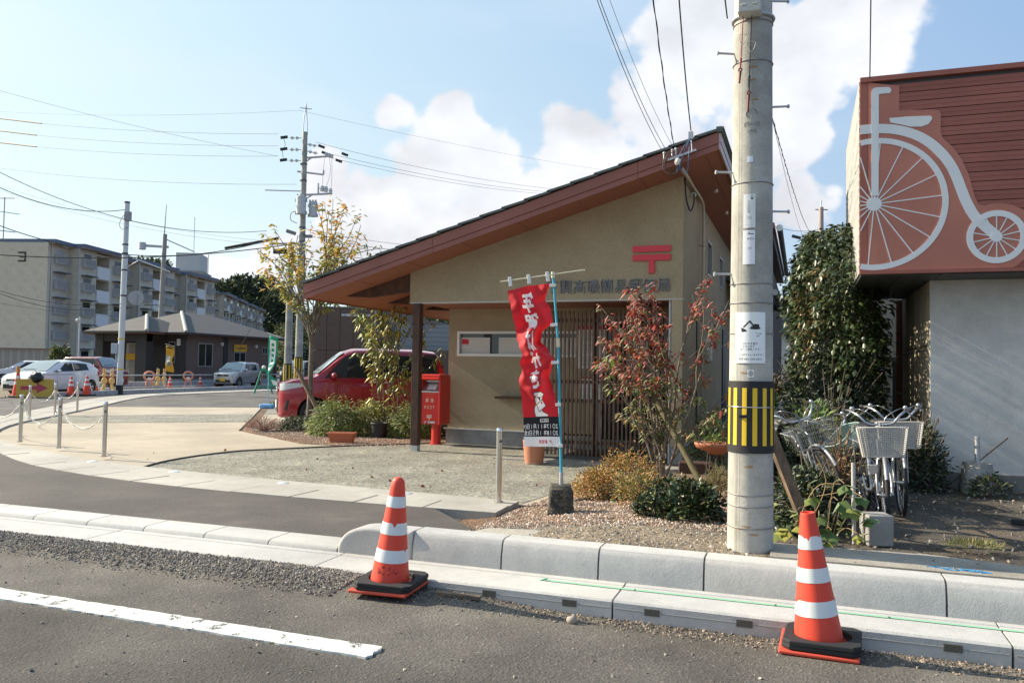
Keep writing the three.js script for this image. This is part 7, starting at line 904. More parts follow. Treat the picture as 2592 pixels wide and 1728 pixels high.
// ---------- overhead wires ----------
const WIRES = [
  ['uppermost thin wire running out of the picture from the tall power pole top', [-42.45,15.10,-30.95], [-20.03,12.20,-28.54], 0.25, 0.008, 'g'],
  ['first of three parallel power lines left of the power pole', [-42.45,14.78,-30.97], [-20.87,11.19,-28.27], 0.25, 0.012, 'g'],
  ['second of three parallel power lines left of the power pole', [-42.45,14.11,-30.99], [-20.87,10.69,-28.29], 0.25, 0.012, 'g'],
  ['third of three parallel power lines left of the power pole', [-42.45,13.46,-31.02], [-20.87,10.26,-28.31], 0.25, 0.012, 'g'],
  ['long thin wire slanting down from the upper picture edge to the power pole', [-28.95,11.72,-21.07], [-20.87,10.26,-28.31], 0.15, 0.008, 'g'],
  ['twin cable held by small clips left of the power pole', [-42.44,12.11,-31.07], [-20.13,9.09,-28.62], 0.3, 0.012, 'g'],
  ['heavy cable hung on a spiral, from the picture edge down to the street arm', [-28.94,8.89,-21.18], [-21.30,7.11,-28.26], 0.9, 0.02, 'g'],
  ['cable to the top of the steel lamp post', [-28.94,8.30,-21.20], [-28.49,8.28,-27.74], 0.5, 0.016, 'k'],
  ['thin wire passing behind the lamp post top', [-38.58,10.54,-28.27], [-20.90,6.65,-28.42], 0.5, 0.008, 'g'],
  ['lower thin wire passing behind the lamp post top', [-38.58,10.30,-28.27], [-20.90,6.49,-28.43], 0.5, 0.008, 'g'],
  ['thick dark cable across the apartment roof', [-28.93,6.80,-21.25], [-20.83,6.85,-28.44], 1.1, 0.026, 'k'],
  ['dark cable across the apartment front below the roof', [-28.93,5.44,-21.30], [-20.28,6.57,-28.65], 0.35, 0.03, 'k'],
  ['thin wire over the apartment windows, upper', [-32.78,4.74,-24.19], [-28.71,4.12,-28.03], 0.4, 0.012, 'k'],
  ['thin wire over the apartment windows, lower', [-32.78,4.69,-24.19], [-28.70,3.94,-28.04], 0.5, 0.012, 'k'],
  ['wire sagging across the lower apartment windows', [-38.56,4.50,-28.49], [-45.28,4.96,-47.32], 0.3, 0.012, 'k'],
  ['thin wire from the power pole top to behind the roof', [-20.03,12.20,-28.54], [-9.26,12.67,-45.19], 0.2, 0.007, 'g'],
  ['upper power line from the power pole to behind the roof', [-19.36,10.87,-28.83], [-12.50,11.26,-41.94], 0.25, 0.011, 'g'],
  ['middle power line from the power pole to behind the roof', [-18.88,10.41,-29.02], [-12.49,11.09,-41.95], 0.25, 0.011, 'g'],
  ['lower power line from the power pole to behind the roof', [-19.04,10.29,-28.97], [-12.90,11.00,-41.81], 0.25, 0.011, 'g'],
  ['upper telephone cable from the power pole behind the roof', [-19.89,7.24,-28.77], [-16.87,7.45,-36.24], 0.15, 0.012, 'k'],
  ['middle telephone cable from the power pole behind the roof', [-19.89,7.00,-28.78], [-17.23,7.15,-36.12], 0.15, 0.012, 'k'],
  ['lower telephone cable from the power pole behind the roof', [-19.81,6.34,-28.83], [-18.34,6.74,-35.74], 0.12, 0.012, 'k'],
  ['first thin service wire dropping to the roof bracket', [-1.92,5.17,-7.26], [-1.91,4.60,-11.54], 0.12, 0.004, 'k'],
  ['second thin service wire dropping to the roof bracket', [-1.92,5.22,-7.36], [-1.86,4.62,-11.56], 0.12, 0.004, 'k'],
  ['hair-thin wire dropping to the roof verge', [-2.02,5.61,-8.16], [-1.85,4.82,-11.98], 0.12, 0.003, 'g'],
  ['twisted black service cable dropping to the roof bracket', [-1.48,5.47,-8.05], [-1.76,4.66,-11.59], 0.1, 0.0085, 't'],
  ['single black service cable dropping to the corner of the roof', [-1.24,5.53,-8.24], [-1.54,4.93,-11.66], 0.1, 0.0085, 'k'],
  ['twisted cable from behind the concrete pole to the far pole', [-0.33,4.09,-8.30], [0.76,9.83,-47.86], 0.9, 0.007, 't'],
  ['thin cable beside the twisted one to the far pole', [-0.32,4.05,-8.30], [0.59,9.69,-47.81], 1.2, 0.004, 'k'],
  ['wire rising from the shop sign corner to the sky', [0.61,4.44,-8.73], [0.55,5.02,-7.73], 0.02, 0.006, 'k'],
  ['wire crossing from the far pole to behind the sign', [-1.59,9.15,-43.84], [0.78,9.52,-47.88], 0.2, 0.012, 'k'],
  ['wire running from the far pole to behind the shop sign', [0.99,9.57,-47.95], [2.95,9.82,-48.66], 0.1, 0.012, 'k'],
  ['wire low behind the concrete pole', [-1.68,6.72,-43.90], [-0.57,7.20,-48.54], 0.1, 0.012, 'k'],
  ['second wire low behind the concrete pole', [-1.68,6.54,-43.91], [-0.53,7.02,-48.56], 0.1, 0.012, 'k'],
  ['dark cable between the concrete pole and the hidden roof', [-0.60,4.36,-6.70], [-0.54,4.21,-5.66], 0.01, 0.006, 'k'],
];
for (const [label, a, b, sag, r, kind] of WIRES) {
  const A = V(...a), B = V(...b), pts = []; for (let k = 0; k <= 10; k++) { const t = k / 10, p = A.clone().lerp(B, t); p.y -= sag * 4 * t * (1 - t); pts.push(p.toArray()); }
  const o = one('overhead_wire', kind === 'g' ? M.wireGray : M.wire, scene, (g) => { g.tube(pts, kind === 't' ? r * 0.62 : A.distanceTo(B) > 8 ? r * 0.7 : r, 5, 40); if (kind === 't') { const c = new THREE.CatmullRomCurve3(pts.map((p) => V(...p))), L = c.getLength(), n = Math.min(700, Math.round(L * 24)), q = []; for (let k = 0; k <= n; k++) { const p = c.getPoint(k / n), w = k / n * L * 9; p.x += Math.cos(w) * r * 0.8; p.y += Math.sin(w) * r * 0.8; q.push(p.toArray()); } g.tube(q, r * 0.6, 4, n); } });
  tag(o, label, 'wire', 'overhead wires');
}
{ // brown sleeves on the three lines, black sleeve on the street cable
  const sl = (label, a, b, r, m) => tag(one('wire_sleeve', m, scene, (g) => g.cyl(a, b, r, r, 8)), label, 'wire sleeve', 'sleeves on the wires'), om = mat(0.3, 0.17, 0.05, 0.6);
  WIRES.slice(1, 4).forEach(([, a, b], i) => { const p = (t) => [lerp(a[0], b[0], t), lerp(a[1], b[1], t) - 0.25 * 4 * t * (1 - t), lerp(a[2], b[2], t)]; sl(['brown sleeve on the uppermost of the three power lines', 'brown sleeve on the middle of the three power lines', 'brown sleeve on the lowest of the three power lines'][i], p(0), p([0.262, 0.243, 0.243][i]), 0.03, om); });
}
// ---------- far poles ----------
{
  const t = thing('power_pole', 'tall grey power pole with transformers behind the yellowing tree', 'power pole', [-20.03, 0.08, -28.93]);
  one('shaft', mat(0.5, 0.51, 0.49, 0.85, { map: T.pole }), t, (g) => g.cyl([0, 0, 0], [0.05, 11.3, 0], 0.175, 0.1, 24));
  one('guard_sheet', M.black, t, (g) => g.cyl([0, 0.75, 0], [0, 1.75, 0], 0.182, 0.174, 24, true)); for (let k = 0; k < 9; k++) { const a = k / 9 * 6.283; one('yellow_strip', M.yellow, t, (g) => g.add(new THREE.CylinderGeometry(0.178, 0.184, 0.9, 3, 1, true, a, 0.3), moveM(0, 1.25, 0))); }
  const ux = Math.cos(YAW), uz = -Math.sin(YAW), at = (d, y, w = 0) => [d * ux - w * uz, y, d * uz + w * ux]; // d along the picture's width
  one('top_stay', M.galv, t, (g) => { for (const s of [-1, 1]) g.tube([at(s * 0.1 + 0.04, 11.2), at(s * 0.06 + 0.04, 11.9), at(0.05, 12.55)], 0.018, 6, 10); g.cyl(at(-0.2, 12.35 - 0.0), at(0.3, 12.3), 0.02); });
  const ins = (d0, d1, y0, y1) => one('insulator', mat(0.6, 0.6, 0.58, 0.3), t, (g) => { g.cyl(at(d0, y0), at(d1, y1), 0.02, 0.02, 6); for (const f of [0.35, 0.75]) g.cyl(at(lerp(d0, d1, f - 0.09), lerp(y0, y1, f - 0.09)), at(lerp(d0, d1, f + 0.09), lerp(y0, y1, f + 0.09)), 0.05, 0.075, 10); });
  for (const y of [11.05, 10.55, 10.08]) { ins(-0.1, -0.62, y, y); one('line_clamp', M.black, t, (g) => g.box(...at(-0.85, y + 0.02), 0.3, 0.11, 0.06, { ry: YAW, rz: 0.15 })); }
  ins(0.1, 0.55, 10.8, 10.72); ins(0.1, 0.6, 10.5, 10.4); for (const [d, y] of [[0.75, 10.7], [0.9, 10.42], [1.75, 10.38], [1.5, 10.1]]) one('line_clamp', M.black, t, (g) => g.box(...at(d, y), 0.28, 0.1, 0.06, { ry: YAW, rz: -0.35 }));
  one('cross_arm', M.galv, t, (g) => { g.cyl(at(0.05, 10.2), at(1.15, 10.3), 0.045); g.cyl(at(0.05, 10.0), at(0.35, 10.22), 0.03); g.cyl(at(-0.25, 9.62), at(0.85, 9.5), 0.04); g.cyl(at(0.05, 8.62), at(1.25, 8.7), 0.045); g.cyl(at(0.05, 8.4), at(0.4, 8.62), 0.03); g.cyl(at(-1.6, 8.8), at(-0.05, 8.78), 0.025); g.cyl(at(-1.35, 6.52), at(-0.1, 6.55), 0.05); });
  for (const [d, y, r, h] of [[0.95, 10.35, 0.07, 0.16], [1.08, 10.33, 0.07, 0.16], [1.2, 10.3, 0.06, 0.14], [0.85, 9.6, 0.05, 0.2], [0.65, 8.9, 0.05, 0.45], [0.83, 8.9, 0.09, 0.22], [0.98, 8.88, 0.09, 0.22], [1.18, 8.8, 0.07, 0.22]]) one('bushing', mat(0.62, 0.62, 0.6, 0.3), t, (g) => { g.cyl(at(d, y - h / 2), at(d, y + h / 2), r, r * 0.8, 12); g.cyl(at(d, y), at(d, y + 0.04), r * 1.25, r * 1.1, 12); });
  const tr = (d, w, y0, y1, r) => { const o = one('transformer', mat(0.55, 0.57, 0.57, 0.5), t, (g) => { g.cyl(at(d, y0, w), at(d, y1, w), r, r * 1.05, 24); g.cyl(at(d, y1, w), at(d, y1 + 0.05, w), r * 1.1, r * 0.95, 24); }); one('terminal', mat(0.4, 0.4, 0.39, 0.5), o, (g) => { for (const s of [-1, 0, 1]) g.cyl(at(d + s * r * 0.7, y1, w + r * 0.4), at(d + s * r * 0.7, y1 + 0.12, w + r * 0.4), 0.04); for (const y of [y0 + 0.05, y1 - 0.12]) for (const s of [-1, 1]) g.box(...at(d + s * r * 1.05, y, w), 0.06, 0.14, 0.06); }); };
  tr(0.02, 0.28, 7.75, 8.45, 0.2); tr(0.43, -0.1, 7.72, 8.3, 0.17);
  one('jumper_cable', M.wire, t, (g) => { g.tube([at(0.9, 10.25), at(0.85, 9.6), at(0.83, 9.0)], 0.008, 4, 10); g.tube([at(1.1, 10.25), at(1.15, 9.6), at(1.0, 9.0)], 0.008, 4, 10); g.tube([at(1.2, 10.25), at(1.22, 9.5), at(1.2, 8.9)], 0.008, 4, 10); g.tube([at(-0.15, 7.95), at(-0.45, 7.85), at(-0.48, 7.55), at(-0.2, 7.4)], 0.014, 5, 14); g.tube([at(-0.85, 11.0), at(-0.8, 10.7), at(-0.9, 10.5), at(-0.85, 10.1)], 0.01, 5, 14); g.tube([at(-0.4, 6.75), at(-0.5, 6.5), at(-0.3, 6.4), at(-0.15, 6.9)], 0.016, 5, 14); });
  one('cable_box', mat(0.2, 0.2, 0.2, 0.6), t, (g) => { g.box(...at(-0.45, 7.02), 0.4, 0.14, 0.14, { ry: YAW, rz: -0.3 }); g.box(...at(0.3, 6.86), 0.3, 0.12, 0.12, { ry: YAW }); });
  for (const y of [6.6, 6.4, 6.2, 6.05, 5.9, 7.2, 9.9, 9.2]) one('wire_band', M.dgray, t, (g) => g.cyl([0.02, y, 0], [0.02, y + 0.05, 0], 0.15, 0.15, 16, true));
  const s = thing('power_pole', 'slimmer grey pole left of the tall power pole', 'power pole', [-22.85, 0.1, -32.17]);
  one('shaft', mat(0.46, 0.47, 0.46, 0.85, { map: T.pole }), s, (g) => g.cyl([0, 0, 0], [0.0, 7.0, 0], 0.2, 0.13, 20)); one('guard_sheet', M.black, s, (g) => g.cyl([0, 0.6, 0], [0, 1.45, 0], 0.208, 0.2, 20, true)); for (let k = 0; k < 8; k++) one('yellow_strip', M.yellow, s, (g) => g.add(new THREE.CylinderGeometry(0.203, 0.211, 0.75, 3, 1, true, k / 8 * 6.283, 0.3), moveM(0, 1.02, 0))); one('black_sleeve', M.black, s, (g) => { g.box(-0.4, 6.75, 0.1, 0.85, 0.22, 0.14, { ry: YAW }); g.cyl([-2.9, 6.85, 1.1], [-0.5, 7.35, 0.3], 0.07); });
  one('stay_wire', M.wire, s, (g) => { g.cyl([0, 6.6, 0], [-4.5, 2.0, -2], 0.012); g.cyl([0, 5.5, 0], [1.1, 0.3, 0.4], 0.02); });
}
{
  const t = thing('lamp_post', 'silver steel post with a grey box on the far kerb of the side street', 'post', [-28.84, 0.05, -28.08]);
  one('shaft', mat(0.62, 0.64, 0.63, 0.45, { metalness: 0.4 }), t, (g) => g.cyl([0, 0, 0], [0.1, 8.6, 0], 0.135, 0.115, 24)); one('foot_sleeve', M.black, t, (g) => g.cyl([0, 0, 0], [0, 0.42, 0], 0.15, 0.149, 24)); one('cap', M.dgray, t, (g) => g.cyl([0.1, 8.6, 0], [0.1, 8.68, 0], 0.125, 0.12, 24));
  one('yellow_ring', M.yellow, t, (g) => { for (const y of [1.1, 2.45]) g.cyl([0.02, y, 0], [0.02, y + 0.06, 0], 0.14, 0.14, 24, true); }); one('upper_box', M.gray, t, (g) => g.box(0.22, 8.0, 0.05, 0.26, 0.42, 0.22, { r: 0.02, ry: YAW })); one('meter_box', mat(0.42, 0.46, 0.5, 0.5), t, (g) => { g.box(-0.2, 2.05, 0.1, 0.3, 0.46, 0.22, { r: 0.02, ry: YAW }); g.cyl([-0.15, 1.85, 0.1], [-0.12, 1.45, 0.1], 0.03); });
  const mr = one('mirror_back', mat(0.4, 0.4, 0.39, 0.6), t, (g) => { g.cyl([0.5, 4.35, -0.28], [0.44, 4.35, -0.36], 0.33, 0.3, 28); g.box(0.52, 4.32, -0.25, 0.07, 0.5, 0.06, { ry: 0.75 }); }); one('mirror_arm', M.galv, mr, (g) => g.cyl([0, 4.4, 0], [0.5, 4.4, -0.3], 0.03));
  one('side_arm', mat(0.55, 0.57, 0.56, 0.5, { metalness: 0.4 }), t, (g) => { g.cyl([0.05, 6.3, 0], [1.0, 5.9, -0.4], 0.025); g.cyl([0.05, 5.65, 0], [0.6, 6.02, -0.25], 0.025); g.cyl([0.5, 6.1, -0.2], [1.9, 5.55, -0.8], 0.03); });
  one('band', M.black, t, (g) => { for (const y of [5.55, 6.3, 6.7, 4.4]) g.cyl([0.07, y, 0], [0.07, y + 0.06, 0], 0.136, 0.136, 20, true); }); one('cable_loop', M.wire, t, (g) => g.tube([[0.2, 8.2, 0.1], [-0.1, 7.9, 0.1], [-0.2, 7.6, 0.1], [0.0, 7.4, 0.1], [0.3, 7.5, 0.1]], 0.012, 5, 20));
  const u = thing('power_pole', 'distant brown concrete pole before the apartment block', 'power pole', [-52.66, 0.1, -55.43]); one('shaft', mat(0.3, 0.29, 0.27, 0.9), u, (g) => g.cyl([0, 0, 0], [0.3, 12.6, 0], 0.26, 0.17, 14)); one('spike', M.galv, u, (g) => { g.cyl([0.2, 12.5, 0], [0.35, 15.2, 0], 0.06, 0.03); }); one('cross_arm', M.galv, u, (g) => { g.box(-0.9, 11.6, 0, 2.4, 0.2, 0.2, { ry: 0.7 }); g.cyl([-1.3, 11.2, 0.9], [-1.3, 11.8, 0.9], 0.3); g.cyl([0.3, 12.2, 0], [2.2, 11.2, -1.5], 0.05); }); one('cable_loop', M.wire, u, (g) => { g.tube([[-1.4, 4.3, 1], [-0.7, 4.0, 0.4], [0.3, 4.4, 0]], 0.06, 5, 12); for (const y of [5.2, 6.4, 7.6]) g.cyl([-1.2, y, 0.6], [0.4, y, 0], 0.04); });
  const v = thing('power_pole', 'distant pole rising behind the ivy hedge', 'power pole', [0.87, 0.2, -48.2]); one('shaft', mat(0.4, 0.33, 0.3, 0.9), v, (g) => g.cyl([0, 0, 0], [0, 10.6, 0], 0.2, 0.13, 14)); one('cross_arm', M.galv, v, (g) => { g.cyl([-0.7, 9.05, 0], [0.9, 9.05, 0], 0.05); g.cyl([-0.3, 10.5, 0], [0.35, 10.45, 0], 0.04); g.cyl([0, 10.2, 0], [0, 11, 0], 0.03); }); one('line_clamp', M.black, v, (g) => { g.box(-1.3, 8.95, 0.2, 0.5, 0.16, 0.1, { rz: -0.3 }); g.box(-0.8, 8.95, 0.1, 0.4, 0.14, 0.1, { rz: -0.3 }); g.box(0.4, 9.3, 0, 0.5, 0.16, 0.1, { rz: 0.4 }); g.box(1.2, 8.6, 0, 0.6, 0.14, 0.1, { rz: -0.1 }); });
  const w = thing('thin_post', 'thin pale post beside the apartment block', 'post', [-38.05, 0.1, -34.12]); one('shaft', M.galv, w, (g) => g.cyl([0, 0, 0], [0, 3.9, 0], 0.05)); one('lamp_head', M.offwhite, w, (g) => g.ball(-0.12, 3.7, 0.05, 0.1));
}
// ---------- far side of the street ----------
const farside = struct('far_pavement', 'pavement and kerbs across the side street');
sheet('far_lot', [[-29.1, -20], [-28.4, -24.0], [-29.0, -28.0], [-29.9, -33], [-31.0, -41], [-32.5, -56], [-95, -56], [-95, -20]], 0.085, mat(0.36, 0.33, 0.28, 0.95, { map: T.soil }), farside, 0.04);
{
  const path = alongPoly([[-28.5, -24.0], [-28.75, -27.0], [-29.4, -31.5], [-30.2, -37], [-31.2, -44], [-32.2, -52]]), n = 44;
  for (let k = 0; k < n; k++) { const a = path(k / n), b = path((k + 1) / n - 0.0012), dx = b[0] - a[0], dz = b[1] - a[1]; one('kerb_block', k % 3 ? M.kerb2 : M.kerb, farside, (g) => g.box((a[0] + b[0]) / 2, 0.13, (a[1] + b[1]) / 2, 0.17, 0.22, Math.hypot(dx, dz), { ry: Math.atan2(dx, dz), r: 0.02 })); }
  one('kerb_end', M.kerb, farside, (g) => g.ball(-28.45, 0.12, -23.75, 0.12, 0.14, 0.45));
  for (const [dx, y, w] of [[-1.5, 0.12, 0.5], [-3.4, 0.14, 0.35]]) for (let k = 0; k < 22; k++) { const a = path(0.12 + k / 22 * 0.86), b = path(0.12 + (k + 0.985) / 22 * 0.86); one('gutter_slab', k % 2 ? M.kerb : M.slab, farside, (g) => g.box((a[0] + b[0]) / 2 + dx, y, (a[1] + b[1]) / 2, w, 0.1, Math.hypot(b[0] - a[0], b[1] - a[1]), { ry: Math.atan2(b[0] - a[0], b[1] - a[1]) })); }
  for (let k = 0; k < 9; k++) one('low_wall_block', M.kerb2, farside, (g) => g.box(-34.0 - k * 0.04, 0.28, -32.3 - k * 1.02, 0.2, 0.36, 1.0, { r: 0.05, ry: 0.04 }));
}
{ // guard rail pipe across the works, barriers shaped like rabbits and rings, cones
  const rail = (label, pts) => { const t = thing('barrier_rail', label, 'rail'); one('pipe', mat(0.5, 0.5, 0.5, 0.4, { metalness: 0.6 }), t, (g) => g.tube(pts, 0.03, 6, 30)); return t; };
  rail('grey pipe barrier running behind the far cones', [[-31.3, 0.85, -27.5], [-31.9, 0.85, -34], [-32.5, 0.85, -41], [-33.2, 0.85, -48]]); rail('lower grey pipe on the ground behind the far cones', [[-31.4, 0.25, -30], [-31.9, 0.25, -36], [-32.6, 0.25, -44]]); rail('short dark pipe across the white hatchback', [[-29.3, 0.95, -24.6], [-29.4, 0.95, -26.1]]);
  const ring = (label, x, z, m) => { const t = thing('barrier_stand', label, 'barrier', [x, 0.1, z], 0.75, 'ring-shaped barrier stands'); one('ring', m, t, (g) => g.torus(0.24, 0.055, rotM(0, 0, 0, 0, 0.68, 0), 26, 8)); one('disc', mat(0.75, 0.7, 0.65, 0.5), t, (g) => g.cyl([0, 0.5, -0.03], [0, 0.5, 0.03], 0.13, 0.13, 18)); one('legs', m, t, (g) => { for (const s of [-1, 1]) { g.cyl([s * 0.1, 0.48, 0], [s * 0.2, 0.02, 0.18], 0.05, 0.035); g.cyl([s * 0.1, 0.48, 0], [s * 0.2, 0.02, -0.18], 0.05, 0.035); } }); };
  const pk = mat(0.66, 0.26, 0.17, 0.6), ye = mat(0.72, 0.47, 0.16, 0.6);
  ring('salmon ring barrier right of the silver lamp post', -32.3, -33.4, pk); ring('salmon ring barrier between the far cones', -32.8, -36.8, pk); ring('salmon ring barrier before the silver car bonnet', -32.6, -39.2, pk); ring('salmon ring barrier beside the silver car door', -32.3, -42.4, pk);
  const rab = (label, x, z) => { const t = thing('barrier_stand', label, 'barrier', [x, 0.1, z], 0.75, 'paired figure barriers'); for (const s of [-1, 1]) one('figure', ye, t, (g) => { g.ball(s * 0.16, 0.5, 0, 0.13, 0.17, 0.06); g.ball(s * 0.17, 0.78, 0, 0.09, 0.1, 0.06); g.ball(s * 0.2, 0.97, 0, 0.035, 0.14, 0.03); g.ball(s * 0.12, 0.96, 0, 0.03, 0.12, 0.03); g.cyl([s * 0.14, 0.4, 0], [s * 0.27, 0.02, 0.1], 0.06, 0.045); g.cyl([s * 0.14, 0.4, 0], [s * 0.2, 0.02, -0.12], 0.06, 0.045); }); };
  rab('yellow twin-figure barrier beside the white hatchback', -30.9, -29.4); rab('yellow twin-figure barrier beneath the yellow flag', -33.6, -35.6);
  const fc = (label, x, z, k = 1) => { const t = thing('traffic_cone', label, 'traffic cone', [x, 0.07, z], 0, 'traffic cones across the side street'), rr = (y) => lerp(0.14, 0.035, y / 0.7); one('base_plate', M.rubber, t, (g) => g.box(0, 0.02, 0, 0.42, 0.05, 0.42, { r: 0.01 })); one('cone_shell', M.coneRed, t, (g) => g.lathe([[rr(0), 0.04], [rr(0.66), 0.66], [0.02, 0.7], [0, 0.7]], 22)); for (const y of [0.2, 0.36, 0.52]) one('reflective_band', M.coneWhite, t, (g) => g.cyl([0, y, 0], [0, y + 0.075, 0], rr(y) + 0.003, rr(y + 0.075) + 0.003, 22, true)); t.scale.setScalar(k); return t; };
  const lit = fc('tall far cone with an amber lamp before the white hatchback nose', -28.6, -22.9, 1.4); one('amber_lamp', mat(0.7, 0.25, 0.03, 0.3), lit, (g) => g.cyl([0, 0.68, 0], [0, 0.85, 0], 0.05, 0.045, 12));
  fc('far cone standing before the white hatchback door', -28.45, -25.2, 1.15); fc('far cone standing before the white hatchback rear wheel', -28.2, -25.75, 1.2); fc('far cone beyond the kerb behind the hatchback rear wheel', -30.6, -28.4); fc('far cone beneath the yellow flag', -32.6, -35.2); fc('far cone midway to the silver car', -32.9, -37.9); fc('far cone half hidden behind the arrow board', -29.4, -24.6, 1.1);
  const ar = thing('arrow_board', 'yellow A-frame board with a red arrow before the white hatchback', 'sign board', [-28.05, 0.06, -23.2], Math.PI / 2 - 0.72);
  one('front_board', printed(512, 280, (g) => { g.fillStyle = '#c9a03c'; g.fillRect(0, 0, 512, 280); g.fillStyle = '#b2404a'; g.beginPath(); g.moveTo(60, 110); g.lineTo(280, 110); g.lineTo(280, 60); g.lineTo(440, 140); g.lineTo(280, 225); g.lineTo(280, 170); g.lineTo(60, 170); g.closePath(); g.fill(); }, 0.6), ar, (g) => g.add(new THREE.BoxGeometry(1.25, 0.7, 0.02), rotM(-0.22, 0, 0, 0, 0.38, 0.12)), true); one('rear_board', mat(0.55, 0.28, 0.06, 0.6), ar, (g) => g.box(0, 0.38, -0.14, 1.25, 0.7, 0.02, { rx: 0.22 }));
  tag(one('black_bag', mat(0.014, 0.014, 0.016, 0.25), scene, (g) => { const q = new THREE.SphereGeometry(1, 22, 16), p = q.attributes.position; for (let i = 0; i < p.count; i++) { const n = 1 + 0.4 * fbm(p.getX(i) * 2.3, p.getY(i) * 2.3, p.getZ(i) * 2.3, 3); p.setXYZ(i, p.getX(i) * n, p.getY(i) * n, p.getZ(i) * n); } q.computeVertexNormals(); const m = new THREE.Matrix4().makeScale(0.27, 0.23, 0.2); m.setPosition(-28.05, 0.84, -23.25); g.add(q, m); }), 'black plastic bag hung over the arrow board', 'bag');
  const ga = thing('a_frame', 'green folding A-frame stand beside the green flag', 'stand', [-24.6, 0.1, -32.7], 0.6); one('legs', mat(0.03, 0.3, 0.16, 0.5), ga, (g) => { for (const s of [-1, 1]) for (const z of [-0.25, 0.25]) g.cyl([s * 0.42, 0, z], [s * 0.1, 1.15, z * 0.5], 0.035); g.box(0, 1.12, 0, 0.3, 0.1, 0.3); g.box(0, 0.3, 0.22, 0.6, 0.07, 0.05); }); one('lamp', M.offwhite, ga, (g) => g.ball(0, 1.25, 0, 0.1));
  // small flags
  const fl = (label, p, h, w, len, art, base) => { const t = thing('flag', label, 'flag', p, YAW); one('pole', mat(0.2, 0.45, 0.55, 0.4), t, (g) => g.cyl([0, 0, 0], [0.05, h, 0], 0.012)); one('cross_rod', M.offwhite, t, (g) => g.cyl([-0.05, h + 0.04, 0], [w + 0.1, h - 0.1, 0.05], 0.008)); one('cloth', new THREE.MeshPhysicalMaterial({ map: art, roughness: 0.8, side: THREE.DoubleSide }), t, (g) => { const q = new THREE.PlaneGeometry(1, 1, 10, 40), A = q.attributes.position; for (let i = 0; i < A.count; i++) { const u = A.getX(i) + 0.5, v = 0.5 - A.getY(i), nar = 1 - 0.75 * Math.exp(-(((v - (base ? 0.72 : 0.5)) / 0.14) ** 2)) * (base ? 1 : 0.1); A.setXYZ(i, 0.02 + u * w * nar + (base ? -0.05 * Math.sin(v * 3) + 0.22 * v * v * (v > 0.75 ? 1 : 0.3) * 0.6 : 0.02 * Math.sin(v * 8)), h - v * len - 0.05 - u * 0.08, 0.06 * Math.sin(v * 9 + u * 3)); } q.computeVertexNormals(); g.add(q); }, true); if (base) one('water_base', mat(0.16, 0.36, 0.62, 0.5), t, (g) => g.box(0, 0.07, 0, 0.42, 0.14, 0.36, { r: 0.05, s: 3 })); return t; };
  const green = print(128, 384, (g) => { g.fillStyle = '#139a72'; g.fillRect(0, 0, 128, 384); g.fillStyle = '#e9efe6'; g.fillRect(24, 26, 80, 230); g.fillRect(20, 330, 90, 40); g.fillStyle = '#1b9a74'; for (let k = 0; k < 5; k++) g.fillRect(46, 50 + k * 40, 36, 22); });
  fl('green and white flag blowing on a pole with a blue foot', [-15.9, 0.105, -21.35], 2.35, 0.27, 1.6, green, true);
  const yel = print(128, 384, (g) => { g.fillStyle = '#c99a2e'; g.fillRect(0, 0, 128, 384); g.fillStyle = '#3c3526'; g.fillRect(20, 14, 86, 22); g.fillStyle = '#d9d4c4'; g.fillRect(20, 150, 60, 110); g.fillStyle = '#6d7f8a'; g.fillRect(40, 230, 60, 60); });
  fl('yellow advertising flag before the dark office wall', [-32.75, 0.1, -34.97], 2.4, 0.42, 1.4, yel, false);
}
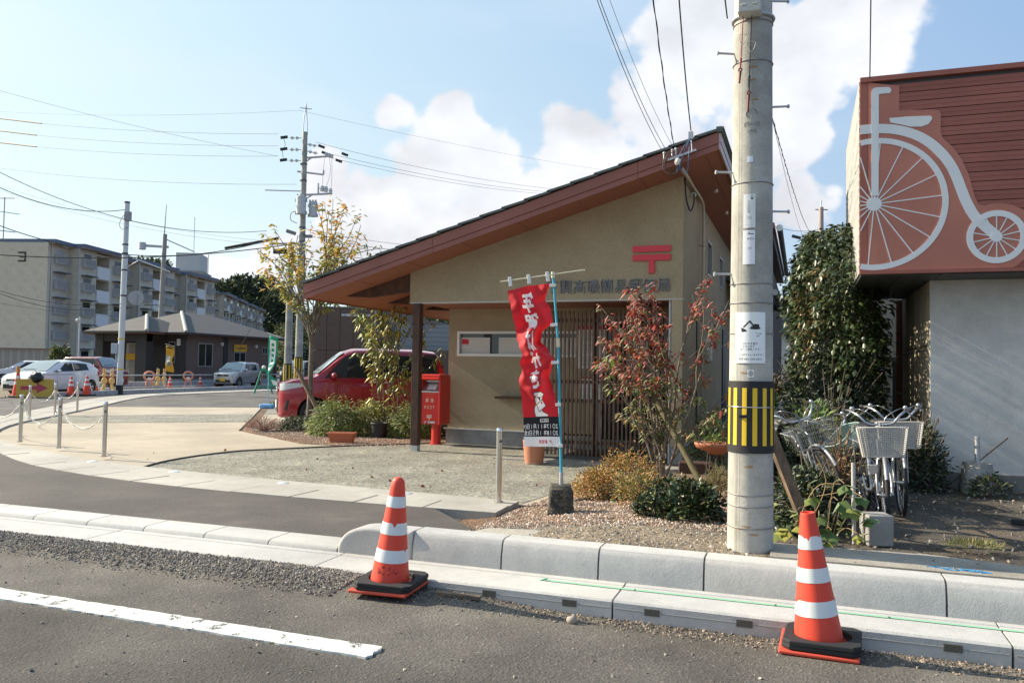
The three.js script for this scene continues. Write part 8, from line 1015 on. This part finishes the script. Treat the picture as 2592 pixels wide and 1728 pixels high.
// one-storey office with a hipped roof
{
  const t = thing('brown_office', 'one-storey brown office with a grey hipped roof across the street', 'building'), x0 = -41.4, x1 = -34.9, z0 = -47.8, z1 = -38.8, h = 3.2;
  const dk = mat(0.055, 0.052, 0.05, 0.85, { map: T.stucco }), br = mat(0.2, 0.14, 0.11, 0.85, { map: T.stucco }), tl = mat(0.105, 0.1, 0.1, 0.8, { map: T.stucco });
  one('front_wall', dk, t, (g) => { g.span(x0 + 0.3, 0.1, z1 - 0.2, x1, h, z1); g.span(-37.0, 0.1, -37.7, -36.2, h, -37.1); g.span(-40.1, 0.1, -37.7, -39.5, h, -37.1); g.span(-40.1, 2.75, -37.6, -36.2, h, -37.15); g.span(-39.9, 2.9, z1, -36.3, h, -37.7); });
  one('side_wall', br, t, (g) => g.span(x1 - 0.2, 0.1, z0, x1 + 0.01, h, z1 - 0.001)); one('back_wall', br, t, (g) => g.span(x0, 0.1, z0, x1 - 0.2, h, z0 + 0.2)); one('plinth', mat(0.3, 0.31, 0.32, 0.9), t, (g) => g.span(x0 + 0.2, 0.08, z0 - 0.05, x1 + 0.06, 0.55, z1 + 0.05));
  one('pilaster', dk, t, (g) => g.span(x1, 0.55, -42.6, x1 + 0.06, h, -42.2));
  const hip = (ax, bx, az, bz, y, r, k) => { const g = new THREE.BufferGeometry(), w = Math.min(bx - ax, bz - az) / 2, cx = (ax + bx) / 2, cz = (az + bz) / 2, a = bx - ax > bz - az ? [[ax + w, cz], [bx - w, cz]] : [[cx, az + w], [cx, bz - w]], q = [[ax, y, az], [bx, y, az], [bx, y, bz], [ax, y, bz], [a[0][0], y + r, a[0][1]], [a[1][0], y + r, a[1][1]]]; g.setAttribute('position', new THREE.Float32BufferAttribute(q.flat(), 3)); g.setIndex(bx - ax > bz - az ? [0, 4, 5, 0, 5, 1, 1, 5, 2, 2, 5, 4, 2, 4, 3, 3, 4, 0] : [0, 4, 1, 1, 4, 5, 1, 5, 2, 2, 5, 3, 3, 5, 4, 3, 4, 0]); const n = g.toNonIndexed(); n.computeVertexNormals(); return n; };
  tl.side = THREE.DoubleSide;
  const rf = one('roof', tl, t, (g) => { g.add(hip(x0 - 0.7, x1 + 0.7, z0 - 0.7, z1 + 0.7, h + 0.1, 1.5)); g.add(hip(-40.5, -35.6, -41.5, -36.5, h + 0.11, 1.1)); });
  one('hip_ridge', mat(0.34, 0.33, 0.31, 0.7), rf, (g) => { const c = [(x0 + x1) / 2, h + 1.62, 0]; g.cyl([x1 + 0.7, h + 0.14, z1 + 0.7], [c[0], c[1], z1 + 0.7 - (x1 - x0 + 1.4) / 2], 0.12, 0.12, 8); g.cyl([-35.6, h + 0.15, -36.5], [-38.05, h + 1.22, -39.0], 0.11, 0.11, 8); });
  one('eaves', mat(0.16, 0.07, 0.045, 0.7), t, (g) => { g.span(x0 - 0.68, h, z0 - 0.68, x1 + 0.68, h + 0.09, z1 + 0.68); g.span(-40.45, h - 0.01, -39.5, -35.65, h + 0.095, -36.55); }); one('gutter', mat(0.03, 0.03, 0.03, 0.5), t, (g) => { g.span(x1 + 0.68, h + 0.02, z0 - 0.7, x1 + 0.78, h + 0.13, z1 + 0.7); g.span(x0, h + 0.02, z1 + 0.68, x1 + 0.7, h + 0.13, z1 + 0.78); g.span(-40.5, h + 0.01, -36.55, -35.6, h + 0.13, -36.45); });
  one('downpipe', M.black, t, (g) => { g.cyl([x1 + 0.1, 0.3, z1 + 0.1], [x1 + 0.1, h - 0.3, z1 + 0.1], 0.06); g.cyl([x1 + 0.1, h - 0.3, z1 + 0.1], [x1 + 0.7, h, z1 + 0.6], 0.06); g.cyl([x1 + 0.1, 0.3, z0 + 0.3], [x1 + 0.1, h, z0 + 0.3], 0.05); });
  const wn = (a, b, y0, y1) => { const w = one('window', mat(0.3, 0.29, 0.27, 0.5), t, (g) => { const x = x1 + 0.05; g.span(x - 0.04, y0, a, x, y0 + 0.06, b); g.span(x - 0.04, y1 - 0.06, a, x, y1, b); for (const z of [a, (a + b) / 2 - 0.03, b - 0.06]) g.span(x - 0.04, y0 + 0.06, z, x, y1 - 0.06, z + 0.06); }); one('pane', M.glass, w, (g) => g.span(x1 + 0.012, y0 + 0.06, a + 0.06, x1 + 0.02, y1 - 0.06, b - 0.06)); };
  wn(-41.2, -39.9, 1.3, 2.75); wn(-46.7, -46.1, 2.2, 2.7); wn(-44.4, -43.2, 0.9, 2.3);
  const fw = one('window', mat(0.25, 0.24, 0.22, 0.5), t, (g) => g.span(-36.1, 1.5, z1, -35.6, 2.8, z1 + 0.04)); one('pane', M.glass, fw, (g) => g.span(-36.04, 1.58, z1 + 0.04, -35.66, 2.72, z1 + 0.05));
  const en = one('entrance_door', mat(0.4, 0.39, 0.35, 0.5), t, (g) => { g.span(-39.3, 0.3, -38.75, -37.6, 2.7, -38.7); }); one('pane', mat(0.35, 0.33, 0.27, 0.1), en, (g) => g.span(-39.2, 0.4, -38.7, -37.7, 2.6, -38.69));
  one('yellow_sign', printed(256, 90, (g) => { g.fillStyle = '#dca312'; g.fillRect(0, 0, 256, 90); g.fillStyle = '#33290a'; g.beginPath(); g.moveTo(20, 20); g.lineTo(34, 46); g.lineTo(20, 70); g.lineTo(30, 70); g.lineTo(44, 46); g.lineTo(30, 20); g.fill(); for (let k = 0; k < 6; k++) g.fillRect(60 + k * 30, 38, 22, 20); }), t, (g) => g.add(new THREE.PlaneGeometry(1.3, 0.46), rotM(0, Math.PI / 2, 0, x1 + 0.075, 2.55, -43.8)), true); one('yellow_sign', printed(128, 64, (g) => { g.fillStyle = '#dca312'; g.fillRect(0, 0, 128, 64); }), t, (g) => g.box(-38.6, 1.85, -38.6, 1.2, 0.4, 0.03)); one('wall_lamp', M.offwhite, t, (g) => { g.box(-35.3, 2.75, z1 + 0.06, 0.2, 0.4, 0.12); g.box(x1 + 0.08, 2.75, -42.0, 0.14, 0.2, 0.14); g.box(x1 + 0.08, 2.7, -45.4, 0.14, 0.2, 0.14); });
}
// five-storey apartment blocks
const share = (geo, m, name, parent, x, y, z) => { const o = new THREE.Mesh(geo, m); o.name = name; o.position.set(x, y, z); parent.add(o); return o; };
const gWin = new Geo().box(0, 0, 0, 1.5, 1.25, 0.08).build(), gPane = new Geo().box(0, 0, 0.03, 1.36, 1.1, 0.06).build(), gRail = (() => { const g = new Geo(); g.box(0, 0.42, 0.4, 2.1, 0.06, 0.06); g.box(0, -0.42, 0.4, 2.1, 0.06, 0.06); for (let k = 0; k < 15; k++) g.box(-1 + k * 0.143, 0, 0.4, 0.06, 0.84, 0.04); g.box(-1.02, 0, 0.2, 0.05, 0.9, 0.4); g.box(1.02, 0, 0.2, 0.05, 0.9, 0.4); return g.build(); })(), gAwn = new Geo().box(0, 0, 0.35, 2.2, 0.09, 0.75).build(), gStairWall = new Geo().box(0, 0, 0, 2.6, 1.35, 0.12).build(), gUnit = new Geo().box(0, 0, 0, 0.75, 0.55, 0.3).build();
const mCurtain = mat(0.45, 0.43, 0.39, 0.3), mCream = mat(0.80, 0.72, 0.56, 0.9, { map: T.stucco }), mFrame = mat(0.6, 0.6, 0.58, 0.5), mRail = mat(0.45, 0.44, 0.42, 0.6), mAwn = mat(0.12, 0.13, 0.155, 0.7), mBlue = mat(0.13, 0.16, 0.23, 0.7), mStair = mat(0.75, 0.74, 0.73, 0.9), mDim = mat(0.25, 0.24, 0.22, 0.9);
function apartments(label, p, turn, units, scaleU) {
  const t = thing('apartment_block', label, 'apartment block', p, turn, 'apartment blocks'), U = 12.7, F = 2.58, Ht = 13.1, Dp = 9, rec = 1.15;
  for (let u = 0; u < units; u++) {
    const x = u * U; one('wall', mCream, t, (g) => { g.span(x, 0, -Dp, x + 3.4, Ht, -rec); g.span(x + 3.4, 0, -Dp, x + 5.9 + 0.9, Ht, 0); g.span(x + 9.4, 0, -Dp, x + U, Ht, 0); g.span(x + 6.8, 0, -Dp, x + 9.4, Ht, -1.6); for (let f = 0; f < 5; f++) g.span(x + 6.8, f * F + 2.35, -1.6, x + 9.4, f * F + 2.58, 0); });
    one('downpipe', mat(0.5, 0.48, 0.42, 0.7), t, (g) => { g.cyl([x + 3.3, 0, 0.1], [x + 3.3, Ht, 0.1], 0.09); g.cyl([x + 0.3, 0, -rec + 0.1], [x + 0.3, Ht, -rec + 0.1], 0.08); });
    for (let f = 0; f < 5; f++) {
      const y = f * F + 1.5; for (const [wx, wz] of [[x + 1.8, -rec], [x + 5.0, 0], [x + 11.2, 0]]) {
        const w = share(gWin, mFrame, 'window', t, wx, y + 0.2, wz); share(gPane, (u * 7 + f * 3 + (wx * 5 | 0)) % 3 === 0 ? mCurtain : M.glass, 'pane', w, 0, 0, 0); share(gRail, mRail, 'window_rail', t, wx, y - 0.25, wz); if (f < 4) share(gAwn, mAwn, 'awning', t, wx, y + 1.0, wz);
      }
      if (f > 0) share(gStairWall, mStair, 'landing_wall', t, x + 8.1, f * F + 0.55, 0.08);
      if ((u * 5 + f * 3) % 7 === 1) share(gUnit, mFrame, 'cooling_unit', t, x + 5.6, y + 1.35, 0.35); if ((u * 3 + f * 5) % 8 === 4) share(gUnit, mFrame, 'cooling_unit', t, x + 2.2, y + 1.35, -rec + 0.35);
    }
    one('roof_slab', mBlue, t, (g) => { g.span(x - 0.2, Ht, -Dp - 0.5, x + 3.2, Ht + 0.35, -rec + 0.75); g.span(x + 3.2, Ht, -Dp - 0.5, x + U - 0.2, Ht + 0.36, 0.8); }); one('eaves_underside', mat(0.42, 0.32, 0.25, 0.8), t, (g) => { g.span(x - 0.15, Ht - 0.1, -Dp - 0.4, x + 3.15, Ht, -rec + 0.7); g.span(x + 3.25, Ht - 0.1, -Dp - 0.4, x + U - 0.25, Ht, 0.75); });
  }
  t.scale.y = 1.055; return t;
}
{
  const th = Math.atan2(0.96, -0.28), a = apartments('nearer cream apartment block with a 3 on its end wall', [-74.5, 0.3, -64.0], th, 3);
  one('end_wall', mat(0.76, 0.67, 0.52, 0.9, { map: T.stucco }), a, (g) => g.span(-0.25, 0, -9, 0, 13.1, -1.15)); const num = (y, z, s) => one('number', mat(0.06, 0.055, 0.05, 0.8), a, (g) => { for (const [dy, dz, h, w] of [[1, 0, 0.18, 1], [0.5, 0.1, 0.18, 0.8], [0, 0, 0.18, 1], [0.5, 0.42, 1.16, 0.2]]) g.box(-0.27, y + dy * s, z + dz * s, 0.04, h * s, w * s); }); num(11.2, -4.0, 0.85); num(2.6, -8.1 + 0.4, 0.95);
  one('antenna', M.galv, a, (g) => { g.cyl([-0.5, 13.4, -6], [-0.5, 17.6, -6], 0.06); g.cyl([-0.5, 17.5, -7.2], [-0.5, 17.5, -4.9], 0.05); g.cyl([-1.8, 16.1, -6.8], [0.8, 16.1, -5.2], 0.04); g.cyl([-1.5, 14.2, -6.8], [0.5, 14.2, -5.4], 0.05); });
  const b = apartments('farther cream apartment block partly behind the first', [-97.5, 0.3, -116.5], Math.atan2(0.88, -0.48), 4); one('water_tank', mat(0.48, 0.5, 0.5, 0.6), b, (g) => { g.span(-2, 16.4, -7, 4, 19.4, -3); }); one('tank_house', mat(0.3, 0.29, 0.26, 0.9), b, (g) => g.span(-2.6, 13.4, -7.6, 4.6, 16.4, -2.4)); one('tank_rail', M.galv, b, (g) => { g.cyl([4.4, 16.4, -3], [4.4, 20, -3], 0.08); g.cyl([2, 19.4, -5], [2, 26, -5], 0.06); });
}
// credit union building behind the forecourt
{
  const t = thing('brown_hall', 'brown windowless hall with white lettering behind the parked red car', 'building'), m = mat(0.16, 0.105, 0.08, 0.85, { map: T.stucco }), m2 = mat(0.22, 0.19, 0.17, 0.85, { map: T.stucco });
  const A = [-35.3, -53.2], d = [0.926, 0.378 * -1], n = [0.378, 0.926]; // along the picture's width
  const o = new THREE.Group(); o.name = 'hall_body'; o.position.set(A[0], 0.2, A[1]); o.rotation.y = Math.atan2(0.345, 0.94); t.add(o);
  for (let k = 0; k < 5; k++) for (let r = 0; r < 2; r++) one('wall_panel', k % 2 ? m : mat(0.165, 0.11, 0.085, 0.85, { map: T.stucco }), o, (g) => g.span(k * 1.02 - 0.2, r * 3.0 - 0.5, -6, k * 1.02 + 0.79, r * 3.0 + 2.47 + (r ? 0.25 : 0), 0));
  one('parapet', m2, o, (g) => g.span(-0.25, 5.73, -6, 5.0, 5.85, 0.05)); one('corner_pipe', mat(0.35, 0.33, 0.3, 0.6), o, (g) => g.cyl([4.55, 0, 0.1], [4.55, 5.7, 0.1], 0.07)); one('side_hall', m2, o, (g) => { g.ext([[5.0, -0.5], [11.5, -0.5], [11.5, 4.4], [5.0, 5.7]], 5.5, moveM(0, 0, -6.2)); }); one('grey_annex', mat(0.24, 0.25, 0.26, 0.8), o, (g) => { g.span(6.0, -0.5, -0.6, 12, 4.6, -0.5); for (let k = 0; k < 9; k++) g.span(6.0, 1.5 + k * 0.36, -0.5, 12, 1.52 + k * 0.36, -0.47); }); one('lower_wall', m, o, (g) => g.span(6.2, -0.5, -0.4, 12, 2.6, 0.4));
  [...'西中国信用金庫王司支店'].forEach((c, i) => { const q = new THREE.Mesh(glyphGeo(c, 0.19, 0.026, 0.02).build(), mat(0.75, 0.74, 0.72, 0.5)); q.name = 'letter'; q.position.set(1.92 + i * 0.192 + (i > 6 ? 0.09 : 0), 5.12, 0.005); o.add(q); });
}
// board fence and clipped bush, far hills, house beyond the hedge
{
  const f = thing('board_fence', 'grey weathered board fence before the apartment end wall', 'fence'); for (let k = 0; k < 36; k++) one('board', k % 3 ? mat(0.3, 0.28, 0.25, 0.9) : mat(0.38, 0.35, 0.31, 0.9), f, (g) => g.box(-59.5 + k * 0.17, 1.25, -43.2 - k * 0.075, 0.16, 2.15, 0.04, { ry: 0.42 })); one('coping', mat(0.2, 0.14, 0.1, 0.9), f, (g) => g.box(-56.5, 2.4, -44.55, 6.8, 0.12, 0.3, { ry: 0.42 }));
  shrub('clipped_bush', 'round clipped bush at the end of the board fence', 'bush', [-50.3, 0.1, -43.5], [1.35, 2.6, 1.0], 5200, 0.2, 0.12, [...dark, ...olive], 131, { stems: 16, thick: 0.03, low: 0.5 });
}
function wood(name, label, c, r, n, seed, len, cols) {
  const t = new THREE.Group(); t.name = numbered(name); t.position.set(...c); t.userData = { label, category: 'wooded hill', kind: 'stuff' }; scene.add(t);
  const R = rng(seed), lump = (d) => 1 + 0.32 * fbm(d.x * 3 + seed, d.y * 3, d.z * 3, 4) + 0.14 * fbm(d.x * 9, d.y * 9 + seed, d.z * 9, 3);
  one('hill_body', mat(0.03, 0.045, 0.018, 1), t, (g) => { const q = new THREE.SphereGeometry(1, 80, 40, 0, 6.283, 0, 1.7), p = q.attributes.position; for (let i = 0; i < p.count; i++) { const d = V(p.getX(i), p.getY(i), p.getZ(i)), k = lump(d) * 0.96; p.setXYZ(i, d.x * r[0] * k, d.y * r[1] * k, d.z * r[2] * k); } q.computeVertexNormals(); g.add(q); });
  const L = new Leaves(seed); for (let k = 0; k < n; k++) { const d = rdir(R); d.y = Math.abs(d.y); if (d.z < -0.35) continue; const s = lump(d) * (0.97 + R() * 0.05); L.leaf(V(d.x * r[0] * s, d.y * r[1] * s, d.z * r[2] * s), rdir(R).add(d).add(V(0, 0.4, 0)), len * (0.6 + R() * 0.8), len * 0.5 * (0.6 + R() * 0.8), pick(R, cols), 0.2, 0.2); } L.mesh('foliage', t);
}
const woodC = [[0.035, 0.055, 0.02], [0.05, 0.075, 0.025], [0.028, 0.045, 0.018], [0.075, 0.095, 0.03]];
wood('wooded_hill', 'dark wooded hill behind the farther apartment block', [-158, 0, -196], [28, 25.5, 16], 17000, 141, 1.5, woodC); wood('wooded_hill', 'dark wooded crest above the nearer apartment roof', [-183, 4, -186], [15, 26, 14], 9000, 142, 1.5, woodC); wood('wooded_hill', 'lighter olive wooded slope behind the power poles', [-112, 0, -182], [22, 15.5, 14], 9000, 143, 1.3, [[0.1, 0.11, 0.03], [0.14, 0.14, 0.04], [0.08, 0.1, 0.03]]); wood('wooded_hill', 'low wooded slope behind the brown hall', [-62, 0, -150], [42, 13.5, 16], 12000, 144, 1.2, woodC); wood('wooded_hill', 'low slope seen between the pole and the hedge', [-2, 0, -80], [10, 4.2, 8], 5000, 145, 0.6, [[0.1, 0.1, 0.05], [0.16, 0.13, 0.07], [0.08, 0.1, 0.03]]);
{
  const t = thing('far_house', 'small house with a grey tiled roof far beyond the hedge', 'house', [-0.3, 0.3, -40]); one('wall', mat(0.5, 0.5, 0.48, 0.9), t, (g) => g.span(-4, 0, -4, 4, 3.1, 0)); one('roof', mat(0.14, 0.145, 0.155, 0.7), t, (g) => g.ext([[-4.6, 3.0], [4.6, 3.0], [2.8, 4.7], [-2.8, 4.7]], 4.6, moveM(0, 0, -4.3))); one('roof_tile_row', mat(0.1, 0.105, 0.11, 0.7), t, (g) => { for (let k = 0; k < 6; k++) g.span(-4.4 + k * 0.3, 3.1 + k * 0.27, 0.3, 4.4 - k * 0.3, 3.14 + k * 0.27, 0.36); });
  shrub('dry_bush', 'brown dry bush beyond the low block wall', 'bush', [-0.75, 0.3, -22], [0.9, 1.5, 1.0], 2600, 0.14, 0.05, [[0.2, 0.14, 0.08], [0.16, 0.12, 0.06], [0.12, 0.13, 0.05]], 146, { thick: 0.008, stems: 60 }); shrub('weeds', 'green weeds on the slope beyond the low block wall', 'weeds', [-0.8, 0.3, -19.5], [0.8, 0.9, 1.0], 2200, 0.12, 0.04, [...olive, ...fresh], 147);
  tag(one('guy_guard', M.yellow, scene, (g) => g.cyl([-0.35, 2.1, -30], [-0.2, 1.5, -29.5], 0.05, 0.05, 8)), 'yellow guy-wire guard tube beyond the block wall', 'guard tube');
}
// ---------- finish ----------
scene.traverse((o) => { if (o.isMesh) { o.castShadow = true; o.receiveShadow = true; } });
renderer.render(scene, camera);
